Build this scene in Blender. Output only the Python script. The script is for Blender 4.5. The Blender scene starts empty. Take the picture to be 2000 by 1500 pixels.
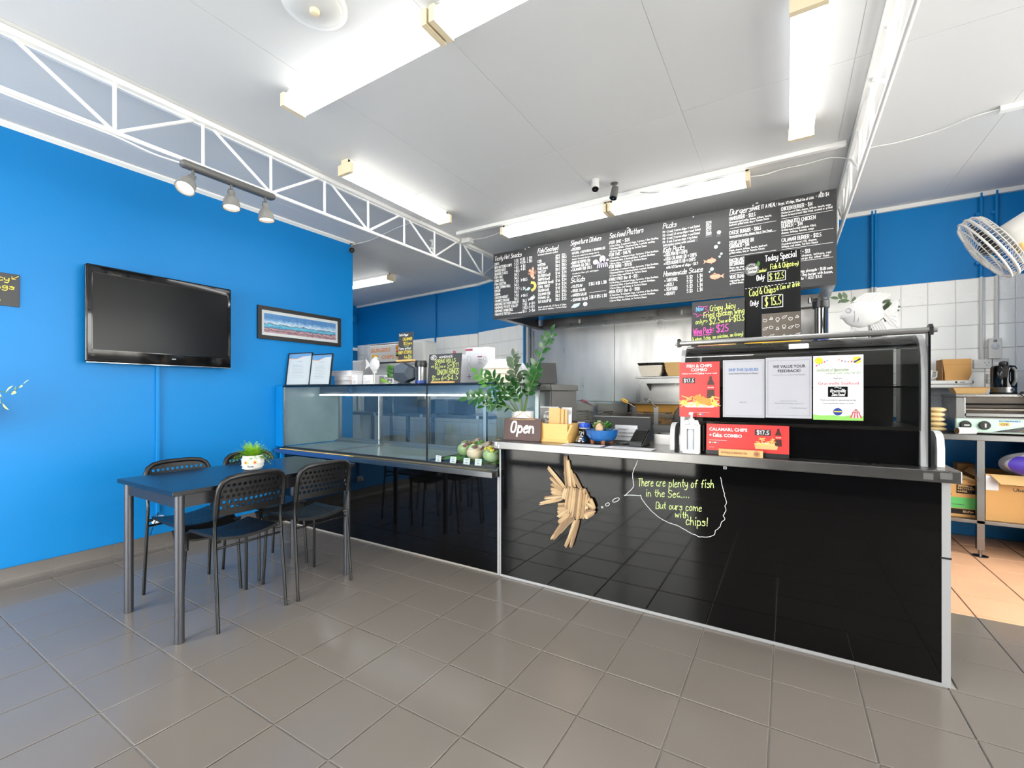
import bpy, bmesh, math, random
from mathutils import Vector, Matrix, Euler
random.seed(7)
PI = math.pi
scene = bpy.context.scene
COL = scene.collection

# ------------------------------------------------------------------ camera, world, exposure
cam_d = bpy.data.cameras.new('camera'); cam = bpy.data.objects.new('camera', cam_d); COL.objects.link(cam)
cam.location = (0, 0, 1.18); cam.rotation_euler = (PI/2, 0, 0.5469)
cam_d.sensor_width = 36.0; cam_d.lens = 36.0*879.17/2000.0; cam_d.shift_y = 18.27/2000.0
cam_d.clip_start = 0.05; cam_d.clip_end = 200
scene.camera = cam
vs = scene.view_settings
vs.view_transform = 'Standard'; vs.look = 'None'; vs.gamma = 1.0; vs.use_curve_mapping = False
vs.exposure = 0.62
scene.cycles.transparent_max_bounces = 32
DAY = 8.5          # overcast daylight outside the shop front
TUBE = 11.0         # fluorescent diffusers
world = bpy.data.worlds.new('overcast_sky'); scene.world = world; world.use_nodes = True
_bg = world.node_tree.nodes['Background']; _bg.inputs[0].default_value = (1.0, 0.975, 0.94, 1); _bg.inputs[1].default_value = DAY
def portal(name, loc, rot, sx, sy):
    d = bpy.data.lights.new(name, 'AREA'); d.shape = 'RECTANGLE'; d.size = sx; d.size_y = sy; d.cycles.is_portal = True
    o = bpy.data.objects.new(name, d); COL.objects.link(o); o.location = loc; o.rotation_euler = rot
portal('shopfront_daylight', (-2.52, -1.59, 1.34), (PI/2, 0, 0), 3.05, 2.6)
portal('added_side_window_portal', (2.99, 1.35, 1.45), (PI/2, 0, PI/2), 5.6, 2.3)  # portal for the added side window on the right

# ------------------------------------------------------------------ helpers
def lin(c):
    c = c/255.0
    return c/12.92 if c <= 0.04045 else ((c+0.055)/1.055)**2.4
def rgb(r, g, b): return (lin(r), lin(g), lin(b), 1.0)
MATS = {}
def mat(name, col, rough=0.5, metal=0.0, spec=0.5, emit=0.0, emit_col=None, var=0.0, vscale=6.0, bump=0.0, bscale=40.0, coat=0.0, stretch=None, rvar=0.0, alpha=None, wp=False):
    m = bpy.data.materials.new(name); m.use_nodes = True; nt = m.node_tree; p = nt.nodes['Principled BSDF']
    p.inputs['Base Color'].default_value = col; p.inputs['Roughness'].default_value = rough; p.inputs['Metallic'].default_value = metal
    p.inputs['Specular IOR Level'].default_value = spec
    if coat: p.inputs['Coat Weight'].default_value = coat; p.inputs['Coat Roughness'].default_value = 0.05
    if emit: p.inputs['Emission Color'].default_value = emit_col or col; p.inputs['Emission Strength'].default_value = emit
    if alpha is not None: p.inputs['Alpha'].default_value = alpha
    tc = nt.nodes.new('ShaderNodeTexCoord'); src = tc.outputs['Object']
    if wp: src = nt.nodes.new('ShaderNodeNewGeometry').outputs['Position']
    if stretch:
        mp = nt.nodes.new('ShaderNodeMapping'); mp.inputs['Scale'].default_value = stretch; nt.links.new(src, mp.inputs[0]); src = mp.outputs[0]
    if var or rvar:
        nz = nt.nodes.new('ShaderNodeTexNoise'); nz.inputs['Scale'].default_value = vscale; nz.inputs['Detail'].default_value = 4
        nt.links.new(src, nz.inputs['Vector'])
        if var:
            mx = nt.nodes.new('ShaderNodeMix'); mx.data_type = 'RGBA'
            mx.inputs['A'].default_value = tuple(max(0, c*(1-var)) for c in col[:3])+(1,); mx.inputs['B'].default_value = tuple(min(1, c*(1+var)) for c in col[:3])+(1,)
            nt.links.new(nz.outputs['Fac'], mx.inputs['Factor']); nt.links.new(mx.outputs['Result'], p.inputs['Base Color'])
        if rvar:
            mr = nt.nodes.new('ShaderNodeMapRange'); mr.inputs['From Min'].default_value = 0.3; mr.inputs['From Max'].default_value = 0.7
            mr.inputs['To Min'].default_value = max(0.02, rough-rvar); mr.inputs['To Max'].default_value = rough+rvar
            nt.links.new(nz.outputs['Fac'], mr.inputs['Value']); nt.links.new(mr.outputs['Result'], p.inputs['Roughness'])
    if bump:
        n2 = nt.nodes.new('ShaderNodeTexNoise'); n2.inputs['Scale'].default_value = bscale; n2.inputs['Detail'].default_value = 3
        nt.links.new(src, n2.inputs['Vector'])
        b = nt.nodes.new('ShaderNodeBump'); b.inputs['Strength'].default_value = bump; b.inputs['Distance'].default_value = 0.01
        nt.links.new(n2.outputs['Fac'], b.inputs['Height']); nt.links.new(b.outputs['Normal'], p.inputs['Normal'])
    MATS[name] = m; return m
def glass_mat(name, tint, refl=1.0, rough=0.0):
    m = bpy.data.materials.new(name); m.use_nodes = True; nt = m.node_tree; nt.nodes.clear()
    out = nt.nodes.new('ShaderNodeOutputMaterial'); mix = nt.nodes.new('ShaderNodeMixShader')
    tr = nt.nodes.new('ShaderNodeBsdfTransparent'); tr.inputs[0].default_value = tint
    gl = nt.nodes.new('ShaderNodeBsdfGlossy'); gl.inputs['Roughness'].default_value = rough
    fr = nt.nodes.new('ShaderNodeFresnel'); ge = nt.nodes.new('ShaderNodeNewGeometry')
    io = nt.nodes.new('ShaderNodeMapRange'); io.inputs['To Min'].default_value = 1.5; io.inputs['To Max'].default_value = 1/1.5
    nt.links.new(ge.outputs['Backfacing'], io.inputs['Value']); nt.links.new(io.outputs['Result'], fr.inputs['IOR'])
    mu = nt.nodes.new('ShaderNodeMath'); mu.operation = 'MULTIPLY'; mu.use_clamp = True; mu.inputs[1].default_value = refl
    nt.links.new(fr.outputs[0], mu.inputs[0]); nt.links.new(mu.outputs[0], mix.inputs[0])
    nt.links.new(tr.outputs[0], mix.inputs[1]); nt.links.new(gl.outputs[0], mix.inputs[2]); nt.links.new(mix.outputs[0], out.inputs[0])
    MATS[name] = m; return m

class MB:
    """collects shapes for ONE mesh"""
    def __init__(s): s.v = []; s.f = []
    def add(s, vs, fs):
        o = len(s.v); s.v += [tuple(p) for p in vs]; s.f += [tuple(i+o for i in f) for f in fs]; return s
    def box(s, x0, x1, y0, y1, z0, z1):
        return s.add([(x0,y0,z0),(x1,y0,z0),(x1,y1,z0),(x0,y1,z0),(x0,y0,z1),(x1,y0,z1),(x1,y1,z1),(x0,y1,z1)],
                     [(3,2,1,0),(4,5,6,7),(0,1,5,4),(1,2,6,5),(2,3,7,6),(3,0,4,7)])
    def rbox(s, x0, x1, y0, y1, z0, z1, r=0.004, seg=2):
        bm = bmesh.new(); bmesh.ops.create_cube(bm, size=1)
        for v in bm.verts: v.co = Vector(((x0+x1)/2+v.co.x*(x1-x0), (y0+y1)/2+v.co.y*(y1-y0), (z0+z1)/2+v.co.z*(z1-z0)))
        bmesh.ops.bevel(bm, geom=list(bm.edges), offset=min(r, .45*min(x1-x0, y1-y0, z1-z0)), segments=seg, affect='EDGES', profile=0.5)
        bm.verts.index_update(); vs = [tuple(v.co) for v in bm.verts]; fs = [tuple(v.index for v in f.verts) for f in bm.faces]; bm.free()
        return s.add(vs, fs)
    def prism(s, poly, a0, a1, axis='z'):
        n = len(poly)
        def P(p, a): return {'z': (p[0], p[1], a), 'y': (p[0], a, p[1]), 'x': (a, p[0], p[1])}[axis]
        vs = [P(p, a0) for p in poly]+[P(p, a1) for p in poly]
        fs = [tuple(range(n-1, -1, -1)), tuple(range(n, 2*n))]+[(i, (i+1) % n, n+(i+1) % n, n+i) for i in range(n)]
        return s.add(vs, fs)
    def cyl(s, p0, p1, r0, r1=None, n=16, cap=True):
        r1 = r0 if r1 is None else r1; p0 = Vector(p0); p1 = Vector(p1); d = (p1-p0).normalized()
        a = d.orthogonal().normalized(); b = d.cross(a)
        vs = []
        for p, r in ((p0, r0), (p1, r1)):
            for i in range(n):
                t = 2*PI*i/n; vs.append(p+a*(r*math.cos(t))+b*(r*math.sin(t)))
        fs = [(i, (i+1) % n, n+(i+1) % n, n+i) for i in range(n)]
        if cap: fs += [tuple(range(n-1, -1, -1)), tuple(range(n, 2*n))]
        return s.add(vs, fs)
    def tube(s, pts, r, n=8, closed=False):
        pts = [Vector(p) for p in pts]; m = len(pts); rs = r if isinstance(r, (list, tuple)) else [r]*m
        vs = []; up = None
        for i, p in enumerate(pts):
            if closed: d = pts[(i+1) % m]-pts[i-1]
            else: d = pts[min(i+1, m-1)]-pts[max(i-1, 0)]
            d.normalize()
            if up is None: up = d.orthogonal().normalized()
            else:
                up = up-d*up.dot(d)
                up = up.normalized() if up.length > 1e-6 else d.orthogonal().normalized()
            b = d.cross(up)
            for k in range(n):
                t = 2*PI*k/n; vs.append(p+up*(rs[i]*math.cos(t))+b*(rs[i]*math.sin(t)))
        fs = []
        for i in range(m if closed else m-1):
            j = (i+1) % m
            fs += [(i*n+k, i*n+(k+1) % n, j*n+(k+1) % n, j*n+k) for k in range(n)]
        if not closed: fs += [tuple(range(n-1, -1, -1)), tuple((m-1)*n+k for k in range(n))]
        return s.add(vs, fs)
    def lathe(s, prof, c=(0, 0, 0), n=24, lobes=0, amp=0.0):
        vs = []; m = len(prof)
        for (r, z) in prof:
            for k in range(n):
                t = 2*PI*k/n; q = r*(1+amp*math.cos(lobes*t)) if lobes else r
                vs.append((c[0]+q*math.cos(t), c[1]+q*math.sin(t), c[2]+z))
        fs = []
        for i in range(m-1):
            fs += [(i*n+k, i*n+(k+1) % n, (i+1)*n+(k+1) % n, (i+1)*n+k) for k in range(n)]
        if prof[0][0] > 1e-6: fs.append(tuple(range(n-1, -1, -1)))
        if prof[-1][0] > 1e-6: fs.append(tuple((m-1)*n+k for k in range(n)))
        return s.add(vs, fs)
    def surf(s, fn, nu, nv):
        vs = [fn(i/nu, j/nv) for j in range(nv+1) for i in range(nu+1)]
        return s.add(vs, [(j*(nu+1)+i, j*(nu+1)+i+1, (j+1)*(nu+1)+i+1, (j+1)*(nu+1)+i) for j in range(nv) for i in range(nu)])
    def sphere(s, c, r, n=16, m=10, sc=(1, 1, 1)):
        prof = [(r*math.sin(PI*i/m), -r*math.cos(PI*i/m)) for i in range(m+1)]
        t = MB().lathe([(max(a, 1e-5), b) for a, b in prof], n=n)
        return s.add([(c[0]+v[0]*sc[0], c[1]+v[1]*sc[1], c[2]+v[2]*sc[2]) for v in t.v], t.f)
    def xf(s, M):
        s.v = [tuple(M @ Vector(p)) for p in s.v]; return s
    def mesh(s, name, m=None, smooth=None):
        me = bpy.data.meshes.new(name); me.from_pydata(s.v, [], s.f)
        bm = bmesh.new(); bm.from_mesh(me); bmesh.ops.recalc_face_normals(bm, faces=bm.faces); bm.to_mesh(me); bm.free()
        if m: me.materials.append(MATS[m] if isinstance(m, str) else m)
        if smooth:
            for p in me.polygons: p.use_smooth = True
            me.set_sharp_from_angle(angle=math.radians(smooth))
        me.update(); return me
    def obj(s, name, m, parent=None, smooth=None, loc=(0, 0, 0), rot=(0, 0, 0), label=None):
        o = bpy.data.objects.new(name, s.mesh(name, m, smooth)); COL.objects.link(o)
        o.location = loc; o.rotation_euler = rot
        if parent: o.parent = parent
        if label: o['label'] = label
        return o
def put(me, name, parent=None, loc=(0, 0, 0), rot=(0, 0, 0), sc=(1, 1, 1)):
    o = bpy.data.objects.new(name, me); COL.objects.link(o); o.location = loc; o.rotation_euler = rot; o.scale = sc
    if parent: o.parent = parent
    return o
def tag(o, label, cat, group=None):
    o['label'] = label; o['category'] = cat
    if group: o['group'] = group
    return o
def thing(name, label, cat, loc=(0, 0, 0), rz=0.0, group=None, rot=None):
    o = bpy.data.objects.new(name, None); COL.objects.link(o); o.empty_display_size = 0.05
    o.location = loc; o.rotation_euler = rot if rot else (0, 0, rz)
    return tag(o, label, cat, group)
def struct(o): o['kind'] = 'structure'; return o
def copy_tree(o, parent=None):
    c = o.copy(); COL.objects.link(c); c.parent = parent
    for ch in [x for x in bpy.data.objects if x.parent == o]: copy_tree(ch, c)
    return c

# ------------------------------------------------------------------ stroke handwriting
G = {}
def _g(src):
    for ln in src.strip().split('\n'):
        k, w, s = ln.split(' ', 2)
        G[k] = (int(w), [[(int(p[0], 16), int(p[1], 16)-3) for p in st.split()] for st in s.split('|')])
_g('''A 6 03 3b 3b 63|16 56
B 6 03 0b|0b 4b 69 57 07|07 57 65 53 03
C 6 6a 4b 1a 07 14 33 64
D 6 03 0b|0b 3b 6a 67 64 33 03
E 5 5b 0b 0b 03 03 53|07 47
F 5 5b 0b 0b 03|07 47
G 6 6a 4b 1a 07 14 33 64 67 67 37
H 6 03 0b|63 6b|07 67
I 2 13 1b
J 5 5b 55 44 23 04
K 6 03 0b|6b 07 07 63
L 5 0b 03 03 53
M 7 03 0b 0b 36 36 6b 6b 63
N 6 03 0b 0b 63 63 6b
O 7 3b 1b 07 13 33 53 67 5b 3b
P 6 03 0b|0b 4b 6a 68 47 07
Q 7 3b 1b 07 13 33 53 67 5b 3b|45 72
R 6 03 0b|0b 4b 6a 68 47 07|37 63
S 6 6a 4b 1b 09 27 57 65 43 13 04
T 6 33 3b|0b 6b
U 6 0b 05 13 33 53 65 6b
V 6 0b 33 33 6b
W 8 0b 23 23 49 49 63 63 8b
X 6 03 6b|0b 63
Y 6 0b 37 37 6b|37 33
Z 6 0b 6b 6b 03 03 63
a 6 58 28 06 14 33 55 58|58 54 63
b 5 0b 03|06 28 47 55 43 13 05
c 5 57 38 18 05 13 33 54
d 5 57 28 06 13 33 55|5b 53
e 5 06 56 48 28 06 13 33 54
f 5 5a 4b 2a 23|07 47
g 5 57 28 06 14 34 56|58 52 30 01
h 5 0b 03|05 28 47 53
i 2 18 13|1a 1b
j 3 28 22 00|2a 2b
k 5 0b 03|48 05 05 53
l 2 1b 14 23
m 8 08 03|06 28 36 43|46 68 77 83
n 5 08 03|06 28 47 53
o 5 28 06 13 33 55 38 28
p 5 08 00|06 28 47 55 43 13 05
q 5 57 28 06 13 33 55|58 50
r 4 08 03|06 28 48
s 5 57 28 07 46 54 23 04
t 4 2b 24 43|08 48
u 5 08 04 23 45|58 54 63
v 5 08 23 23 58
w 7 08 13 13 37 37 53 53 78
x 5 08 53|03 58
y 5 08 05 24 45|58 53 30 01
z 5 08 58 58 03 03 53
0 5 2b 0a 04 23 43 54 5a 2b
1 3 09 2b 2b 23
2 5 09 2b 4b 59 46 03 03 53
3 5 0a 2b 5a 48 27|27 56 54 23 04
4 5 4b 05 05 55|4b 43
5 5 5b 1b 17 37 56 54 23 04
6 5 4b 17 04 23 44 56 37 15
7 5 0b 5b 5b 23
8 5 28 0a 2b 4b 5a 28 04 23 43 54 28
9 5 58 27 09 2b 4b 59 57 43
$ 6 6a 4b 1b 09 27 57 65 43 13 04|3c 32
. 2 13 14
, 2 14 02
- 4 07 47
= 5 06 56|08 58
+ 6 07 67|3a 34
& 6 63 1a 2b 4a 07 04 33 66
! 2 1b 15|13 14
: 2 15 16|18 19
/ 5 03 5b
( 3 3c 19 15 32
) 3 0c 29 25 02
' 2 1b 19
* 5 15 59|19 55|27 27
> 5 08 56 04''')
def chaikin(pts, it=2):
    for _ in range(it):
        if len(pts) < 3: return pts
        q = [pts[0]]
        for a, b in zip(pts[:-1], pts[1:]):
            q.append((a[0]*.75+b[0]*.25, a[1]*.75+b[1]*.25)); q.append((a[0]*.25+b[0]*.75, a[1]*.25+b[1]*.75))
        q.append(pts[-1]); pts = q
    return pts
class Ink:
    WF = 1.0
    """flat lettering on the plane o + u*x + v*y (metres)"""
    def __init__(s, o, u, v, lift=0.0012):
        s.o = Vector(o); s.u = Vector(u).normalized(); s.w = Vector(v).normalized(); s.n = s.u.cross(s.w); s.o += s.n*lift; s.mb = MB()
    def P(s, p): return s.o+s.u*p[0]+s.w*p[1]
    def stroke(s, pts, w, smooth=2, close=False):
        pts = chaikin(pts, smooth) if smooth else pts
        if close: pts = pts+[pts[0]]
        n = len(pts); L = []; R = []
        for i, p in enumerate(pts):
            a = pts[max(0, i-1)]; b = pts[min(n-1, i+1)]
            dx, dy = b[0]-a[0], b[1]-a[1]; l = math.hypot(dx, dy) or 1e-9; ex = w*.5
            ox = oy = 0
            if i == 0: ox, oy = -dx/l*ex*.6, -dy/l*ex*.6
            if i == n-1: ox, oy = dx/l*ex*.6, dy/l*ex*.6
            L.append(s.P((p[0]-dy/l*ex+ox, p[1]+dx/l*ex+oy))); R.append(s.P((p[0]+dy/l*ex+ox, p[1]-dx/l*ex+oy)))
        s.mb.add(L+R, [(i, n+i, n+i+1, i+1) for i in range(n-1)])
    def poly(s, pts, lift=0.0): s.mb.add([s.P(p)+s.n*lift for p in pts], [tuple(range(len(pts)))])
    def rect(s, x0, y0, x1, y1): s.poly([(x0, y0), (x1, y0), (x1, y1), (x0, y1)])
    def disc(s, x, y, r, n=20, ry=None): s.poly([(x+r*math.cos(2*PI*i/n), y+(ry or r)*math.sin(2*PI*i/n)) for i in range(n)])
    def ring(s, x, y, r, w, ry=None, n=20, tilt=0.0):
        ry = ry or r; c, q = math.cos(tilt), math.sin(tilt)
        pts = [(r*math.cos(2*PI*i/n), ry*math.sin(2*PI*i/n)) for i in range(n+1)]
        s.stroke([(x+a*c-b*q, y+a*q+b*c) for a, b in pts], w, 0)
    def hand(s, txt, x, y, h, w=None, sx=1.0, slant=0.0, jit=0.0, to=None, rise=0.0, sm=2):
        """h = cap height; to = right end of the line (fits the width); rise = baseline slope"""
        k = h/8.0; gap = 1.7
        tot = sum((G[c][0] if c in G else 3)+gap for c in txt)-gap
        kx = k*sx if to is None else (to-x)/tot
        w = (w or h*.12)*Ink.WF; cx = 0
        for c in txt:
            if c not in G: cx += 3+gap; continue
            gw, st = G[c]; jy = random.uniform(-jit, jit)*h
            for q in st:
                s.stroke([(x+(cx+px)*kx+py*k*slant, y+py*k+jy+rise*(cx+px)*kx) for px, py in q], w, sm if len(q) > 2 else 0)
            cx += gw+gap
        return x+cx*kx
    def text(s, txt, x, y, h, align='LEFT', sx=1.0, bold=0.0, slant=0.0, to=None):
        cu = bpy.data.curves.new('t', 'FONT'); cu.body = txt; cu.size = 1.0; cu.offset = bold; cu.shear = slant; cu.resolution_u = 2
        o = bpy.data.objects.new('t', cu); COL.objects.link(o); bpy.context.view_layer.update()
        ev = o.evaluated_get(bpy.context.evaluated_depsgraph_get()); me = ev.to_mesh()
        vs = [tuple(v.co) for v in me.vertices]; fs = [tuple(p.vertices) for p in me.polygons]
        ev.to_mesh_clear(); bpy.data.objects.remove(o); bpy.data.curves.remove(cu)
        if not vs: return
        k = h/0.729; x0 = min(p[0] for p in vs); x1 = max(p[0] for p in vs)
        kx = k*sx if to is None else (to-x)/(x1-x0)
        W = (x1-x0)*kx; ox = x-{'LEFT': 0, 'CENTER': W/2, 'RIGHT': W}[align]
        s.mb.add([s.P((ox+(p[0]-x0)*kx, y+p[1]*k)) for p in vs], fs)
    def obj(s, name, m, parent, label=None): return s.mb.obj(name, m, parent, label=label)

# ------------------------------------------------------------------ materials
mat('ceiling_white', rgb(219, 220, 221), .55, var=.015, vscale=2)
mat('trim_white', rgb(240, 240, 238), .4)
mat('blue_paint', rgb(0, 120, 190), .42, spec=.3, var=.05, vscale=1.2, bump=.04, bscale=60)
mat('dark_paint', rgb(52, 50, 54), .4)
mat('grey_tile', rgb(111, 104, 98), .2, var=.09, vscale=1.7, wp=True)
mat('skirt_tile', rgb(88, 83, 79), .35, var=.12, vscale=3, wp=True)
mat('grout', rgb(150, 145, 138), .8)
mat('terracotta', rgb(224, 172, 134), .5, var=.14, vscale=3.2, bump=.02, bscale=8, wp=True)
mat('terracotta_grout', rgb(70, 58, 50), .9)
mat('white_tile', rgb(246, 246, 244), .12, bump=.05, bscale=9)
mat('rippled_tile', rgb(246, 246, 244), .08, bump=.9, bscale=22)
mat('white_grout', rgb(205, 203, 198), .8)
mat('steel', rgb(132, 131, 130), .3, 1.0, var=.06, vscale=5, rvar=.05)
mat('steel_worn', rgb(146, 144, 142), .33, 1.0, var=.26, vscale=1.1, stretch=(6, 1, 1.0), rvar=.07, bump=.05, bscale=1.6)
mat('steel_dark', rgb(128, 120, 112), .36, 1.0, var=.2, vscale=5)
mat('aluminium', rgb(170, 170, 170), .34, 1.0)
mat('trim_metal', rgb(176, 176, 178), .35, .35)
mat('chrome', rgb(170, 170, 170), .06, 1.0)
mat('black_gloss', rgb(7, 7, 8), .05, spec=.4, bump=.03, bscale=1.5, var=.2, vscale=3)
mat('black_plastic', rgb(20, 20, 22), .4)
mat('black_gloss_plastic', rgb(10, 10, 12), .08)
mat('black_frame', rgb(26, 25, 27), .45)
mat('chair_black', rgb(13, 13, 15), .36, bump=.05, bscale=300)
mat('chair_metal', rgb(9, 9, 10), .22, .0, coat=.4)
mat('table_top', rgb(17, 18, 22), .22, var=.12, vscale=8, stretch=(14, 1, 1))
mat('table_metal', rgb(84, 85, 91), .32, .7)
mat('table_rail', rgb(26, 26, 32), .45)
mat('grey_metal', rgb(128, 127, 125), .4)
mat('dark_grey_metal', rgb(92, 91, 90), .42)
mat('fridge_grey', rgb(120, 119, 118), .4, .4)
mat('cream_plastic', rgb(232, 216, 184), .45)
mat('white_plastic', rgb(216, 216, 214), .35)
mat('offwhite', rgb(222, 220, 214), .6)
mat('lens_black', rgb(8, 8, 9), .12)
mat('tube_glow', (1, 1, 1, 1), .4, emit=TUBE, emit_col=(1, .99, .965, 1))
mat('strip_glow', (1, 1, 1, 1), .4, emit=12.0)
mat('bulb_glow', (1, .9, .75, 1), .4, emit=3.0, emit_col=(1, .82, .62, 1))
mat('ribbed_diffuser', rgb(240, 240, 238), .35, emit=TUBE*.07, emit_col=(1, 1, .98, 1))
mat('chalkboard', rgb(52, 52, 54), .5, var=.06, vscale=3)
mat('sign_black', rgb(16, 16, 18), .14)
mat('chalk_white', rgb(244, 244, 242), .8)
mat('chalk_yellow', rgb(240, 216, 84), .8)
mat('chalk_lime', rgb(214, 230, 124), .8)
mat('chalk_green', rgb(214, 236, 150), .8)
mat('chalk_pink', rgb(244, 90, 190), .8)
mat('chalk_blue', rgb(120, 190, 240), .8)
mat('chalk_smudge', rgb(92, 92, 96), .9)
mat('paint_coral', rgb(238, 168, 140), .7, var=.08, vscale=20)
mat('paint_mint', rgb(186, 220, 214), .7)
mat('paint_lilac', rgb(216, 206, 230), .7)
mat('paint_grey', rgb(212, 212, 216), .7)
mat('paper', rgb(214, 214, 217), .6)
mat('laminate', rgb(184, 184, 190), .3)
mat('red_print', rgb(196, 48, 46), .4)
mat('red_ink', rgb(206, 52, 70), .6)
mat('dark_ink', rgb(44, 44, 50), .7)
mat('grey_ink', rgb(130, 130, 138), .7)
mat('blue_ink', rgb(74, 118, 176), .7)
mat('green_ink', rgb(126, 158, 92), .7)
mat('grass_print', rgb(132, 190, 92), .7)
mat('yellow_print', rgb(250, 196, 50), .6)
mat('orange_print', rgb(240, 150, 70), .6)
mat('pink_print', rgb(216, 74, 110), .6)
mat('lightblue_print', rgb(110, 160, 210), .6)
mat('cola', rgb(64, 26, 16), .4)
mat('chip_gold', rgb(236, 190, 100), .6, var=.2, vscale=40)
mat('fish_gold', rgb(214, 140, 60), .6, var=.25, vscale=30)
mat('wood_light', rgb(214, 170, 104), .5, var=.14, vscale=5, stretch=(2, 2, 14))
mat('bamboo', rgb(222, 176, 100), .42, var=.1, vscale=4, stretch=(2, 2, 20))
mat('wood_sign', rgb(84, 62, 58), .6, var=.12, vscale=6, stretch=(2, 1, 18))
mat('drift_a', rgb(184, 154, 116), .8, var=.2, vscale=18, bump=.3, bscale=60)
mat('drift_b', rgb(160, 130, 96), .8, var=.25, vscale=18, bump=.3, bscale=60)
mat('drift_c', rgb(196, 172, 136), .8, var=.18, vscale=18, bump=.3, bscale=60)
mat('drift_d', rgb(138, 112, 86), .8, var=.25, vscale=18, bump=.3, bscale=60)
mat('cardboard', rgb(196, 148, 88), .75, var=.06, vscale=8)
mat('cardboard_dark', rgb(150, 106, 60), .8)
mat('kraft', rgb(206, 168, 112), .7, var=.06, vscale=10)
mat('tray_white', rgb(226, 216, 200), .7)
mat('leaf', rgb(30, 78, 26), .3, var=.35, vscale=9)
mat('leaf_light', rgb(62, 118, 36), .35, var=.3, vscale=9)
mat('leaf_grey', rgb(70, 88, 62), .5, var=.25, vscale=12)
mat('leaf_var', rgb(196, 206, 128), .5, var=.3, vscale=30)
mat('ledge_blue', rgb(36, 70, 124), .4)
mat('tray_grey', rgb(140, 152, 150), .3, var=.2, vscale=7)
mat('fern', rgb(112, 164, 28), .5, var=.35, vscale=40)
mat('succulent', rgb(132, 150, 96), .5, var=.25, vscale=30)
mat('stem', rgb(96, 124, 60), .5)
mat('soil', rgb(66, 46, 34), .9, bump=.6, bscale=80)
mat('pebble', rgb(196, 164, 132), .7, var=.12, vscale=30)
mat('blue_glaze', rgb(28, 98, 170), .15, var=.12, vscale=6, coat=.5)
mat('clay', rgb(150, 92, 66), .7)
mat('ceramic', rgb(220, 220, 218), .35, bump=.05, bscale=30)
mat('plaster_fish', rgb(196, 194, 194), .7, bump=.25, bscale=22)
mat('slate_planter', rgb(70, 80, 92), .45)
mat('screen', rgb(5, 6, 8), .22, spec=.22)
mat('plastic_bag', rgb(226, 224, 232), .25, alpha=.75)
mat('bag_violet', rgb(72, 52, 160), .35)
mat('bread', rgb(236, 208, 150), .8, var=.12, vscale=14)
mat('lid_blue', rgb(34, 88, 216), .35)
mat('mint_panel', rgb(196, 224, 208), .4)
mat('box_green', rgb(84, 176, 92), .6)
mat('warn_yellow', rgb(250, 190, 40), .5)
mat('lettuce', rgb(104, 172, 70), .5, var=.4, vscale=30)
mat('cucumber', rgb(176, 194, 140), .4, var=.2, vscale=20)
mat('carrot', rgb(240, 150, 70), .5)
mat('onion', rgb(150, 74, 92), .5, var=.3, vscale=20)
mat('noodle', rgb(232, 206, 180), .5, var=.15, vscale=30)
mat('lemon', rgb(248, 224, 70), .4)
mat('feta', rgb(240, 244, 226), .6)
mat('olive', rgb(66, 56, 62), .3)
mat('blue_lamp', rgb(30, 60, 140), .4)
mat('twine', rgb(200, 160, 110), .8)
mat('liquid_gel', rgb(196, 200, 206), .08)
mat('pavement', rgb(214, 210, 204), .9)
mat('brass_trim', rgb(226, 196, 120), .5)
mat('fan_white', rgb(206, 204, 200), .35)
mat('guard_wire', rgb(196, 194, 190), .4)
mat('fryer_oil', rgb(206, 150, 60), .4, .3)
glass_mat('cabinet_glass', (.955, .988, .978, 1), 1.0)
glass_mat('dark_glass', (.34, .36, .36, 1), 1.6)
glass_mat('clear_glass', (.97, .985, .98, 1), 1.0)
glass_mat('film', (.985, .985, .99, 1), .3, .1)
def landscape_mat():
    m = bpy.data.materials.new('coast_print'); m.use_nodes = True; nt = m.node_tree; p = nt.nodes['Principled BSDF']; p.inputs['Roughness'].default_value = .3
    tc = nt.nodes.new('ShaderNodeTexCoord'); sep = nt.nodes.new('ShaderNodeSeparateXYZ'); nt.links.new(tc.outputs['Generated'], sep.inputs[0])
    n = nt.nodes.new('ShaderNodeTexNoise'); n.inputs['Scale'].default_value = 5; n.inputs['Detail'].default_value = 8; n.inputs['Roughness'].default_value = .7
    mp = nt.nodes.new('ShaderNodeMapping'); mp.inputs['Scale'].default_value = (1, 3.4, 1); nt.links.new(tc.outputs['Generated'], mp.inputs[0]); nt.links.new(mp.outputs[0], n.inputs['Vector'])
    a = nt.nodes.new('ShaderNodeMath'); a.operation = 'MULTIPLY_ADD'; a.inputs[1].default_value = .5; nt.links.new(n.outputs['Fac'], a.inputs[0]); nt.links.new(sep.outputs['Z'], a.inputs[2])
    r = nt.nodes.new('ShaderNodeValToRGB'); nt.links.new(a.outputs[0], r.inputs[0]); e = r.color_ramp.elements
    e[0].position = 0.1; e[0].color = rgb(70, 52, 70); e[1].position = 1.0; e[1].color = rgb(70, 130, 190)
    for pos, c in ((.24, (196, 150, 160)), (.36, (120, 84, 104)), (.44, (206, 160, 164)), (.52, (96, 74, 96)), (.56, (60, 150, 196)), (.64, (96, 190, 220)), (.72, (70, 84, 120)), (.76, (214, 224, 236)), (.88, (140, 176, 214))):
        q = e.new(pos); q.color = rgb(*c)
    nt.links.new(r.outputs[0], p.inputs['Base Color']); MATS['coast_print'] = m
landscape_mat()
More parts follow.
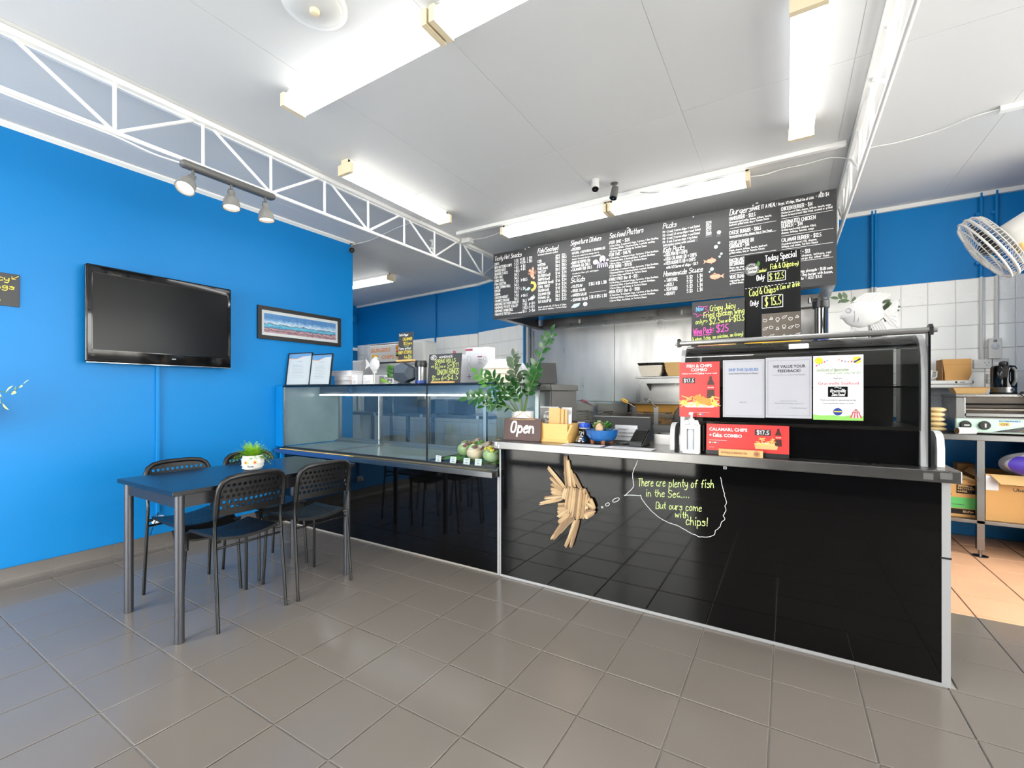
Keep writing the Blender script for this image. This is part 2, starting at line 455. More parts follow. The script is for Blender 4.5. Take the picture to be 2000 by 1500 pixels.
# ================================================================== SETTING
ZC = 2.83
XW = -4.06
TX, TY, TX0, TY0 = 0.3023, 0.3014, -3.3753, 0.6284
def tile_field(parent, m, x0, x1, y0, y1, joint=0.004, thick=0.006, z=0.0, name='tile'):
    cache = {}
    for j in range(-6, 24):
        for i in range(-4, 20):
            a0 = max(x0, TX0+j*TX+joint/2); a1 = min(x1, TX0+(j+1)*TX-joint/2)
            b0 = max(y0, TY0+i*TY+joint/2); b1 = min(y1, TY0+(i+1)*TY-joint/2)
            if a1-a0 < .015 or b1-b0 < .015: continue
            k = (round(a1-a0, 3), round(b1-b0, 3))
            if k not in cache:
                w, d = k; e = .0025
                mb = MB().add([(0,0,-thick),(w,0,-thick),(w,d,-thick),(0,d,-thick),(0,0,-e*.6),(w,0,-e*.6),(w,d,-e*.6),(0,d,-e*.6),(e,e,0),(w-e,e,0),(w-e,d-e,0),(e,d-e,0)],
                    [(0,1,5,4),(1,2,6,5),(2,3,7,6),(3,0,4,7),(4,5,9,8),(5,6,10,9),(6,7,11,10),(7,4,8,11),(8,9,10,11)])
                cache[k] = mb.mesh(name, m)
            put(cache[k], name, parent, (a0, b0, z+random.uniform(-.0006, .0)), (random.uniform(-.0012, .0012), random.uniform(-.0012, .0012), 0))
floor = struct(MB().box(-7.1, 3.2, -1.75, 5.9, -.1, -.005).obj('floor', 'grout'))
struct(floor)
tile_field(floor, 'grey_tile', -4.045, 1.75, .05, 2.455)
tile_field(floor, 'grey_tile', .585, 1.75, 2.455, 3.30)
tile_field(floor, 'terracotta', .585, 1.75, 3.303, 5.15, name='terracotta_tile', joint=.006)
MB().box(.585, 1.75, 3.303, 5.15, -.0049, -.0042).obj('dark_joint_bed', 'terracotta_grout', floor)
for nm, b in (('grey_paving', (-4.045, 3.1, -1.6, .045)), ('grey_paving', (1.755, 3.1, .05, 4.34)), ('grey_paving', (-6.9, .57, 2.6, 5.6))):
    MB().box(b[0], b[1], b[2], b[3], -.0045, -.001).obj(nm, 'grey_tile', floor)
struct(MB().box(3.13, 14, -14, 8, -.2, -.03).obj('pavement_side', 'pavement')); struct(MB().box(-9, 3.12, -14, -1.76, -.2, -.03).obj('pavement_outside', 'pavement'))

ceiling = struct(MB().box(-7.1, 3.2, -1.75, 5.95, ZC+.0022, ZC+.1).obj('ceiling', 'ceiling_white'))
_xs = [-6.9, -6.0, -4.6, -3.75, -2.94, -2.14, -1.335, -.52, .29, 1.1, 1.9, 3.1]; _ys = [-1.65, .37, 2.77, 5.9]
for i in range(len(_xs)-1):
    for j in range(3):
        g = .0012
        MB().box(_xs[i]+g, _xs[i+1]-g, _ys[j]+g, _ys[j+1]-g, ZC, ZC+.002).obj('ceiling_panel', 'ceiling_white', ceiling)
# --- left wall
wl = struct(MB().box(XW-.12, XW, -1.6, 3.31, 0, ZC).obj('wall_left', 'blue_paint'))
struct(MB().prism([(XW, 2.80), (XW+.028, 2.818), (XW+.03, ZC), (XW, ZC)], -1.6, 3.31, 'y').obj('trim_1', 'trim_white'))
_prof = [(0, .116), (.012, .116), (.013, .05), (.018, .03), (.03, .015), (.05, .006), (.05, 0), (0, 0)]
bb = struct(MB().prism([(XW+.003+x-(.0015 if x > .001 else 0), z-(.0015 if z > .001 else 0)) for x, z in _prof], -1.6, 2.44, 'y').obj('baseboard_left', 'grout'))
_sk = MB().prism([(x, z) for x, z in _prof], 0, .3075, 'y').mesh('skirting_tile', 'skirt_tile', 40)
_y = .935-.311*8
while _y < 2.42:
    put(_sk, 'skirting_tile', bb, (XW+.004, _y+.002, .001)); _y += .311
# --- back walls: right run, kink, left run
BW = [(-6.95, 5.78), (-3.95, 5.53), (-2.95, 5.24), (1.75, 5.17)]
def wall_run(name, a, b, th=.12, z0=0, z1=ZC, m='blue_paint'):
    dx, dy = b[0]-a[0], b[1]-a[1]; l = math.hypot(dx, dy); nx, ny = -dy/l*th, dx/l*th
    return struct(MB().prism([a, b, (b[0]+nx, b[1]+ny), (a[0]+nx, a[1]+ny)], z0, z1).obj(name, m))
wb1 = wall_run('wall_back', (-2.95, 5.19), (1.75, 5.17))
wb2 = wall_run('wall_back_corner', BW[1], (-2.95, 5.19))
wb3 = wall_run('wall_back_left', BW[0], BW[1])
for k, (a, b) in enumerate((((-2.95, 5.19), (1.75, 5.17)), (BW[1], (-2.95, 5.19)), (BW[0], BW[1]))):
    dx, dy = b[0]-a[0], b[1]-a[1]; l = math.hypot(dx, dy); nx, ny = dy/l*.03, -dx/l*.03
    struct(MB().prism([a, b, (b[0]+nx, b[1]+ny), (a[0]+nx, a[1]+ny)], 2.795, ZC).obj('trim_%d' % (k+2), 'trim_white'))
def wall_tiles(parent, a, b, zt, rows, pu=.176, pv=.194, smin=0.0, smax=99, phase=0.0, ripple=None):
    dx, dy = b[0]-a[0], b[1]-a[1]; l = math.hypot(dx, dy); ang = math.atan2(dy, dx); ux, uy = dx/l, dy/l; nx, ny = uy, -ux
    e = .003; w, h = pu-.004, pv-.004
    def tm(m): return MB().add([(0,0,0),(w,0,0),(w,0,h),(0,0,h),(e,-.005,e),(w-e,-.005,e),(w-e,-.005,h-e),(e,-.005,h-e)],[(0,1,5,4),(1,2,6,5),(2,3,7,6),(3,0,4,7),(4,5,6,7)]).mesh('wall_tile', m)
    m1 = tm('white_tile'); m2 = tm('rippled_tile')
    MB().prism([(a[0]+ux*smin+nx*.0, a[1]+uy*smin), (a[0]+ux*min(l, smax), a[1]+uy*min(l, smax)), (a[0]+ux*min(l, smax)+nx*.002, a[1]+uy*min(l, smax)+ny*.002), (a[0]+ux*smin+nx*.002, a[1]+uy*smin+ny*.002)], zt-rows*pv, zt).obj('tile_bed', 'white_grout', parent)
    s = smin+phase
    while s+w <= min(l, smax)+.02:
        for r in range(rows):
            x, y = a[0]+ux*s, a[1]+uy*s
            rp = ripple and r == 0 and x > ripple
            put(m2 if rp else m1, 'wall_tile', parent, (x+nx*.002, y+ny*.002, zt-(r+1)*pv+.002), (0, 0, ang))
        s += pu
wall_tiles(wb1, (-2.95, 5.19), (1.75, 5.17), 2.133, 6, smin=3.29, smax=4.7, phase=0.171-.176+.003, ripple=.8)
wall_tiles(wb1, (-2.95, 5.19), (1.75, 5.17), 2.09, 5, smin=0, smax=.12)
wall_tiles(wb2, BW[1], (-2.95, 5.19), 2.10, 10)
wall_tiles(wb3, BW[0], BW[1], 2.085, 10)
for nm, a in (('cover_strip', -2.955+.0), ('cover_strip', -4.86)):
    yy = 5.165 if a > -3 else 5.595
    MB().box(a-.012, a+.012, yy-.012, yy+.01, 1.0, 2.8).obj(nm, 'blue_paint', wb2 if a > -3 else wb3)
# --- far left side wall with a barred window, front closure
ws = struct(MB().box(-7.07, -6.95, 3.2, 5.85, 0, ZC).obj('wall_side', 'blue_paint'))
struct(MB().box(-7.0, XW-.12, 3.19, 3.31, 0, ZC).obj('wall_partition', 'trim_white'))
w1 = struct(MB().box(-6.96, -6.90, 5.0, 5.62, 1.05, 1.98).obj('window_1', 'trim_white'))
MB().box(-6.905, -6.898, 5.06, 5.56, 1.1, 1.9).obj('dark_opening', 'black_frame', w1)
for k in range(6):
    MB().cyl((-6.893, 5.08+k*.09, 1.1), (-6.893, 5.08+k*.09, 1.9), .009, n=6).obj('bar', 'offwhite', w1)
for k in range(6):
    MB().cyl((-6.893, 5.06, 1.15+k*.14), (-6.893, 5.56, 1.15+k*.14), .007, n=6).obj('bar', 'offwhite', w1)
MB().box(-6.93, -6.86, 4.9, 5.70, 1.98, 2.03).obj('lintel', 'trim_white', w1)
# --- right side: stub wall by the kitchen bench and the shop's own right wall
struct(MB().box(1.75, 1.87, 4.35, 5.29, 0, ZC).obj('wall_right', 'blue_paint'))
struct(MB().box(1.87, 3.1, 4.35, 4.47, 0, ZC).obj('wall_right_return', 'blue_paint'))
struct(MB().box(3.0, 3.12, -1.7, 4.35, 0, .3).obj('wall_right_shop', 'trim_white')); struct(MB().box(3.0, 3.12, -1.7, 4.35, 2.6, ZC).obj('wall_right_header', 'trim_white'))
w3 = struct(MB().box(3.02, 3.10, -1.6, 4.35, .3, .36).obj('added_side_window', 'aluminium'))  # unseen side window, added to let daylight reach the kitchen and left wall
for y in (-1.57, -.35, .85, 2.1, 3.2, 4.3): MB().box(3.02, 3.10, y-.03, y+.03, .36, 2.6).obj('mullion', 'aluminium', w3)
for a, b in ((-1.54, -.38), (-.32, .82), (.88, 2.07), (2.13, 3.17), (3.23, 4.27)): MB().box(3.058, 3.064, a, b, .36, 2.6).obj('pane', 'clear_glass', w3)
# --- shop front behind the camera: glazed bay and a solid dark bay
wf = struct(MB().box(-1.0, 3.1, -1.72, -1.6, 0, ZC).obj('wall_front', 'dark_paint'))
struct(MB().box(XW-.12, -1.0, -1.72, -1.6, 2.62, ZC).obj('wall_front_header', 'trim_white'))
w2 = struct(MB().box(XW, -1.0, -1.70, -1.62, 0, .06).obj('window_2', 'aluminium'))
for x in (-4.03, -3.05, -2.05, -1.03): MB().box(x-.03, x+.03, -1.70, -1.62, .06, 2.62).obj('mullion', 'aluminium', w2)
for a, b in ((-4.0, -3.08), (-3.02, -2.08), (-2.02, -1.06)):
    MB().box(a, b, -1.664, -1.658, .06, 2.62).obj('pane', 'clear_glass', w2)
# --- splash sheet behind the fryers
sp = thing('splashback', 'scuffed stainless steel splashback sheet below the hood', 'splashback', (0, 0, 0))
for a, b in ((-2.83, -1.72), (-1.715, -.35), (-.345, .31)):
    MB().box(a, b, 5.125, 5.165, .86, 2.12).obj('steel_sheet', 'steel_worn', sp)
MB().box(-2.86, -2.832, 5.10, 5.165, .86, 2.05).obj('edge_channel', 'steel', sp)
MB().box(-2.80, -2.785, 5.115, 5.13, .9, 2.0).obj('pipe_strip', 'steel', sp)

# ------------------------------------------------------------------ trusses
def truss(x, verts, label, y0, y1, zb):
    t = thing('roof_truss', label, 'truss', (x, 0, 0))
    L = MB(); L.prism([(-.028, 2.828), (-.028, 2.796), (-.022, 2.79), (.0, 2.79), (.0, 2.796), (.028, 2.80), (.028, 2.828)], y0, y1, 'y'); L.obj('top_chord', 'trim_white', t)
    MB().cyl((0, y0, zb), (0, y1, zb), .0125, n=10).obj('bottom_chord', 'trim_white', t, 40)
    vm = MB().cyl((0, 0, zb), (0, 0, 2.80), .0095, n=8).mesh('web_post', 'trim_white', 40)
    for y in verts: put(vm, 'web_post', t, (0, y, 0))
    for i, y in enumerate(verts):
        if i % 2 == 0:       # nodes at the bottom chord carry two diagonals
            for d in (-1, 1):
                k = i+d
                yy = verts[k]-d*.055 if 0 <= k < len(verts) else y+d*.36
                MB().cyl((0, y, zb), (0, yy, 2.80), .0095, n=8).obj('web_diagonal', 'trim_white', t, 40)
    return t
truss(-3.005, [.932+.4185*k for k in range(-6, 11)], 'white steel truss above the dining table, holding the track lights', -1.6, 5.2, 2.548)
truss(.387, [3.01+.465*k for k in range(-9, 5)], 'white steel truss to the right of the black menu board', -1.6, 5.16, 2.545)
# ================================================================== CEILING FITTINGS
def fluoro(name, label, x0, y0, x1, y1, group='fluorescent ceiling lights', w=.125, z=2.725):
    """batten fitting with a wrap-round diffuser along (x0,y0)-(x1,y1)"""
    dx, dy = x1-x0, y1-y0; l = math.hypot(dx, dy)
    t = thing(name, label, 'ceiling light', (x0, y0, 0), math.atan2(dy, dx), group)
    MB().box(.01, l-.01, -.03, .03, 2.785, ZC-.001).obj('spine', 'trim_white', t)
    hw = w/2; cap = .028
    MB().prism([(-hw+.002, z+.009), (hw-.002, z+.009), (hw-.006, z+.066), (-hw+.006, z+.066)], cap, l-cap, 'x').obj('ribbed_side', 'ribbed_diffuser', t)
    MB().prism([(-hw+.006, z+.001), (hw-.006, z+.001), (hw-.001, z+.0088), (-hw+.001, z+.0088)], cap, l-cap, 'x').obj('diffuser', 'tube_glow', t)
    for a in (0, l-cap): MB().prism([(-hw-.004, z), (hw+.004, z), (hw+.004, z+.07), (.03, z+.072), (.03, z+.1), (-.03, z+.1), (-.03, z+.072), (-hw-.004, z+.07)], a, a+cap, 'x').obj('end_cap', 'cream_plastic', t)
    return t
fluoro('ceiling_light', 'long lit fluorescent light nearest the camera, left of its twin', -2.325, 1.487, -1.285, 1.487)
fluoro('ceiling_light', 'lit fluorescent light continuing past the top of the picture', -1.272, 1.487, -.2, 1.487)
fluoro('ceiling_light', 'lit fluorescent light running along beside the left truss', -2.655, 2.09, -2.655, 3.2)
fluoro('ceiling_light', 'lit fluorescent light over the left half of the menu board', -2.38, 3.75, -1.31, 3.75)
fluoro('ceiling_light', 'lit fluorescent light over the right half of the menu board, cable on top', -1.297, 3.75, -.227, 3.75)
fluoro('ceiling_light', 'lit fluorescent light pointing into the room beside the right truss', .078, 2.15, .078, 3.26)
fluoro('ceiling_light', 'lit fluorescent light in the back room beyond the blue wall', -5.75, 4.42, -4.62, 4.42)
fluoro('ceiling_light', 'added lit fluorescent light end to end with the back room one, unseen behind the blue wall', -6.88, 4.42, -5.765, 4.42)  # unseen extra fitting, added to brighten the back room
# round fitting
t = thing('ceiling_dome', 'round white ceiling fitting with a cream knob in its middle', 'ceiling fitting', (-1.70, 1.19, ZC-.05))
MB().lathe([(.0001, .02), (.05, .012), (.1, .022), (.118, .036), (.122, .049), (.0001, .0495)], n=40).obj('dome', 'white_plastic', t, 50)
MB().lathe([(.122, .03), (.13, .034), (.13, .0495), (.12, .0495)], n=40).obj('rim', 'trim_white', t, 50)
MB().lathe([(.0001, -.004), (.016, 0), (.02, .01), (.02, .022)], n=20).obj('knob', 'cream_plastic', t, 50)
# timber battens on the ceiling and cables
tag(MB().box(-2.88, .335, 3.63, 3.665, 2.80, ZC-.001).obj('ceiling_batten', 'trim_white'), 'long white batten crossing the ceiling above the menu board', 'batten')
tag(MB().box(1.05, 1.74, 3.66, 3.70, 2.80, ZC-.001).obj('cable_duct', 'trim_white'), 'white square cable duct on the ceiling at the right edge', 'duct')
def cable(name, label, pts, r=.0035, m='trim_white', group=None):
    q = []
    for i in range(len(pts)-1):
        for k in range(5):
            f = k/5.0; q.append(tuple(pts[i][j]*(1-f)+pts[i+1][j]*f for j in range(3)))
    q.append(pts[-1])
    for _ in range(3): q = [q[0]]+[tuple((q[i-1][j]+2*q[i][j]+q[i+1][j])/4 for j in range(3)) for i in range(1, len(q)-1)]+[q[-1]]
    return tag(MB().tube(q, r, 6).obj(name, m, None, 60), label, 'cable', group)
cable('ceiling_cable', 'white cable looping from the menu lights to the right truss', [(-.226, 3.80, 2.80), (-.14, 3.83, 2.80), (-.02, 3.84, 2.822), (.115, 3.85, 2.822), (.27, 3.82, 2.822), (.37, 3.86, 2.80)])
cable('ceiling_cable', 'white cable crossing the ceiling right of the truss to the duct', [(.40, 3.80, 2.80), (.48, 3.81, 2.822), (.61, 3.83, 2.822), (.82, 3.80, 2.823), (.93, 3.71, 2.823), (1.05, 3.68, 2.82)])
cable('ceiling_cable', 'thin dark cable lying loose on the menu lights', [(-1.0, 3.62, 2.795), (-.93, 3.70, 2.80), (-.8, 3.74, 2.803), (-.7, 3.70, 2.80), (-.6, 3.73, 2.803), (-.45, 3.70, 2.80), (-.24, 3.76, 2.805)], .0025, 'dark_grey_metal')
cable('ceiling_cable', 'thin white cable drooping from the white junction box to the menu light', [(-2.87, 3.80, 2.80), (-2.7, 3.83, 2.785), (-2.52, 3.80, 2.785), (-2.385, 3.76, 2.79)], .003)
cable('ceiling_cable', 'thin white cable along the ceiling behind the left truss to the corner camera', [(-4.04, 3.27, 2.79), (-3.8, 3.34, 2.823), (-3.5, 3.27, 2.823), (-3.2, 3.2, 2.823), (-2.72, 3.18, 2.81)], .003)
cable('truss_cable', 'white cable tied under the left truss to the track light', [(-3.005, -.2, 2.53), (-3.005, .2, 2.525), (-3.005, .53, 2.531), (-3.005, .72, 2.528), (-3.005, .938, 2.531), (-3.0, 1.10, 2.507), (-2.99, 1.225, 2.513)], .005)
t = thing('junction_box', 'small white junction box on the ceiling left of the menu lights', 'junction box', (-2.90, 3.85, ZC))
MB().rbox(-.055, .055, -.04, .04, -.045, -.002, .005).obj('box', 'white_plastic', t); MB().rbox(-.057, .057, -.042, .042, -.05, -.04, .003).obj('lid', 'trim_white', t)
# security cameras
def bullet_cam(name, label, loc, d, body, front, L=.075, r=.026, drop=.06):
    t = thing(name, label, 'security camera', loc, group='ceiling security cameras')
    MB().lathe([(.03, -.001), (.03, -.006), (.014, -.016)], n=18).obj('mount', body, t, 50)
    MB().cyl((0, 0, -.012), (0, 0, -drop), .009, n=10).obj('arm', body, t, 40)
    d = Vector(d).normalized(); c = Vector((0, 0, -drop-.012)); a = c-d*L*.5; b = c+d*L*.5
    MB().cyl(a, b, r*.9, r, n=18).obj('housing', body, t, 40)
    MB().cyl(b, b+d*.006, r*.86, r*.8, n=18).obj('lens_cover', front, t, 40)
    MB().cyl(b+d*.006, b+d*.008, r*.3, r*.28, n=12).obj('lens', 'chrome', t, 40)
    return t
bullet_cam('security_camera', 'white bullet security camera with a black face', (-1.258, 3.304, ZC), (.12, -.35, -.9), 'white_plastic', 'lens_black', .08, .03, .03)
bullet_cam('security_camera', 'dark grey bullet security camera beside the white one', (-1.152, 3.435, ZC), (-.1, -.25, -.95), 'dark_grey_metal', 'lens_black', .09, .03, .065)
bullet_cam('security_camera', 'grey camera on the far top corner of the blue wall', (-4.05, 3.29, ZC-.02), (.7, -.6, -.4), 'dark_grey_metal', 'lens_black', .07, .03, .05)
bullet_cam('security_camera', 'small white camera seen through the left truss', (-3.26, 3.70, ZC), (.35, -.6, -.5), 'white_plastic', 'offwhite', .08, .033, .08)
# track light with three spots
t = thing('track_light', 'grey track light with three swivelling spots on the left truss', 'track light', (-2.98, 1.5, 2.54))
MB().rbox(-.03, .03, -.28, .28, -.05, -.008, .02, 4).obj('rail', 'dark_grey_metal', t, 50)
for i, (y, d) in enumerate(((-.215, (.25, -.42, -.8)), (.0, (.12, -.05, -.95)), (.215, (.05, .05, -.95)))):
    d = Vector(d).normalized(); p = Vector((0, y, -.05)); a = p+Vector((0, 0, -.028))
    st = MB().cyl(p, a, .008, n=10); s_ = Vector((0, 1, 0))
    st.tube([a+s_*.0, a+s_*.016+d*.004, a+s_*.02+d*.02, a+s_*.02+d*.034], .003, 6); st.tube([a, a-s_*.016+d*.004, a-s_*.02+d*.02, a-s_*.02+d*.034], .003, 6)
    st.obj('bracket', 'dark_grey_metal', t, 50)
    q = d.to_track_quat('Z', 'Y').to_matrix().to_4x4(); q.translation = a+d*.012
    sh = MB().lathe([(.0001, 0), (.017, 0), (.02, .004), (.02, .03), (.03, .04), (.042, .06), (.047, .085), (.048, .105), (.052, .112), (.046, .112), (.044, .09), (.036, .06), (.0001, .045)], n=24)
    so = sh.xf(q).obj('spot_shade', 'grey_metal', t, 50)
    MB().lathe([(.0001, .096), (.040, .096), (.043, .10), (.0001, .101)], n=20).xf(q).obj('lamp', 'bulb_glow', so)
# ================================================================== COUNTER AND CABINETS
def frame_rect(mb, x0, x1, y0, y1, z0, z1, t):
    mb.box(x0, x1, y0, y1, z0, z0+t); mb.box(x0, x1, y0, y1, z1-t, z1); mb.box(x0, x0+t, y0, y1, z0+t, z1-t); mb.box(x1-t, x1, y0, y1, z0+t, z1-t); return mb
t = thing('service_counter', 'glossy black counter front with a driftwood fish and chalk speech bubble on it', 'counter', (-.5, 2.45, 0))
MB().box(-1.072, 1.035, -.002, .012, .0142, .824).obj('front_panel', 'black_gloss', t)
MB().box(-1.06, 1.03, .013, .55, .02, .824).obj('carcass', 'black_frame', t)
MB().box(1.035, 1.062, -.004, .02, .0, .824).obj('corner_strip', 'trim_metal', t)
MB().box(1.036, 1.05, .02, .55, .018, .824).obj('end_panel', 'black_gloss', t)
MB().box(-1.072, 1.035, -.006, .006, .0, .014).obj('kick_strip', 'trim_metal', t)
MB().rbox(-1.0835, -1.073, -.008, .012, .0, .824, .003).obj('joint_strip', 'trim_metal', t)
MB().box(1.030, 1.064, -.006, .024, .515, .522).obj('cable_tie', 'black_plastic', t)
hk = MB().rbox(.235, .251, -.010, -.002, .805, .822, .002).obj('latch', 'aluminium', t); MB().cyl((.243, -.012, .813), (.243, -.009, .813), .0035, n=10).obj('screw', 'black_plastic', hk)
t = thing('steel_worktop', 'stainless steel worktop with a folded front lip over the black counter', 'worktop', (-.52, 2.40, .825))
MB().rbox(-1.08, 1.105, 0, .66, .001, .05, .004).obj('slab', 'steel', t)
for x, w, z in ((-1.065, .014, .034), (-1.045, .01, .018), (.99, .03, .025), (1.04, .036, .03)):
    MB().box(x, x+w, -.0008, -.0001, z-.014, z+.012).obj('tape_patch', 'aluminium', t)
# --- low counter under the glass cabinet
t = thing('display_plinth', 'glossy black low counter under the glass salad cabinet', 'counter', (-2.8, 2.45, 0))
MB().box(-1.2, 1.198, -.002, .012, .012, .64).obj('front_panel', 'black_gloss', t)
MB().box(-1.2, 1.198, .013, .6, .02, .675).obj('carcass', 'black_frame', t)
MB().box(-1.2, 1.198, -.005, .006, 0, .012).obj('kick_strip', 'grout', t)
MB().rbox(1.199, 1.2135, -.006, .012, 0, .638, .003).obj('joint_strip', 'trim_metal', t)
MB().rbox(-.15, 1.21, -.085, .012, .64, .678, .004).obj('steel_ledge', 'steel', t)
MB().rbox(-1.235, -.152, -.05, .012, .635, .672, .004).obj('blue_ledge', 'ledge_blue', t)
MB().box(-1.165, -1.14, -.03, .011, .05, .635).obj('blue_post', 'blue_paint', t)
for k in range(26): MB().rbox(-1.17+k*.089, -1.086+k*.089, -.032, -.024, .6725, .6785, .002).obj('bead', 'brass_trim', t)
# --- glass salad cabinet
X0, X1 = -3.93, -1.603
t = thing('salad_cabinet', 'long low glass display cabinet with black top, mostly empty', 'display cabinet', (0, 0, 0))
MB().rbox(X0-.005, X1, 2.425, 3.06, 1.235, 1.252, .003).obj('black_top', 'black_gloss_plastic', t)
MB().box(X0, X1, 2.44, 3.05, .679, .692).obj('tray_floor', 'tray_grey', t)
MB().box(X0, X1, 2.428, 2.440, .684, .698).obj('bottom_frame', 'black_frame', t)
for a, b in ((X0+.012, -2.2), (-2.19, X1)): MB().box(a, b, 2.430, 2.436, .698, 1.235).obj('front_pane', 'cabinet_glass', t)
MB().box(-2.2, -2.19, 2.429, 2.437, .698, 1.235).obj('pane_joint', 'black_frame', t)
MB().box(X1-.006, X1, 2.44, 3.04, .698, 1.235).obj('end_pane', 'cabinet_glass', t)
MB().box(X0, X0+.012, 2.428, 2.44, .698, 1.235).obj('corner_frame', 'aluminium', t)
MB().box(X0-.125, X0-.006, 2.43, 3.0, .69, 1.252).obj('blue_end_panel', 'blue_paint', t); MB().box(X0-.004, X0-.001, 2.445, 3.04, .70, 1.234).obj('inner_end_sheet', 'tray_grey', t)
MB().box(X0+.02, X1-.02, 2.80, 2.815, 1.165, 1.235).obj('canopy_panel', 'steel', t)
MB().cyl((X0+.05, 2.775, 1.165), (-1.95, 2.775, 1.165), .006, n=10).obj('lamp_tube', 'strip_glow', t, 40)
bk = MB(); frame_rect(bk, X0, X1, 3.02, 3.045, .70, 1.235, .03); bk.obj('rear_frame', 'aluminium', t)
for x in (-3.32, -2.72, -2.1): MB().box(x-.014, x+.014, 3.018, 3.046, .73, 1.2).obj('rear_stile', 'aluminium', t)
for a, b in ((-3.9, -3.334), (-3.306, -2.734), (-2.706, -2.114), (-2.086, -1.62)):
    d_ = MB().box(a, b, 3.03, 3.035, .73, 1.2).obj('sliding_door', 'cabinet_glass', t)
    MB().cyl((b-.06, 3.028, .98), (b-.06, 3.022, .98), .016, n=14).obj('finger_ring', 'aluminium', d_, 40)
MB().box(X0+.02, X1-.02, 2.985, 3.02, .692, .715).obj('rear_ledge', 'aluminium', t)
for x in (-3.25, -2.2): MB().box(x-.01, x+.01, 2.46, 2.99, .692, .706).obj('tray_divider', 'aluminium', t)
for x in (-3.25,): MB().cyl((x, 2.95, .70), (x, 2.95, 1.165), .008, n=8).obj('support_rod', 'chrome', t, 40)

# --- heated display cabinet with curved glass
t = thing('heated_cabinet', 'black hot food cabinet with curved glass front, papered with notices', 'display cabinet', (0, 0, .875))
HX0, HX1 = -.475, .50
MB().rbox(HX0, HX1, 2.50, 3.03, .0005, .145, .003).obj('black_base', 'black_gloss', t)
MB().box(HX0+.03, HX1-.03, 2.99, 3.02, .145, .53).obj('rear_panel', 'steel_dark', t)
MB().box(HX0+.02, HX1-.02, 2.53, 3.0, .146, .16).obj('shelf_floor', 'steel_dark', t)
MB().box(HX0+.03, HX1-.03, 2.62, 2.95, .33, .338).obj('inner_shelf', 'dark_glass', t)
MB().rbox(HX0, HX1, 2.62, 3.03, .535, .56, .004).obj('steel_roof', 'steel', t)
def gprof(y_off=0.0):
    pr = [(2.485, .148), (2.482, .30), (2.484, .40), (2.492, .46), (2.508, .505), (2.53, .535), (2.57, .556), (2.62, .562)]
    return pr
pr = gprof(); gl = MB()
gl.surf(lambda u, v: (HX0+.02+(HX1-HX0-.04)*u,)+(lambda q: (q[0], q[1]))(pr[min(len(pr)-1, round(v*(len(pr)-1)))]), 1, len(pr)-1)
gl.obj('curved_glass', 'dark_glass', t, 60)
for xx, n in ((HX0, 1), (HX1-.022, 2)):
    po = [(2.478, 0.001)]+[(a, b) for a, b in pr]+[(2.62, .535), (2.57, .53), (2.535, .505), (2.52, .46), (2.513, .40), (2.512, .001)]
    MB().prism(po, xx, xx+.022, 'x').obj('steel_end_frame', 'trim_metal', t)
    po2 = [(2.512, .001), (2.515, .40), (2.522, .46), (2.54, .505), (2.575, .53), (2.62, .536), (3.02, .536), (3.02, .001)]
    MB().prism(po2, xx+.008, xx+.014, 'x').obj('end_pane', 'dark_glass', t)
MB().box(HX1, HX1+.008, 2.475, 2.52, .001, .56).obj('black_edge', 'black_gloss_plastic', t)
MB().cyl((HX0-.012, 2.487, .566), (HX1+.02, 2.487, .566), .013, n=16).obj('top_rail', 'aluminium', t, 40)
for xx in (HX0-.014, HX1+.004):
    MB().prism([(2.472, .545), (2.53, .555), (2.52, .585), (2.485, .592), (2.472, .58)], xx, xx+.012, 'x').obj('hinge_cap', 'black_plastic', t)
for xx in (HX0-.028, HX1+.018): MB().cyl((xx, 2.495, .566), (xx+.014, 2.495, .566), .008, n=12).obj('hinge_screw', 'aluminium', t, 40)
# white scale-like cover seen at each side
for nm, xx, lb in (('plastic_guard', -.52, 'rounded white plastic guard left of the hot cabinet'), ('plastic_guard', .545, 'rounded white plastic guard right of the hot cabinet')):
    q = MB().prism([(2.50, .876), (2.50, .95), (2.51, .99), (2.53, 1.01), (2.56, 1.02), (2.62, 1.02), (2.62, .876)], xx-.012, xx+.012, 'x').obj(nm, 'white_plastic')
    tag(q, lb, 'guard')

# ================================================================== HOOD AND MENU BOARD
t = thing('exhaust_hood', 'stainless exhaust hood over the fryers behind the menu board', 'exhaust hood', (0, 0, 0))
HA, HB = -2.705, .317
MB().box(HA, HB, 4.105, 4.125, 1.99, 2.69).obj('front_plate', 'steel', t)
MB().box(HA, HA+.02, 4.125, 5.06, 1.99, 2.69).obj('side_plate', 'steel', t); MB().box(HB-.02, HB, 4.125, 5.06, 1.99, 2.69).obj('side_plate', 'steel', t)
MB().box(HA, HB, 4.105, 5.12, 2.69, 2.70).obj('roof_plate', 'steel', t)
MB().box(HA+.02, HB-.02, 4.125, 4.19, 1.99, 2.0).obj('front_gutter', 'steel_dark', t); MB().box(HA+.02, HB-.02, 4.18, 4.19, 2.0, 2.03).obj('gutter_lip', 'steel', t)
for a in (HA+.02, HB-.085): MB().box(a, a+.065, 4.19, 5.06, 1.99, 2.0).obj('side_gutter', 'steel', t)
MB().box(HA+.02, HB-.02, 5.04, 5.12, 1.99, 2.03).obj('rear_gutter', 'steel', t)
k = 0; x = HA+.09
while x < HB-.3:
    MB().prism([(4.2, 2.10), (4.98, 2.36), (4.97, 2.38), (4.19, 2.12)], x, x+.48, 'x').obj('grease_filter', 'steel_dark', t); x += .49
for x in (-2.0, -.9, .18): MB().cyl((x, 4.75, 2.02), (x, 4.75, 1.975), .016, n=12).obj('nozzle', 'aluminium', t, 40)
MB().cyl((.02, 4.3, 2.06), (.25, 4.3, 2.06), .02, n=12).obj('lamp_tube', 'strip_glow', t, 40)
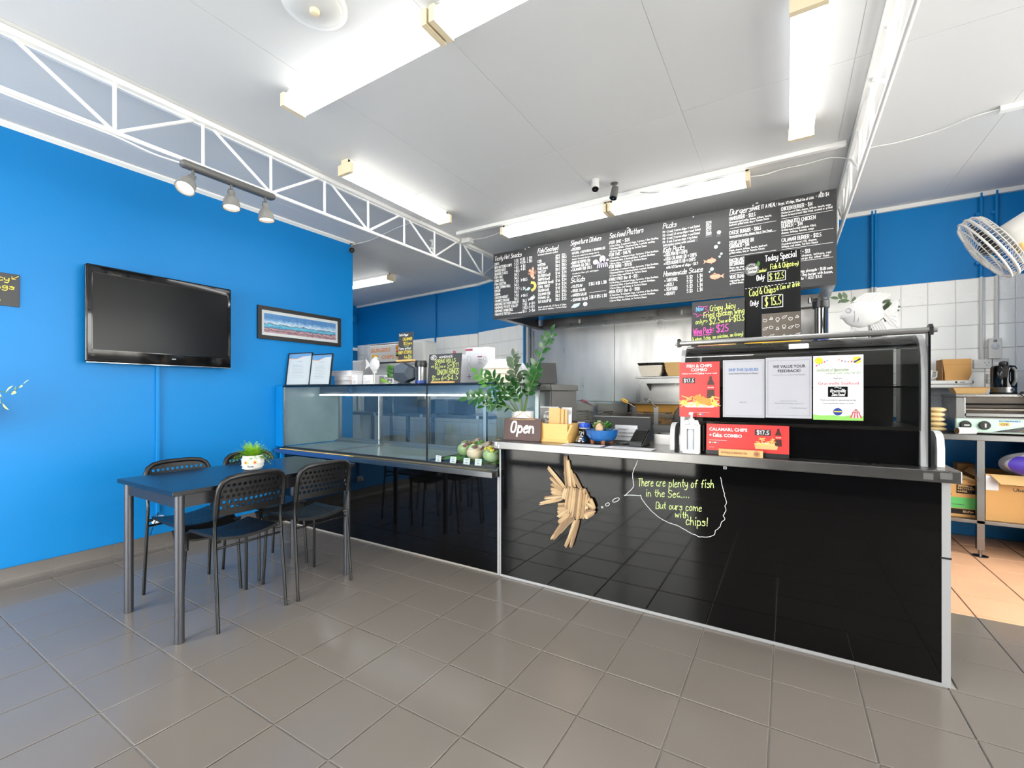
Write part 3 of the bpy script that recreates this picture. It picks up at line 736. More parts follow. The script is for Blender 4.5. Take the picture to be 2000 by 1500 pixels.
for a in range(3): MB().cyl((-2.3+a*1.05, 4.12, 2.70), (-2.3+a*1.05, 4.12, 2.712), .012, n=10).obj('hanger', 'trim_white', t)

mbd = thing('menu_board', 'wide black chalk menu board across the front of the hood', 'menu board', (-2.726, 4.10, 2.692))
MB().box(0, 3.045, -.012, 0, -.705, .004).obj('board', 'chalkboard', mbd)
for x in (.4, 1.5, 2.05, 2.5, 2.95): MB().cyl((x, -.012, -.006), (x, -.016, -.006), .006, n=10).obj('screw', 'white_plastic', mbd)
I = Ink((0, -.012, 0), (1, 0, 0), (0, 0, 1))
def W(txt, u, v, h=.022, to=None, w=None, **k): I.hand(txt, u, -v, h, w=w or h*.15, to=to, **k)
H = dict(w=.0056, slant=.18, jit=.03)
W('Tasty Hot Snacks', .016, .072, .044, .352, **H)
L1 = ['CHIPS','BEER BATTERED CHIPS','SEAFOOD BITES','SEAFOOD STICKS','FISH CAKE','CHIKO ROLL','FISH COCKTAIL','LARGE SPRING ROLL','DIMSIM','KABANA','CHICKEN NUGGET','CRUMBED SAUSAGE','HOMEMADE BATTERED SAVELOY','HOMEMADE POTATO SCALLOP','HOMEMADE SPRING ROLL','PINEAPPLE FRITTER']
E1 = [.075,.235,.16,.185,.12,.14,.165,.22,.09,.09,.19,.205,.32,.31,.25,.215]
for i, s_ in enumerate(L1): W(s_, .014+.0005*i, .122+.0365*i, .026, to=E1[i], w=.0036)
W('(battered or crumbed)', .225, .668, .014, to=.36, w=.0022)
for i, s_ in enumerate(['S $5','S $7','1-$2','1-$2.5','$4.5','$4.5','1-$3','$4.5','S $2.5','$4.5','1-$2','$4.5']): W(s_, .268, .122+.0365*i, .026, to=.318 if len(s_) < 5 else .328, w=.0036)
for u, v, s_, e in ((.34,.118,'M $8',.395),(.34,.152,'M $10',.40),(.424,.118,'L $11',.48),(.424,.152,'L $13',.48),(.345,.19,'4-$4',.40),(.345,.222,'4-$5',.40),(.345,.335,'3=$8.5',.425),(.35,.425,'L $4',.40),(.35,.50,'6-$6.5',.425),(.37,.555,'$6.5',.415),(.37,.592,'1-$2',.42),(.445,.592,'6-$11',.515),(.37,.628,'1-$2.5',.435),(.445,.628,'5-$11',.51),(.37,.665,'$5.5',.415),(.445,.665,'2-$6',.515)): W(s_, u, v, .026, to=e, w=.0036)
W('Fish/Seafood', .547, .074, .044, .775, **H); W('Crumbed, battered or grilled', .55, .10, .016, .772, .0026)
L2 = ['COD','WHITING','FLAKE (shark)','SWEETLIP','SEA PERCH (reef)','SNAPPER (reef)','BARRAMUNDI (fresh)','CORAL TROUT','SALMON (atl)','CALAMARI (10)','PRAWNS (6)','SEA SCALLOP (6)']
E2 = [.59,.635,.66,.64,.69,.685,.725,.685,.675,.69,.68,.70]
for i, s_ in enumerate(L2): W(s_, .547+.0005*i, .172+.0376*i, .026, to=E2[i], w=.0036)
W('SERVE', .75, .136, .012, .797, .0024); W('MEAL', .818, .134, .012, .86, .0024)
for i, (a, b) in enumerate((('$10.5','$18.5'),('$13.5','$21.5'),('$10.5','$18.5'),('$14.5','$20.5'),('$16','$24'),('$17','$24.5'),('$16','$24'),('$14','$24'),('$18','$25'),('$11.5','$19.5'),('$18.5','$25'),('$18.5','$25'))):
    W(a, .75, .17+.0376*i, .026, to=.797, w=.0036); W(b, .818, .168+.0376*i, .026, to=.868, w=.0036)
W('Meals served with 1/2 Serve of Chips,', .555, .636, .015, .868, .0026); W('Side salad or coleslaw, + Tartare Sauce.', .555, .660, .015, .872, .0026)
W('Signature Dishes', .914, .057, .044, 1.225, **H)
for u, v, s_, e, h in ((.934,.112,'OYSTERS:',1.02,.026),(.93,.147,'NATURAL / KILPATRICK / CHARGRILLED',1.265,.02),(.93,.175,'*Price are subject to change due to',1.205,.014),(.93,.203,'Market, Seasonal changes + availability.',1.225,.014),(.932,.243,'BABY OCTOPUS: $16',1.118,.025),(.933,.278,'PRAWNS (6): $18.5',1.118,.025),(.934,.312,'CALAMARI (10): $11.5',1.132,.025),(.934,.345,'Crumbed or Flour grill, salt-pepper,',1.205,.014),(.934,.37,'or lemon-spicy.',1.02,.014),(.934,.475,'COLESLAW',1.036,.026),(.935,.519,'GREEK SALAD',1.065,.026),(.936,.562,'GARDEN SALAD',1.08,.026),(.937,.608,'SEAFOOD SALAD',1.09,.026)): W(s_, u, v, h, to=e, w=h*.14)
for v in (.105,.236,.271,.305,.468,.512,.555,.60): I.disc(.922, -v, .006, 8)
W('Salads', .916, .424, .046, 1.06, **H)
W('S $6.5  M $8  L $10', 1.105, .474, .027, 1.278, .004); I.rect(1.105, -.544, 1.278, -.541); W('S $8  M $9.5  L $12', 1.11, .600, .027, 1.282, .004)
W('Seafood Platters', 1.31, .057, .044, 1.622, **H)
PL = [('FOR ONE - $25',.113,1.50,['2 fish bites, 2 calamari rings, 1 prawn, 1 Sea Scallop,','1 Seafood Stick, 1 Seafood bite, 1 potato scallop,','1/2 Serve Chips, and Salad, 2x Tartare Sauce']),('FOR TWO - $48.95',.227,1.51,['4 fish bites, 4 calamari rings, 3 prawns, 3 Sea Scallops,','2 Seafood Stick, 2 Seafood bites, 2 potato Scallops,','1 Serve Chips, and Salad, 2x Tartare Sauce']),('FOR THREE - $59.95',.340,1.52,['6 fish bites, 6 calamari rings, 3 prawns, 3 Sea Scallops,','3 Seafood Sticks, 3 Seafood bites, 3 potato Scallops,','1.5 Serve Chips, med Salad, 3x Tartare Sauce']),('FAMILY PACK (for 4) - $75',.457,1.57,['8 fish bites, 8 calamari rings, 8 prawns, 4 Sea Scallops,','4 Seafood Stick, 4 Seafood bites, 4 potato Scallops,','2 Serve Chips, med Salad, 4x Tartare Sauce']),('MEGA FEAST (for 6) - $100',.574,1.59,['12 fish bites, 12 calamari rings, 6 prawns, 6 Sea Scallops,','6 Seafood Sticks, 6 Seafood bites, 6 potato Scallops,','3 Serve Chips, lrg Salad, 6x Tartare Sauce'])]
for s_, v, e, sub in PL:
    W(s_, 1.312, v, .027, to=e, w=.004); I.rect(1.300, -v+.008, 1.308, -v+.012)
    for j, q in enumerate(sub): W(q, 1.312, v+.026+.0255*j, .0145, to=(1.76, 1.73, 1.655)[j], w=.0026)
W('Packs', 1.798, .060, .044, 1.908, **H)
for i, s_ in enumerate(['P1 - 2 cod, 1 serve chips + sml Salad','P2 - 4 cod, 1.5 serve chips + med Salad','P3 - 6 cod, 2 serves chips + med Salad','P4 - 8 cod, 2 serves chips + lrg Salad']): W(s_, 1.798, .100+.0295*i, .018, to=(2.10, 2.105, 2.10, 2.08)[i], w=.0029)
W('(all packs come with sauce)', 1.80, .216, .016, 2.06, .0026)
for i, s_ in enumerate(['$29','$54','$77','$109']): W(s_, 2.152, .092+.03*i, .024, to=2.19, w=.0036)
W('Kids Packs', 1.80, .272, .044, 1.975, **H)
for i, (s_, e) in enumerate((('KIDS FISH (1) + CHIPS',2.00),('KIDS CALAMARI (3) + CHIPS',2.075),('KIDS NUGGETS (4) + CHIPS',2.065))): W(s_, 1.823, .306+.0375*i, .027, to=e, w=.004); I.disc(1.81, -.298-.0375*i, .006, 8)
W('with 1/2 Serve of chips - $8.9', 1.828, .417, .022, 2.085, .0034)
W('Homemade Sauce', 1.803, .482, .042, 2.122, **H)
for i, (s_, a, b, e) in enumerate((('TARTARE','S $2','L $4',1.92),('AIOLI','S $2','L $4',1.887),('SEAFOOD','S $2','L $4',1.918),('GRAVY','S $3','L $4',1.898))):
    v = .532+.0395*i; W(s_, 1.828, v, .028, to=e, w=.004); W(a, 1.998, v-.003, .028, to=2.042, w=.004); W(b, 2.083, v-.005, .028, to=2.122, w=.004); I.disc(1.815, -v+.009, .006, 8)
W('Burgers', 2.33, .050, .046, 2.487, **H); W('MAKE IT A MEAL:', 2.497, .045, .030, 2.665, .0042); W('Burger, 1/2 chips, 375ml Can of drink', 2.675, .043, .020, 2.905, .0032); W('- ADD $4', 2.918, .040, .026, 2.998, .004)
for u, v, s_, e, sub, es in ((2.328,.093,'HAMBURGER - $12.5',2.515,['Homemade beef patty, cheese, lettuce, tomato,','beetroot, grilled onion, bbq or Tomato Sauce'],(2.63,2.61)),(2.328,.209,'CHEESE BURGER - $10.5',2.555,['Homemade beef patty, cheese, bbq or Tom Sauce'],(2.63,)),(2.328,.293,'STEAK BURGER OR',2.505,[],()),(2.328,.323,'SANDWICH - $14',2.472,['Steak, cheese, lettuce, tomato, beetroot,','grilled onion, bbq or Tomato Sauce'],(2.60,2.58)),(2.33,.436,'BACON AND EGG BURGER',2.565,[],()),(2.33,.466,'OR SANDWICH - $12',2.49,['Bacon, egg, cheese,','grilled onion, bbq'],(2.45,2.45)),(2.332,.572,'VEGE BURGER',2.46,['vege patty, salad,','grilled onion'],(2.45,2.43)),(2.694,.091,'CHICKEN BURGER - $14',2.895,['Chicken breast fillet, cheese, lettuce, tomato, mayo','Choose to have breast fillet fried, crumbed or grilled)'],(3.01,3.02)),(2.695,.196,'MARINATED CHICKEN',2.915,[],()),(2.696,.226,'BURGER - $14',2.833,['Grilled marinated chicken fillet,','cheese, lettuce, tomato, mayo'],(2.92,2.905)),(2.697,.334,'CALAMARI BURGER - $12.5',2.95,['Crumbed calamari (3), cheese,','lettuce, red onion, Tartare Sauce'],(2.925,2.93)),(2.698,.444,'FISH BURGER - $13',2.88,['Crumbed cod, cheese, lettuce, red','onion (extra charge for other fish)'],(3.01,3.0))):
    W(s_, u, v, .028, to=e, w=.004)
    for j, q in enumerate(sub): W(q, u, v+.024+.0215*j, .0145, to=es[j], w=.0026)
for u0, u1, v in ((2.33,2.66,.160),(2.33,2.66,.238),(2.33,2.66,.39),(2.33,2.66,.53),(2.694,3.025,.153),(2.695,3.025,.288),(2.696,3.025,.392),(2.697,3.025,.50)): I.rect(u0, -v-.002, u1, -v+.001)
W('EXTRAS: bacon, egg, pineapple - $1.80 each', 2.70, .588, .02, 3.02, .003); W('MAKE IT A LOT: Any burger with bacon,', 2.70, .617, .02, 3.022, .003); W('egg, pineapple - ADD $3.0', 2.70, .644, .02, 2.955, .003)
I.obj('lettering', 'chalk_white', mbd, 'white hand-lettered menu text')
# painted sea creatures
def art(m, fn):
    J = Ink((0, -.012, 0), (1, 0, 0), (0, 0, 1), .0008); fn(J); J.obj('painted_motif', m, mbd)
def fish2d(J, x, y, s_, f=1, ang=0.0):
    c, q = math.cos(ang), math.sin(ang)
    R = lambda a, b: (x+f*(a*c-b*q)*s_, y+(a*q+b*c)*s_)
    J.poly([R(.5*math.cos(2*PI*i/18), .26*math.sin(2*PI*i/18)) for i in range(18)])
    J.poly([R(-.42, 0), R(-.8, .24), R(-.7, 0), R(-.8, -.24)]); J.poly([R(-.2, .2), R(.1, .38), R(.25, .2)]); J.poly([R(-.1, -.2), R(.05, -.36), R(.12, -.22)])
art('paint_coral', lambda J: (fish2d(J, 2.19, -.402, .075, 1), fish2d(J, 2.222, -.537, .085, -1, .05), J.disc(.482, -.275, .022, 14, .040), [J.stroke([(.482, -.275), (.482+.05*math.cos(a), -.26+.035*math.sin(a))], .003, 0) for a in (0, .5, 2.6, 3.14, 3.6, -.5)], J.disc(.455, -.238, .014, 10), J.disc(.49, -.226, .014, 10, .02), J.stroke([(.47, -.25), (.457, -.242)], .006, 0), J.disc(.50, -.318, .014, 10)))
art('chip_gold', lambda J: J.stroke([(.475, -.365), (.505, -.37), (.52, -.40), (.51, -.43), (.48, -.445)], .028, 2))
art('paint_mint', lambda J: (fish2d(J, .437, -.425, .05, 1, .3), J.disc(2.25, -.174, .016), J.disc(2.227, -.291, .015), J.disc(2.25, -.262, .011), J.disc(2.268, -.355, .010), J.disc(2.255, -.377, .009), J.disc(2.196, -.472, .015), J.disc(2.178, -.492, .008), J.disc(.50, -.50, .007), J.disc(.512, -.515, .005), J.poly([(.915, -.67), (.95, -.635), (1.015, -.632), (1.0, -.66), (.96, -.675)])))
art('paint_lilac', lambda J: (J.disc(1.24, -.24, .030, 18, .034), [J.stroke([(1.24, -.262), (1.24+.03*k, -.29), (1.24+.042*k, -.285+.012*abs(k)), (1.24+.05*k, -.315)], .010, 2) for k in (-1, -.6, -.2, .2, .6, 1)], J.disc(1.29, -.255, .012, 10), J.disc(1.2, -.272, .012, 10)))
art('paint_grey', lambda J: (fish2d(J, .482, -.527, .065, 1, .25), J.disc(1.172, -.258, .027, 9, .024), J.disc(1.067, -.648, .024, 7, .022)))
art('chalk_smudge', lambda J: (J.rect(1.797, -.222, 2.085, -.196), J.rect(2.145, -.20, 2.195, -.062), J.rect(1.567, -.462, 1.588, -.432), J.rect(1.56, -.582, 1.60, -.55), J.disc(2.247, -.2, .02, 12, .010)))
# ================================================================== TABLE AND CHAIRS
t = thing('dining_table', 'dark narrow dining table with round grey steel legs beside the blue wall', 'table', (-2.74, 1.475, 0))
MB().rbox(-.325, .325, -.515, .515, .700, .722, .003).obj('table_top', 'table_top', t)
for a, b in (((-.29, .29), (-.482, -.466)), ((-.29, .29), (.466, .482))): MB().box(a[0], a[1], b[0], b[1], .635, .699).obj('apron', 'table_rail', t)
for x in (-.29, .274): MB().box(x, x+.016, -.466, .466, .635, .699).obj('apron', 'table_rail', t)
for x in (-.29, .29):
    for y in (-.475, .475):
        MB().cyl((x, y, .001), (x, y, .699), .0205, n=20).obj('leg', 'table_metal', t, 40)
def perforated(mb, fn, x0, x1, y0, y1, nx, ny, rad, stag=True, th=.004, seg=8, border=0.0):
    """sheet on the map fn(x,y,offset) with a round hole per cell"""
    cw = (x1-x0)/nx; ch = (y1-y0)/ny
    def both(pts_top, faces):
        n = len(pts_top); A = [fn(a, b, 0) for a, b in pts_top]; B = [fn(a, b, -th) for a, b in pts_top]
        mb.add(A+B, faces+[tuple(n+i for i in reversed(f)) for f in faces])
    for j in range(ny):
        off = cw/2 if (stag and j % 2) else 0; n = nx-1 if off else nx
        b0 = y0+j*ch; b1 = b0+ch
        if off:
            for a0, a1 in ((x0, x0+off), (x1-off, x1)): both([(a0, b0), (a1, b0), (a1, b1), (a0, b1)], [(0, 1, 2, 3)])
        for i in range(n):
            a0 = x0+off+i*cw; a1 = a0+cw; cx, cy = (a0+a1)/2, (b0+b1)/2
            out = []; inn = []
            for k in range(seg):
                t_ = 2*PI*(k+.5)/seg; c, s_ = math.cos(t_), math.sin(t_)
                m = max(abs(c)/(cw/2), abs(s_)/(ch/2)); out.append((cx+c/m, cy+s_/m)); inn.append((cx+rad*c, cy+rad*s_))
            # corner points so that the cell stays square
            ring = []
            for k in range(seg):
                ring.append(out[k])
            pts = ring+inn
            fs = [(k, (k+1) % seg, seg+(k+1) % seg, seg+k) for k in range(seg)]
            both(pts, fs)
            for q in range(4):
                ca = ((a0, b0), (a1, b0), (a1, b1), (a0, b1))[q]
                o_ = sorted(out, key=lambda p: (p[0]-ca[0])**2+(p[1]-ca[1])**2)[:2]
                both([ca, o_[0], o_[1]], [(0, 1, 2)])
            n0 = len(mb.v); T_ = [fn(a, b, 0) for a, b in inn]; B_ = [fn(a, b, -th) for a, b in inn]
            mb.add(T_+B_, [(k, (k+1) % seg, seg+(k+1) % seg, seg+k) for k in range(seg)])
def make_chair(label):
    t = thing('dining_chair', label, 'chair', group='perforated black chairs at the table')
    HW = .172; RT = .0085
    # rear leg line: (y, z)
    zs = [(-.205, .0), (-.185, .22), (-.168, .40), (-.160, .50), (-.166, .56), (-.182, .60)]
    for s_ in (-1, 1):
        MB().tube([(s_*(HW+.003-.006*(z/.6)), y, z+.001 if z == 0 else z) for y, z in zs], RT, 10).obj('leg', 'chair_metal', t, 50)
    # front legs lean a little
    for s_ in (-1, 1): MB().tube([(s_*.170, .19, .001), (s_*.159, .170, .37)], RT, 10).obj('leg', 'chair_metal', t, 50)
    MB().cyl((-HW+.004, -.168, .405), (HW-.004, -.168, .405), .006, n=8).obj('cross_rod', 'chair_metal', t, 40)
    # backrest frame: inverted U with rounded corners, leaning back
    bk = lambda x, h: (x, -.172-.16*h-.018*(1-(x/HW)**2), .565+h)
    pts = [bk(-HW, .0), bk(-HW, .10), bk(-HW+.004, .14), bk(-HW+.018, .172), bk(-HW+.045, .19), bk(-HW+.09, .197)]
    pts += [bk(x, .199) for x in (-.05, 0, .05)]+[(-p[0], p[1], p[2]) for p in reversed(pts)]
    MB().tube(pts, .0135, 10).obj('back_frame', 'chair_black', t, 50)
    mb = MB()
    def f2(x, y, o): b = bk(x, y); return (b[0], b[1]+o+.002, b[2])
    perforated(mb, f2, -HW+.006, HW-.006, .03, .168, 13, 5, .0088)
    for a, b in ((.002, .03), (.168, .197)):
        xr = HW-.006 if b < .1 else HW-.04
        for o in (0, -.004): mb.surf(lambda u, v: f2(-xr+2*xr*u, a+(b-a)*v, o), 8, 1)
    for s_ in (-1, 1): mb.add([f2(s_*(HW-.006), .168, 0), f2(s_*(HW-.04), .168, 0), f2(s_*(HW-.04), .195, 0), f2(s_*(HW-.022), .186, 0), f2(s_*(HW-.01), .175, 0)], [(0, 1, 2, 3, 4)])
    mb.obj('backrest', 'chair_black', t)
    # seat: dished side to side, rolled front edge
    def sf(x, y, o):
        x *= .88; z = .432+.024*(abs(x)/.16)**2.0+.010*math.sin((y+.17)/.36*PI)*0+(.008 if y < 0 else 0)*(abs(y)/.17)
        if y > .13: z -= .9*(y-.13)**2/.06*1.0
        return (x, y, z+o)
    mb = MB(); perforated(mb, sf, -.138, .138, -.135, .13, 13, 12, .006, stag=False, th=.006, seg=4)
    for a, b, c, d in ((-.172, -.138, -.162, .13), (.138, .172, -.162, .13), (-.138, .138, -.162, -.135)):
        for o in (0, -.006): mb.surf(lambda u, v: sf(a+(b-a)*u, c+(d-c)*v, o), 6, 8)
    for o in (0, -.006): mb.surf(lambda u, v: sf(-.172+.344*u, .13+.062*v, o), 12, 6)
    # rim
    rim = [(-.172, -.162+.354*k/14) for k in range(15)]
    for s_ in (-1, 1): mb.add([sf(s_*.172, y, 0) for _, y in rim]+[sf(s_*.172, y, -.016) for _, y in rim], [(k, k+1, 16+k, 15+k) for k in range(14)])
    for yy in (-.162, .192): mb.add([sf(-.172+.344*k/12, yy, 0) for k in range(13)]+[sf(-.172+.344*k/12, yy, -.016) for k in range(13)], [(k, k+1, 14+k, 13+k) for k in range(12)])
    mb.obj('seat', 'chair_black', t, 30)
    for s_ in (-1, 1): MB().lathe([(.012, .335), (.0125, .38), (.018, .412), (.024, .43)], (s_*.158, .168, 0), 14).obj('leg_socket', 'chair_black', t, 50)
    for s_ in (-1, 1): MB().cyl((s_*.145, -.160, .437), (s_*.170, -.166, .437), .008, n=8).obj('seat_lug', 'chair_black', t)
    return t
c1 = make_chair('black perforated chair nearest the camera, on the room side of the table')
c1.location = (-2.585, 1.312, 0); c1.rotation_euler = (0, 0, PI/2)
for lab, loc, rz in (('black perforated chair on the room side of the table, nearer the counter', (-2.56, 1.735, 0), PI/2-.05),
                     ('black perforated chair between table and blue wall, nearer the camera', (-3.01, 1.305, 0), -PI/2),
                     ('black perforated chair between table and blue wall, behind the fern', (-3.03, 1.755, 0), -PI/2+.04)):
    c = copy_tree(c1); c['label'] = lab; c.location = loc; c.rotation_euler = (0, 0, rz)
# ================================================================== ON THE COUNTER FRONT
ZK = .8755
DW = [(-1.112, 0.802, -1.103, 0.63, 0.0196), (-1.1, 0.79, -1.082, 0.629, 0.0182), (-1.085, 0.731, -1.057, 0.628, 0.0196), (-1.067, 0.707, -1.018, 0.626, 0.0182), (-1.116, 0.722, -1.109, 0.683, 0.0126), (-1.226, 0.729, -1.118, 0.622, 0.0168), (-1.211, 0.673, -1.125, 0.608, 0.0182), (-1.205, 0.636, -1.125, 0.601, 0.0168), (-1.205, 0.605, -1.129, 0.59, 0.0182), (-1.208, 0.581, -1.132, 0.583, 0.0168), (-1.254, 0.545, -1.129, 0.574, 0.0168), (-1.279, 0.508, -1.129, 0.557, 0.0168), (-1.199, 0.528, -1.132, 0.559, 0.0126), (-1.162, 0.513, -1.114, 0.522, 0.0196), (-1.163, 0.496, -1.103, 0.51, 0.0182), (-1.166, 0.468, -1.1, 0.501, 0.0182), (-1.163, 0.442, -1.092, 0.492, 0.0168), (-1.158, 0.412, -1.082, 0.48, 0.0182), (-1.199, 0.305, -1.067, 0.469, 0.0252), (-1.188, 0.327, -1.082, 0.48, 0.0196), (-1.155, 0.349, -1.064, 0.456, 0.0196), (-1.14, 0.365, -1.053, 0.451, 0.0112), (-1.111, 0.28, -1.035, 0.447, 0.0182), (-1.08, 0.278, -1.03, 0.448, 0.0168), (-1.092, 0.326, -1.053, 0.444, 0.0126), (-1.107, 0.62, -1.122, 0.555, 0.0182), (-1.085, 0.625, -1.105, 0.51, 0.021), (-1.064, 0.631, -1.083, 0.48, 0.021), (-1.04, 0.633, -1.06, 0.462, 0.021), (-1.018, 0.633, -1.039, 0.453, 0.0196), (-0.998, 0.622, -1.019, 0.456, 0.0196), (-0.982, 0.601, -1.002, 0.458, 0.0196), (-0.964, 0.587, -0.987, 0.545, 0.0182), (-0.954, 0.575, -0.932, 0.526, 0.0168), (-0.99, 0.538, -0.99, 0.467, 0.0168), (-0.973, 0.547, -0.935, 0.526, 0.0182), (-0.987, 0.493, -0.928, 0.514, 0.0196), (-0.98, 0.469, -0.935, 0.5, 0.0168), (-0.969, 0.463, -0.99, 0.486, 0.0126)]
t = thing('driftwood_fish', 'fish pieced together from driftwood strips, hung on the black counter', 'wall art', (-1.08, 2.447, .54))
rnd = random.Random(3)
MB().prism([(-.04, .085), (.09, .09), (.15, -.02), (.09, -.085), (-.02, -.02)], -.012, -.001, 'y').obj('backing', 'drift_b', t)
for i, (x0, z0, x1, z1, w) in enumerate(DW):
    for sub in ((0,) if w < .014 else (-1, 1)):
        dx, dz = x1-x0, z1-z0; l = math.hypot(dx, dz); ex, ez = dx/l, dz/l; nx, nz = -ez, ex; hw = w*(.5 if sub == 0 else .27)*1.4
        off = 0 if sub == 0 else sub*w*.27; a = rnd.uniform(-.06, .03)*l; b = l+rnd.uniform(-.03, .04)*l
        pts = []
        for s_, q in ((a, .35), (a+.1*l, .85), (.45*l, 1), (.8*l, .9), (b, .5), (b, -.5), (.8*l, -.9), (.5*l, -1.0), (a+.1*l, -.8), (a, -.3)):
            pts.append((x0+ex*s_+nx*(off+hw*q*rnd.uniform(.85, 1.1))+1.08, z0+ez*s_+nz*(off+hw*q*rnd.uniform(.85, 1.1))-.54))
        body = i >= 25
        y1 = -.013 if body else -.004; y0 = y1-rnd.uniform(.006, .014)-(.004 if i > 32 else 0)
        MB().prism(pts, y0, y1, 'y').obj('driftwood_strip', rnd.choice(['drift_a', 'drift_b', 'drift_c', 'drift_a', 'drift_d']), t)
MB().cyl((.104, -.032, -.013), (.104, -.026, -.013), .009, .011, n=14).obj('eye', 'drift_c', t, 40)
bub = [(-0.69, 0.815), (-0.7, 0.787), (-0.715, 0.752), (-0.718, 0.721), (-0.712, 0.678), (-0.718, 0.656), (-0.762, 0.616), (-0.762, .616), (-0.675, 0.627), (-.675, .627), (-0.666, 0.604), (-0.615, 0.55), (-0.568, 0.515), (-0.525, 0.498), (-0.488, 0.494), (-0.458, 0.482), (-0.425, 0.467), (-0.379, 0.451), (-0.339, 0.455), (-0.308, 0.471), (-0.3, 0.498), (-0.28, 0.518), (-0.275, 0.541), (-0.257, 0.555), (-0.265, 0.576), (-0.254, 0.599), (-0.257, 0.621), (-0.251, 0.644), (-0.26, 0.671), (-0.262, 0.693), (-0.275, 0.747), (-0.282, 0.77)]
sc_ = [o for o in bpy.data.objects if o.name == 'service_counter'][0]
I = Ink((.5, -.002, 0), (1, 0, 0), (0, 0, 1))
fine = []
for a, b in zip(bub[:-1], bub[1:]):
    for k in range(3): fine.append((a[0]+(b[0]-a[0])*k/3+rnd.uniform(-.002, .002), a[1]+(b[1]-a[1])*k/3+rnd.uniform(-.0025, .0025)))
I.stroke(fine, .0022, 1)
for x, z, r, r2, tl in ((-.891, .534, .005, .004, 0), (-.860, .554, .013, .0075, .6), (-.811, .585, .022, .009, .55)): I.ring(x, z, r, .0022, r2, tilt=tl)
I.obj('chalk_bubble', 'chalk_white', sc_)
I = Ink((.5, -.002, 0), (1, 0, 0), (0, 0, 1))
K = dict(jit=.03, slant=.06)
I.hand('There are', -.687, .676, .042, .0029, to=-.545, rise=.09, **K); I.hand('plenty of fish', -.525, .688, .040, .0031, to=-.310, rise=.09, **K)
I.hand('in the Sea....', -.645, .625, .037, .0031, to=-.425, rise=.08, **K); I.hand('But ours come', -.592, .566, .036, .003, to=-.366, rise=.07, **K)
I.hand('with', -.494, .534, .032, .003, to=-.43, rise=.06, **K); I.hand('chips!', -.441, .503, .042, .0034, to=-.337, rise=.08, **K)
I.obj('chalk_lettering', 'chalk_green', sc_)

# ================================================================== ON THE WORKTOP
def sheet(name, label, cat, w, h, loc, m, rx=0.0, rz=0.0, th=.003, parts=(), group=None):
    """upright card, origin at bottom centre, facing -Y"""
    t = thing(name, label, cat, loc, group=group, rot=(rx, 0, rz)); MB().box(-w/2, w/2, 0, th, 0, h).obj('card', m, t); return t
# Open sign
t = thing('open_sign', 'brown wooden Open sign with a twine loop, leaning on the white pot', 'sign', (-1.458, 2.515, ZK), rot=(-.10, 0, 0))
pl = []
for cx, cz, a0 in ((.125, .012, -PI/2), (.125, .132, 0), (-.125, .132, PI/2), (-.125, .012, PI)):
    for k in range(5): a = a0+PI/2*k/4; pl.append((cx+.012*math.cos(a), cz+.012*math.sin(a)))
MB().prism(pl, -.006, .006, 'y').obj('board', 'wood_sign', t)
I = Ink((0, -.006, 0), (1, 0, 0), (0, 0, 1))
I.hand('Open', -.085, .052, .068, .012, to=.085, slant=.16); I.obj('lettering', 'chalk_white', t)
MB().tube([(-.09, .004, .138), (-.03, .0, .165), (0, .012, .19), (.03, .0, .16), (.09, .004, .138)], .0022, 6).obj('twine', 'twine', t, 60)
MB().tube([(-.092, -.008, .137), (0, -.009, .133), (.092, -.008, .137)], .0022, 6).obj('twine', 'twine', t, 60)
# ZZ plant
t = thing('potted_plant', 'tall glossy green plant in a ribbed white pot behind the Open sign', 'plant', (-1.522, 2.64, ZK))
pm = MB(); N = 72
pm.lathe([(.060, 0), (.070, .01), (.074, .178), (.074, .185), (.066, .185), (.064, .165), (.0001, .165)], n=N, lobes=36, amp=.012); pm.obj('pot', 'ceramic', t, 30)
MB().lathe([(.063, .16), (.0001, .172)], n=20).obj('soil', 'soil', t, 40)
def leafmesh(name, m, L=1.0, wd=.5, cup=.10):
    mb = MB(); vs = []; n = 6
    for i in range(n+1):
        u = i/n; w = wd*math.sin(PI*min(1, .06+u*.94))**.8*(1 if u < .5 else 1-.1*(u-.5)); w = max(w, .002)
        for k in (-1, 0, 1): vs.append((k*w*.5, u*L, cup*math.sin(PI*u)*(1 if k == 0 else .75)-(0 if k else .05*math.sin(PI*u))))
    fs = [(i*3+k, i*3+k+1, (i+1)*3+k+1, (i+1)*3+k) for i in range(n) for k in (0, 1)]
    return mb.add(vs, fs).mesh(name, m, 80)
LM = {m: leafmesh('leaf', m) for m in ('leaf', 'leaf_light', 'leaf_grey', 'leaf_var', 'succulent')}
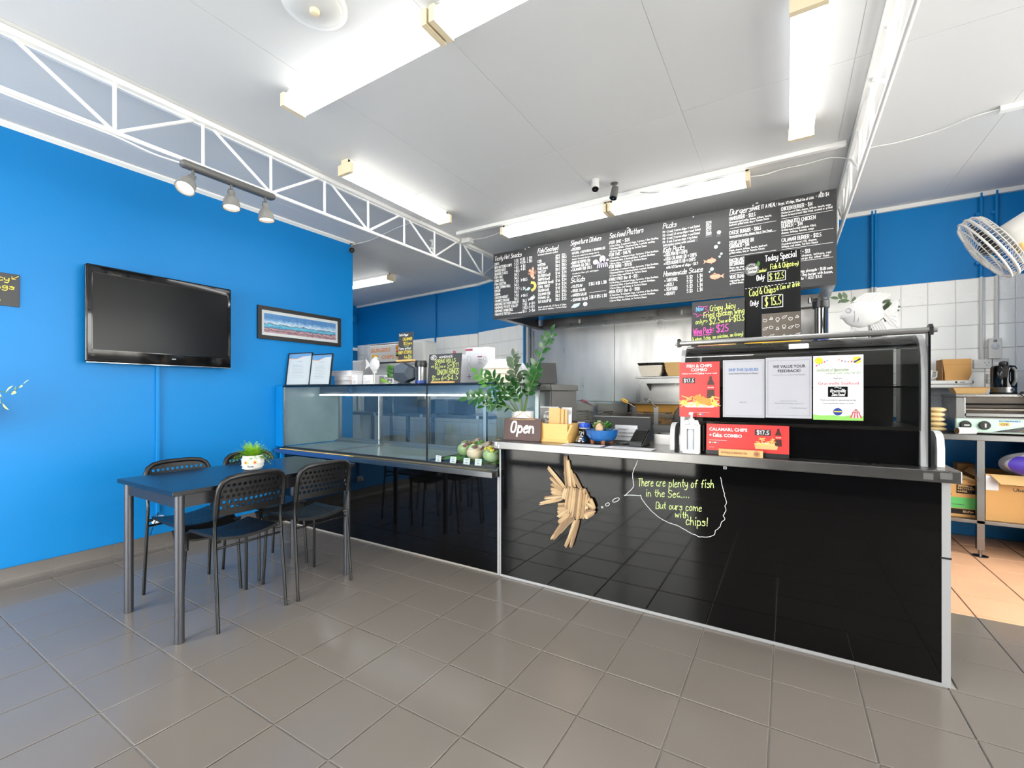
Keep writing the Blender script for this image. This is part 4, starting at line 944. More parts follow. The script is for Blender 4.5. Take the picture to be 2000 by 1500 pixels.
def frond(parent, pts, n, size, m, r=.004, start=.35, spread=1.0, rnd=random.Random(1), name='stem'):
    P_ = [Vector(p) for p in pts]
    def at(f):
        f *= len(P_)-1; i = min(int(f), len(P_)-2); return P_[i].lerp(P_[i+1], f-i), (P_[i+1]-P_[i]).normalized()
    q = [at(k/10)[0] for k in range(11)]
    st = MB().tube(q, [r*(1-.6*k/10) for k in range(11)], 6).obj(name, 'stem', parent, 60)
    for k in range(n):
        f = start+(1-start)*k/(n-1); p, d = at(f); side = 1 if k % 2 else -1
        hv = Vector((0, 0, 1)) if abs(d.z) < .9 else Vector((0, -1, 0))
        lat = d.cross(Vector((0, -1, 0.15))).normalized()*side
        out = (d*.55+lat*spread+Vector((rnd.uniform(-.2, .2), rnd.uniform(-.35, .15), rnd.uniform(-.15, .15)))).normalized() if k < n-1 else d
        nrm = Vector((rnd.uniform(-.3, .3), -1, .45)).normalized(); x_ = out.cross(nrm).normalized(); nrm = x_.cross(out)
        M = Matrix((x_, out, nrm)).transposed().to_euler(); s_ = size*rnd.uniform(.8, 1.1)*(1-.35*abs(f-.6))
        put(LM[m], 'leaf', st, tuple(p), M, (s_, s_, s_))
    return st
rz_ = random.Random(5)
for pts, n, s_, m in (([(.01, 0, .16), (.05, -.02, .30), (.11, -.02, .46), (.165, 0, .62), (.205, .01, .70)], 15, .075, 'leaf'),
                      ([(.02, -.01, .16), (.06, -.04, .28), (.11, -.06, .38), (.155, -.07, .46)], 13, .07, 'leaf'),
                      ([(-.0, 0, .16), (-.02, .0, .36), (-.07, .0, .46), (-.075, .0, .56)], 15, .075, 'leaf_grey'),
                      ([(-.02, -.02, .16), (-.06, -.10, .28), (-.13, -.20, .37), (-.21, -.235, .44)], 14, .07, 'leaf_light'),
                      ([(-.02, -.03, .16), (-.05, -.15, .24), (-.14, -.24, .29), (-.26, -.27, .27)], 15, .075, 'leaf'),
                      ([(0, -.03, .16), (-.02, -.10, .27), (-.06, -.19, .36), (-.11, -.22, .42)], 12, .075, 'leaf'),
                      ([(.01, -.03, .16), (.02, -.07, .25), (.0, -.10, .33), (-.03, -.12, .385)], 11, .07, 'leaf'),
                      ([(.0, .0, .16), (.03, .01, .3), (.04, .02, .4), (.03, .02, .47)], 11, .065, 'leaf'),
                      ([(0, -.03, .16), (-.03, -.12, .21), (-.08, -.21, .235), (-.15, -.24, .22)], 9, .06, 'leaf')):
    frond(t, pts, n, s_, m, rnd=rz_)
# bamboo box with cards and paper bags
t = thing('bamboo_box', 'light bamboo organiser box right of the Open sign', 'box', (-1.255, 2.60, ZK), rz=-.05)
MB().box(-.115, .115, -.06, .10, .0005, .012).obj('base', 'bamboo', t)
MB().box(-.115, .115, -.065, -.055, .012, .115).obj('front', 'bamboo', t); MB().box(-.115, .115, .09, .10, .012, .115).obj('back', 'bamboo', t)
for x in (-.115, .107): MB().box(x, x+.008, -.055, .09, .012, .115).obj('side', 'bamboo', t)
MB().box(-.13, .125, -.075, -.066, .0005, .018).obj('foot_rail', 'bamboo', t)
MB().prism([(.09, .012), (.102, .012), (.150, .112), (.138, .112)], -.066, -.058, 'y').obj('slanted_end', 'bamboo', t)
t2 = sheet('logo_card', 'grey card with a round white shop logo standing in the bamboo box', 'card', .135, .2, (-1.325, 2.638, ZK+.014), 'dark_grey_metal', rx=-.04, th=.004)
I = Ink((0, 0, 0), (1, 0, 0), (0, 0, 1)); I.hand('Graceville', -.04, .13, .022, .003, to=.045, slant=.2); I.hand('Seafood', -.032, .10, .022, .003, to=.036, slant=.2); I.stroke([(-.03, .165), (-.012, .175), (.01, .165), (.03, .175), (.03, .155), (.01, .165)], .003, 0); I.obj('logo', 'chalk_white', t2)
MB().box(-.0675, .0675, -.001, .005, .198, .203).obj('white_edge', 'paper', t2)
for k, (x, rz, y) in enumerate(((-1.262, .06, 2.585), (-1.240, .03, 2.597), (-1.222, -.02, 2.609))):
    q = sheet('paper_bag', ('front brown paper bag in the bamboo box', 'middle brown paper bag in the bamboo box', 'rear brown paper bag in the bamboo box')[k], 'paper bag', .075, .198-.004*k, (x, y, ZK+.014), 'kraft', rx=-.05, rz=rz, th=.004, group='paper bags in the bamboo box')
    MB().box(-.0365, .0365, -.0008, 0, .10, .103).obj('fold', 'wood_light', q)
for k, (x, h, y, lb) in enumerate(((-1.205, .20, 2.652, 'tall white printed card at the back of the bamboo box'), (-1.196, .155, 2.628, 'short white card at the right of the bamboo box'))):
    q = sheet('paper_card', lb, 'card', .07, h, (x, y, ZK+.014), 'paper', rx=-.03, th=.002, group='white cards in the bamboo box')
    I = Ink((0, 0, 0), (1, 0, 0), (0, 0, 1)); 
    for j in range(4): I.rect(-.02, h-.03-.008*j, .0+.006*(j % 2), h-.027-.008*j)
    I.obj('printed_lines', 'grey_ink', q)
# cup, bell
t = thing('takeaway_cup', 'black paper cup with a bright blue lid behind the desk bell', 'cup', (-1.098, 2.695, ZK))
MB().lathe([(.026, .0005), (.029, .001), (.034, .10), (.0001, .10)], n=24).obj('cup', 'black_plastic', t, 40)
MB().lathe([(.036, .088), (.037, .099), (.035, .112), (.03, .114), (.0001, .112)], n=24).obj('lid', 'lid_blue', t, 40); MB().lathe([(.0345, .080), (.0355, .088), (.034, .088)], n=24).obj('white_band', 'paper', t, 40)
I = Ink((-.022, -.0335, .045), (1, 0, 0), (0, 0, 1)); I.hand('FM', 0, 0, .018, .003); I.obj('marking', 'chalk_white', t)
t = thing('desk_bell', 'chrome desk bell in front of the black cup', 'bell', (-1.082, 2.60, ZK))
MB().lathe([(.042, .0005), (.044, .004), (.04, .008), (.0001, .008)], n=28).obj('base', 'black_plastic', t, 40)
MB().lathe([(.038, .009), (.037, .016), (.03, .032), (.018, .042), (.0001, .046)], n=28).obj('dome', 'chrome', t, 60); MB().cyl((0, 0, .044), (0, 0, .056), .005, n=10).obj('button', 'chrome', t, 40)
# black pole display behind the cup
t = thing('receipt_printer', 'small black receipt printer behind the cup and bell', 'printer', (-1.14, 2.79, ZK))
MB().rbox(-.07, .07, -.06, .06, .0005, .125, .008).obj('body', 'black_plastic', t); MB().box(-.02, .03, -.062, -.0605, .095, .12).obj('label_tab', 'paper', t); MB().box(-.05, .05, -.04, -.02, .125, .128).obj('paper_slot', 'dark_grey_metal', t)
# succulent bowl
t = thing('succulent_bowl', 'lobed blue glazed bowl of succulents with a smooth stone', 'plant', (-.955, 2.615, ZK))
MB().lathe([(.0001, .018), (.06, .018), (.078, .03), (.092, .055), (.096, .078), (.099, .084), (.093, .086), (.088, .078), (.0001, .074)], n=48, lobes=4, amp=.045).obj('bowl', 'blue_glaze', t, 50)
for a in (.5, 2.0, 3.6, 5.2): MB().lathe([(.011, .0005), (.013, .018), (.016, .028)], (.055*math.cos(a), .055*math.sin(a), 0), 10).obj('foot', 'clay', t, 50)
MB().lathe([(.088, .076), (.05, .082), (.0001, .084)], n=24).obj('soil', 'soil', t, 50)
MB().sphere((.005, -.055, .095), .03, 18, 12, (.78, .6, 1.1)).obj('stone', 'pebble', t, 60)
for k in range(16):
    a = rz_.uniform(0, 2*PI); r = rz_.uniform(.02, .07); p = Vector((r*math.cos(a), r*math.sin(a)*.8, .08)); hgt = rz_.uniform(.02, .05); m = 'leaf_light' if p.x > .03 else 'succulent'
    st = MB().cyl(p, p+Vector((0, 0, hgt)), .0025, n=5).obj('stem', 'stem', t)
    for j in range(7):
        b = j*2.4; d = Vector((math.cos(b), math.sin(b), rz_.uniform(.3, 1))).normalized(); x_ = d.cross(Vector((0, 0, 1))).normalized(); n_ = x_.cross(d)
        put(LM[m], 'leaf', st, tuple(p+Vector((0, 0, hgt*(.3+.1*j)))), Matrix((x_, d, n_)).transposed().to_euler(), (.034, .034, .034))
# surcharge sign, POS box
t = sheet('surcharge_sign', 'small white surcharge notice behind the succulents', 'sign', .14, .095, (-.85, 2.752, ZK+.012), 'paper', rx=-.12, th=.003)
I = Ink((0, 0, 0), (1, 0, 0), (0, 0, 1)); I.text('Surcharge of', -.05, .066, .009, bold=.01); I.text('1.5% will be applied', -.05, .044, .009, to=.052, bold=.01); I.text('to eftpos payments', -.05, .022, .009, to=.05, bold=.01); I.obj('lettering', 'dark_ink', t)
MB().box(-.075, .075, -.012, .03, -.012, 0).obj('base', 'black_plastic', t)
t = thing('pos_terminal', 'black till screen seen from behind with a grey top edge', 'till', (-.945, 2.95, ZK), rz=.0)
MB().prism([(-.06, .002), (.08, .002), (.08, .03), (.03, .145), (.0, .145), (-.05, .03)], -.2, .2, 'x').obj('housing', 'black_plastic', t); MB().box(-.19, .19, .0, .032, .145, .15).obj('top_edge', 'grey_metal', t)
t = thing('card_terminal', 'dark card payment terminal tilted on the worktop', 'card terminal', (-.735, 2.635, ZK), rz=-.15)
MB().prism([(-.05, .0005), (.06, .0005), (.06, .085), (.045, .09), (-.05, .022)], -.038, .038, 'x').obj('body', 'black_plastic', t)
MB().prism([(-.04, .0295), (.035, .0835), (.034, .0855), (-.041, .0315)], -.032, .032, 'x').obj('screen', 'lens_black', t)
MB().prism([(-.051, .004), (.061, .004), (.061, .075), (.048, .075)], .038, .041, 'x').obj('side_trim', 'dark_grey_metal', t)
t = thing('round_pad', 'small black round pad with a pale motif beside the card terminal', 'coaster', (-.84, 2.67, ZK))
MB().lathe([(.040, .0005), (.040, .006), (.036, .008), (.0001, .008)], n=24).obj('disc', 'black_plastic', t, 40)
I = Ink((0, 0, .008), (1, 0, 0), (0, 1, 0)); I.stroke([(-.015, -.01), (.015, .01)], .004, 0); I.stroke([(-.015, .01), (.015, -.01)], .004, 0); I.obj('motif', 'chalk_green', t)
for k, (x, y, w, d, rz, lb) in enumerate(((-1.02, 2.475, .24, .10, .03, 'left sheet of paper taped on the worktop by the front edge'), (-.74, 2.47, .26, .10, -.02, 'right sheet of paper taped on the worktop by the front edge'))):
    q = thing('paper_sheet', lb, 'paper', (x, y, ZK), rz, 'paper sheets on the worktop'); MB().box(-w/2, w/2, -d/2, d/2, .0004, .0012).obj('sheet', 'paper', q)
    I = Ink((0, 0, .0012), (1, 0, 0), (0, 1, 0), .0003)
    for j in range(5): I.rect(-w*.4, .03-j*.015, w*(.1+.06*(j % 3)), .033-j*.015)
    I.obj('printed_lines', 'grey_ink', q)
t = thing('steel_box', 'low open stainless box on the worktop beside the hot cabinet', 'box', (-.60, 2.82, ZK))
MB().box(-.08, .08, -.07, -.064, .0005, .06).obj('front', 'steel', t); MB().box(-.08, .08, .064, .07, .0005, .06).obj('back', 'steel', t); MB().box(-.08, .08, -.064, .064, .0005, .006).obj('base', 'steel', t)
for x in (-.08, .074): MB().box(x, x+.006, -.064, .064, .006, .06).obj('side', 'steel', t)
# sanitiser pump in a card carrier
t = thing('sanitiser_pump', 'hand sanitiser pump bottle in a grey card carrier', 'pump bottle', (-.412, 2.437, ZK))
bx = MB(); frame_rect(bx, -.038, .038, -.028, -.026, .0005, .145, .02); bx.obj('front_card', 'offwhite', t)
for x in (-.038, .036): MB().box(x, x+.002, -.026, .026, .0005, .145).obj('side_card', 'offwhite', t)
MB().prism([(-.038, .145), (.038, .145), (.03, .168), (-.03, .168)], -.003, .003, 'y').obj('gable', 'offwhite', t)
MB().lathe([(.024, .002), (.027, .006), (.027, .105), (.022, .125), (.012, .135), (.012, .16), (.0001, .16)], n=24).obj('bottle', 'liquid_gel', t, 50)
MB().lathe([(.014, .155), (.014, .175), (.006, .178), (.006, .198), (.0001, .198)], n=16).obj('pump_collar', 'white_plastic', t, 40); MB().rbox(-.008, .008, -.036, .008, .196, .208, .004).obj('nozzle', 'white_plastic', t)
# calamari sign and tea sign
def bottle2d(parent, x, z, h, y=0.0):
    w = h*.15
    P_ = [(-w, 0), (w, 0), (w*1.02, h*.1), (w*.9, h*.3), (w, h*.5), (w*.8, h*.66), (w*.36, h*.8), (w*.34, h*.92), (-w*.34, h*.92), (-w*.36, h*.8), (-w*.8, h*.66), (-w, h*.5), (-w*.9, h*.3), (-w*1.02, h*.1)]
    J = Ink((0, y, 0), (1, 0, 0), (0, 0, 1)); J.poly([(x+a, z+b) for a, b in P_]); J.obj('bottle_print', 'cola', parent)
    J = Ink((0, y, 0), (1, 0, 0), (0, 0, 1), .0016); J.rect(x-w*.95, z+h*.36, x+w*.95, z+h*.56); J.obj('bottle_label', 'red_print', parent)
    J = Ink((0, y, 0), (1, 0, 0), (0, 0, 1), .0016); J.rect(x-w*.4, z+h*.92, x+w*.4, z+h); J.obj('bottle_cap', 'red_ink', parent)
    J = Ink((0, y, 0), (1, 0, 0), (0, 0, 1), .002); J.hand('Coca-Cola', x-w*.8, z+h*.43, h*.05, h*.008, to=x+w*.8, slant=.2); J.obj('label_script', 'chalk_white', parent)
def chips2d(parent, x0, x1, z, h, y=0.0, seed=1, fillet=True):
    r_ = random.Random(seed); J = Ink((0, y, 0), (1, 0, 0), (0, 0, 1), .0016)
    for k in range(46):
        a = r_.uniform(x0, x1); b = z+h*r_.random()**1.5*.8; an = r_.uniform(-.6, 2.6); l = (x1-x0)*.24; w = l*.17
        c, s_ = math.cos(an), math.sin(an); e = (r_.random()*.0004)
        J.mb.add([J.P((a+c*u*l-s_*v*w, b+(s_*u*l+c*v*w)*.6))-Vector((0, e, 0)) for u, v in ((-.5, -.5), (.5, -.5), (.5, .5), (-.5, .5))], [(0, 1, 2, 3)])
    J.obj('chips_print', 'chip_gold', parent)
    J = Ink((0, y, 0), (1, 0, 0), (0, 0, 1), .001); J.poly([(x0-.012, z+h*.15), (x0+.02, z-h*.22), (x1-.02, z-h*.22), (x1+.012, z+h*.15), ((x0+x1)/2, z+h*.3)]); J.obj('paper_print', 'paper', parent)
    if fillet:
        J = Ink((0, y, 0), (1, 0, 0), (0, 0, 1), .0024); xm = x0+(x1-x0)*.62; J.poly([(xm-.055, z+h*.75), (xm-.03, z+h*.95), (xm+.02, z+h*.62), (xm+.055, z+h*.15), (xm+.03, z-h*.08), (xm-.02, z+h*.18)]); J.obj('fillet_print', 'fish_gold', parent)
        J = Ink((0, y, 0), (1, 0, 0), (0, 0, 1), .003); J.poly([(x1-.03, z+h*.35), (x1-.005, z+h*.18), (x1-.002, z), (x1-.022, z+h*.02)]); J.obj('lemon_print', 'lemon', parent)
t = sheet('combo_sign', 'wide red calamari and chips combo sign at the foot of the hot cabinet', 'sign', .357, .132, (-.166, 2.455, ZK+.02), 'red_print', rx=-.06, th=.004)
I = Ink((0, 0, 0), (1, 0, 0), (0, 0, 1)); I.text('CALAMARI, CHIPS', -.165, .098, .0155, to=.005, bold=.02); I.text('+', -.165, .068, .0155, bold=.02); I.hand('Coke.', -.148, .068, .018, .0032, to=-.105, slant=.1); I.text('COMBO', -.098, .068, .0155, to=-.018, bold=.02)
I.rect(-.165, .05, -.085, .0508); I.rect(-.165, .015, -.14, .0158); I.obj('lettering', 'chalk_white', t)
I = Ink((0, 0, 0), (1, 0, 0), (0, 0, 1)); I.rect(.038, .083, .104, .111); I.obj('price_patch', 'dark_ink', t); I = Ink((0, 0, 0), (1, 0, 0), (0, 0, 1), .002); I.hand('$17.5', .046, .088, .018, .0026, to=.096); I.obj('price', 'chalk_white', t)
bottle2d(t, .135, .035, .09); chips2d(t, .045, .12, .038, .04, seed=4, fillet=False)
I = Ink((0, 0, 0), (1, 0, 0), (0, 0, 1)); I.poly([(.035, .045), (.04, .018), (.13, .018), (.135, .045)]); I.obj('tray_print', 'kraft', t)
for k, m in enumerate(('chalk_white', 'box_green', 'chalk_white', 'blue_ink')): J = Ink((0, 0, 0), (1, 0, 0), (0, 0, 1)); J.rect(-.165+.012*k, .036, -.157+.012*k, .041); J.obj('badge', m, t)
MB().box(-.18, .178, -.002, .02, -.02, 0).obj('black_foot', 'black_plastic', t)
t = sheet('tea_sign', 'small kraft card sign reading naturally brewed tea', 'sign', .19, .033, (-.188, 2.42, ZK), 'kraft', th=.008)
I = Ink((0, 0, 0), (1, 0, 0), (0, 0, 1)); I.text('NATURALLY BREWED TEA', -.085, .012, .009, to=.03, bold=.02); I.ring(.07, .0165, .012, .002); I.disc(.07, .0165, .008); I.obj('lettering', 'clay', t)
# ================================================================== NOTICES ON THE HOT CABINET GLASS
GY = 2.476
def poster(name, label, x0, x1, z0, z1, m, th=.0012, y=GY, group=None):
    t = thing(name, label, 'poster', ((x0+x1)/2, y, z0), group=group); MB().box(-(x1-x0)/2, (x1-x0)/2, -th, 0, 0, z1-z0).obj('sheet', m, t); return t
PI_ = lambda lift=.0012, y=-.0012: Ink((0, y, 0), (1, 0, 0), (0, 0, 1), lift*.6)
t = poster('combo_poster', 'tall red fish and chips combo poster on the left of the glass', -.478, -.285, 1.058, 1.341, 'red_print')
I = PI_(); I.text('FISH & CHIPS', 0, .256, .0155, 'CENTER', bold=.02); I.text('COMBO', 0, .236, .0155, 'CENTER', bold=.02); I.text('Add an ice-cold', -.085, .221, .0075, to=-.012, bold=.01); I.hand('Coke', -.008, .220, .010, .0018, to=.022, slant=.1); I.text('to your meal', .026, .221, .0075, to=.083, bold=.01); I.rect(-.05, .024, .05, .0246); I.obj('lettering', 'chalk_white', t)
I = PI_(); I.rect(-.08, .175, -.02, .202); I.obj('price_patch', 'dark_ink', t); I = PI_(.002); I.hand('$17.5', -.074, .180, .017, .0026, to=-.026); I.obj('price', 'chalk_white', t)
bottle2d(t, .055, .098, .12, -.0012); chips2d(t, -.082, .085, .062, .055, -.0012, 2)
for k, m in enumerate(('box_green', 'chalk_white', 'blue_ink')): J = PI_(); J.rect(-.01+.012*k, .012, -.002+.012*k, .018); J.obj('badge', m, t)
# display stand behind the poster
t = poster('queue_notice', 'laminated white notice reading skip the queues', -.270, -.088, 1.062, 1.345, 'laminate')
I = PI_(); I.text('SKIP THE QUEUES', -.065, .228, .0135, to=.065, bold=.02); I.obj('heading', 'blue_ink', t); I = PI_(); I.text('Order Online for Pick-up or Delivery', -.065, .212, .0075, to=.065, bold=.01); I.text('Scan me !', -.016, .072, .006); I.obj('lettering', 'dark_ink', t)
I = PI_(); 
for a, b, c, d in ((-.085, .008, .085, .0092), (-.085, .274, .085, .2752), (-.0852, .008, -.084, .275), (.084, .008, .0852, .275)): I.rect(a, b, c, d)
I.obj('border', 'grey_ink', t); MB().box(-.094, .094, -.0022, -.0019, -.004, .287).obj('film', 'film', t)
t = poster('feedback_notice', 'laminated white notice reading we value your feedback', -.084, .101, 1.064, 1.35, 'laminate')
I = PI_(); I.text('WE VALUE YOUR', -.062, .236, .0135, to=.068, bold=.02); I.text('FEEDBACK!', -.042, .215, .0135, to=.048, bold=.02); I.obj('heading', 'dark_ink', t)
I = PI_(); I.text('Scan the QR Code & Share Your Thoughts', -.062, .2, .006, to=.068); I.text('Thank you for your time', -.03, .078, .006, to=.035); I.text("We look forward to seeing you again soon!", -.055, .067, .006, to=.06); I.text('Graceville Seafood Team', .01, .046, .0055, to=.072)
for a, b, c, d in ((-.083, .012, .084, .0132), (-.083, .27, .084, .2712), (-.0832, .012, -.082, .271), (.083, .012, .0842, .271)): I.rect(a, b, c, d)
I.obj('lettering', 'grey_ink', t); MB().box(-.0945, .095, -.0022, -.0019, -.004, .288).obj('film', 'film', t)
t = poster('certificate_poster', 'colourful school fair certificate of appreciation on the glass', .106, .288, 1.06, 1.35, 'paper', y=GY-.003)
I = PI_(); I.hand('Certificate of Appreciation', -.08, .219, .014, .0012, to=.038, slant=.25); I.hand('Graceville State School Fair 2025', -.045, .206, .010, .0008, to=.082, slant=.15); I.obj('green_lettering', 'green_ink', t)
I = PI_(); I.text('Thank you', -.018, .184, .0065, to=.016); I.text('Thank you kindly for sponsoring our fair', -.066, .087, .007, to=.066); I.text('Your contribution means so much.', -.055, .073, .007, to=.058); I.obj('lettering', 'dark_ink', t)
I = PI_(); I.text('Graceville Seafood', -.072, .159, .0125, to=.074); I.obj('red_lettering', 'red_ink', t)
I = PI_(); I.rect(-.036, .104, .036, .150); I.obj('logo_panel', 'sign_black', t); I = PI_(.002); I.hand('Graceville', -.028, .125, .014, .002, to=.028, slant=.2); I.hand('Seafood', -.022, .109, .013, .002, to=.024, slant=.2); I.stroke([(-.012, .144), (-.004, .147), (.006, .143), (.012, .147), (.012, .140), (.006, .143)], .0014, 0); I.obj('logo_script', 'chalk_white', t)
I = PI_(); I.disc(-.07, .268, .0155, 24); I.obj('sun_print', 'yellow_print', t)
for k in range(12):
    x, z = ((-.082+.01*k, .248+.0055*k-.0) if k < 5 else (.0+.0115*(k-5), .272-.006*(k-5)+.0009*(k-5)**2)); J = PI_(.002); J.poly([(x, z), (x+.008, z+.002), (x+.003, z-.009)]); J.obj('bunting_flag', ('pink_print', 'lightblue_print', 'orange_print')[k % 3], t)
I = PI_(); I.poly([(.055, .280), (.082, .280), (.083, .258), (.069, .249), (.055, .258)]); I.obj('crest', 'yellow_print', t); I = PI_(.002); I.poly([(.056, .258), (.081, .276), (.081, .268), (.058, .253)]); I.obj('crest_band', 'blue_lamp', t)
I = PI_(); I.poly([(-.091, 0), (.091, 0), (.091, .02), (.05, .024), (.02, .018), (-.02, .022), (-.06, .02), (-.091, .024)]); I.obj('grass', 'grass_print', t)
I = PI_(.002); I.disc(0, .038, .0165, 24); I.obj('round_badge', 'blue_lamp', t); I = PI_(.0026); I.rect(-.014, .036, .014, .041); I.obj('badge_text', 'yellow_print', t)
for k in range(7):
    J = PI_(.002); a = -.021+.006*k; J.poly([(.065+a, .012), (.065+a+.006, .012), (.065+(a+.006)*.55, .036), (.065+a*.55, .036)]); J.poly([(.065+a*.7, .034), (.065+(a+.006)*.7, .034), (.0655, .052), (.0645, .052)]); J.obj('tent_stripe', 'red_ink' if k % 2 == 0 else 'paper', t)
# ================================================================== ON TOP OF THE HOT CABINET
ZR = 1.4355
Ink.WF = .78
def easel_sign(name, label, w, h, loc, m, tilt=-.12, base_w=None, base_m='wood_light', rz=0.0):
    t = thing(name, label, 'sign', loc, rot=(tilt, 0, rz)); MB().rbox(-w/2, w/2, 0, .005, .004, h, .002).obj('board', m, t)
    bw = base_w or w*.7
    MB().rbox(-bw/2, bw/2, -.016, .03, -.001, .014, .002).obj('foot', base_m, t); return t
t = easel_sign('wings_sign', 'chalkboard sign for new crispy fried chicken wings on the hot cabinet', .268, .262, (-.325, 2.70, ZR+.004), 'chalkboard', base_w=.19)
Q = lambda: Ink((0, 0, 0), (1, 0, 0), (0, 0, 1))
I = Q(); K = dict(jit=.02, rise=.05)
I.hand('Crispy Juicy', -.038, .200, .032, .0042, to=.088, **K); I.hand('Fried chicken wing', -.07, .165, .030, .004, to=.132, **K); I.hand('only=>', -.112, .132, .026, .0032, to=-.048, **K); I.hand('$2.5', -.04, .125, .038, .0042, to=.015, **K); I.hand('ea or', .02, .13, .018, .003, to=.053, **K); I.hand('6=$13.5', .058, .130, .036, .0042, to=.132, **K); I.obj('yellow_chalk', 'chalk_lime', t); I = Q(); I.hand('(6 wings, 1 chip, sm coleslaw, sm Gravy)', -.13, .036, .020, .0028, to=.128, rise=.06); I.obj('caption_chalk', 'chalk_lime', t)
I = Q(); I.hand('Wing Pack:', -.122, .072, .034, .0044, to=-.018, **K); I.hand('$25', -.003, .078, .040, .005, to=.055, **K); I.rect(-.122, .066, -.03, .0685); I.obj('pink_chalk', 'chalk_pink', t)
I = Q(); I.hand('New', -.110, .205, .026, .004, to=-.072, rise=.1); I.obj('blue_chalk', 'chalk_blue', t)
I = Q(); I.stroke([(-.125, .196), (-.105, .188), (-.108, .172), (-.088, .185), (-.066, .176), (-.068, .194), (-.045, .205), (-.062, .215), (-.05, .232), (-.075, .228), (-.10, .236)], .003, 0); I.obj('star_outline', 'chalk_pink', t)
t = easel_sign('special_sign', 'tall glossy black sign listing today special prices', .262, .50, (-.066, 2.735, ZR+.004), 'sign_black', tilt=-.10, base_w=.26, base_m='warn_yellow')
I = Q(); K = dict(jit=.02, rise=.04)
I.hand('Today Special', -.03, .452, .032, .0042, to=.112, **K); I.hand('Only:', -.070, .352, .030, .0036, to=-.032, **K); I.hand('Only:', -.100, .215, .028, .0036, to=-.06, **K)
for x0, z0, x1, z1 in ((-.018, .338, .062, .39), (-.045, .195, .05, .262)):
    for a, b, c, d in ((x0, z0, x1, z0+.0025), (x0, z1, x1, z1+.0025), (x0, z0, x0+.0025, z1), (x1, z0, x1+.0025, z1)): I.rect(a, b, c, d)
for k in range(16): I.rect(-.125+.0155*k, .312+.0005*k, -.116+.0155*k, .3145+.0005*k)
I.obj('white_chalk', 'chalk_white', t)
I = Q(); I.hand('Combo: ', -.068, .395, .020, .003, to=-.018, **K); I.hand('Fish & Chips', -.005, .405, .028, .0036, to=.09, **K); I.hand('(reg)', .093, .41, .018, .0026, to=.122, **K); I.hand('$ 12.5', -.010, .347, .034, .004, to=.056, **K); I.hand('Cod', -.105, .268, .040, .0044, to=-.064, **K); I.hand('& Chips', -.055, .275, .036, .0042, to=.018, **K); I.hand('& Can of drink', .024, .287, .024, .0032, to=.128, rise=.12); I.hand('$ 15.5', -.030, .207, .046, .005, to=.042, **K); I.obj('lime_chalk', 'chalk_lime', t)
I = Q(); I.disc(-.094, .418, .036, 28); I.obj('round_logo', 'dark_grey_metal', t); I = Ink((0, 0, 0), (1, 0, 0), (0, 0, 1), .002); I.hand('Graceville', -.12, .418, .016, .0024, to=-.067, slant=.2); I.hand('Seafood', -.114, .398, .016, .0024, to=-.073, slant=.2); I.stroke([(-.108, .442), (-.098, .447), (-.086, .441), (-.08, .446), (-.08, .437), (-.086, .441)], .002, 0); I.obj('logo_script', 'chalk_white', t)
put(LM['leaf_light'], 'leaf_motif', t, (-.062, -.002, .43), (PI/2, 0, 0), (.03, .03, .02))
I = Q(); I.rect(-.045, .014, .129, .165); I.obj('food_photo', 'steel_dark', t)
I = Ink((0, 0, 0), (1, 0, 0), (0, 0, 1), .002); r_ = random.Random(9)
for a in range(6):
    for b in range(3):
        x = -.03+.029*a; z = .035+.048*b+.008*(a % 2); k = (a+b) % 4
        if k == 0: I.ring(x, z, .008, .0018); I.stroke([(x-.006, z-.01), (x, z-.016), (x+.006, z-.01)], .0018)
        elif k == 1: I.ring(x, z, .010, .0018, .005, tilt=.5); I.disc(x+.012, z+.008, .002, 8)
        elif k == 2: I.stroke([(x-.009, z), (x-.006, z-.01), (x+.006, z-.01), (x+.009, z), (x+.004, z+.006), (x, z), (x-.004, z+.008), (x-.009, z)], .0018, 1)
        else: I.stroke([(x-.008, z-.008), (x, z+.01), (x+.008, z-.008), (x-.008, z-.008)], .0018, 1); I.ring(x+.004, z-.004, .003, .0014)
I.obj('doodles', 'chalk_white', t)
def straw_dispenser(loc, label, r=.036, h=.19):
    t = thing('straw_dispenser', label, 'dispenser', loc, group='straw dispensers')
    MB().lathe([(r, .0005), (r, .03), (.0001, .03)], n=24).obj('base', 'blue_lamp', t, 40)
    MB().lathe([(r*.72, .03), (r*.72, h-.045)], n=24).obj('tube', 'chrome', t, 50)
    for k in range(4):
        a = PI/4+k*PI/2; MB().cyl((r*.85*math.cos(a), r*.85*math.sin(a), .02), (r*.85*math.cos(a), r*.85*math.sin(a), h-.04), .005, n=8).obj('rod', 'black_plastic', t, 40)
    MB().lathe([(r*1.05, h-.05), (r*1.08, h-.046), (r*1.08, h-.014), (r*.98, h-.01), (r*.98, h), (.0001, h)], n=28).obj('lid', 'black_plastic', t, 40)
    return t
straw_dispenser((.155, 2.85, ZR), 'black and clear straw dispenser on the hot cabinet beside the white fish', .035, .24)
Ink.WF = 1.0
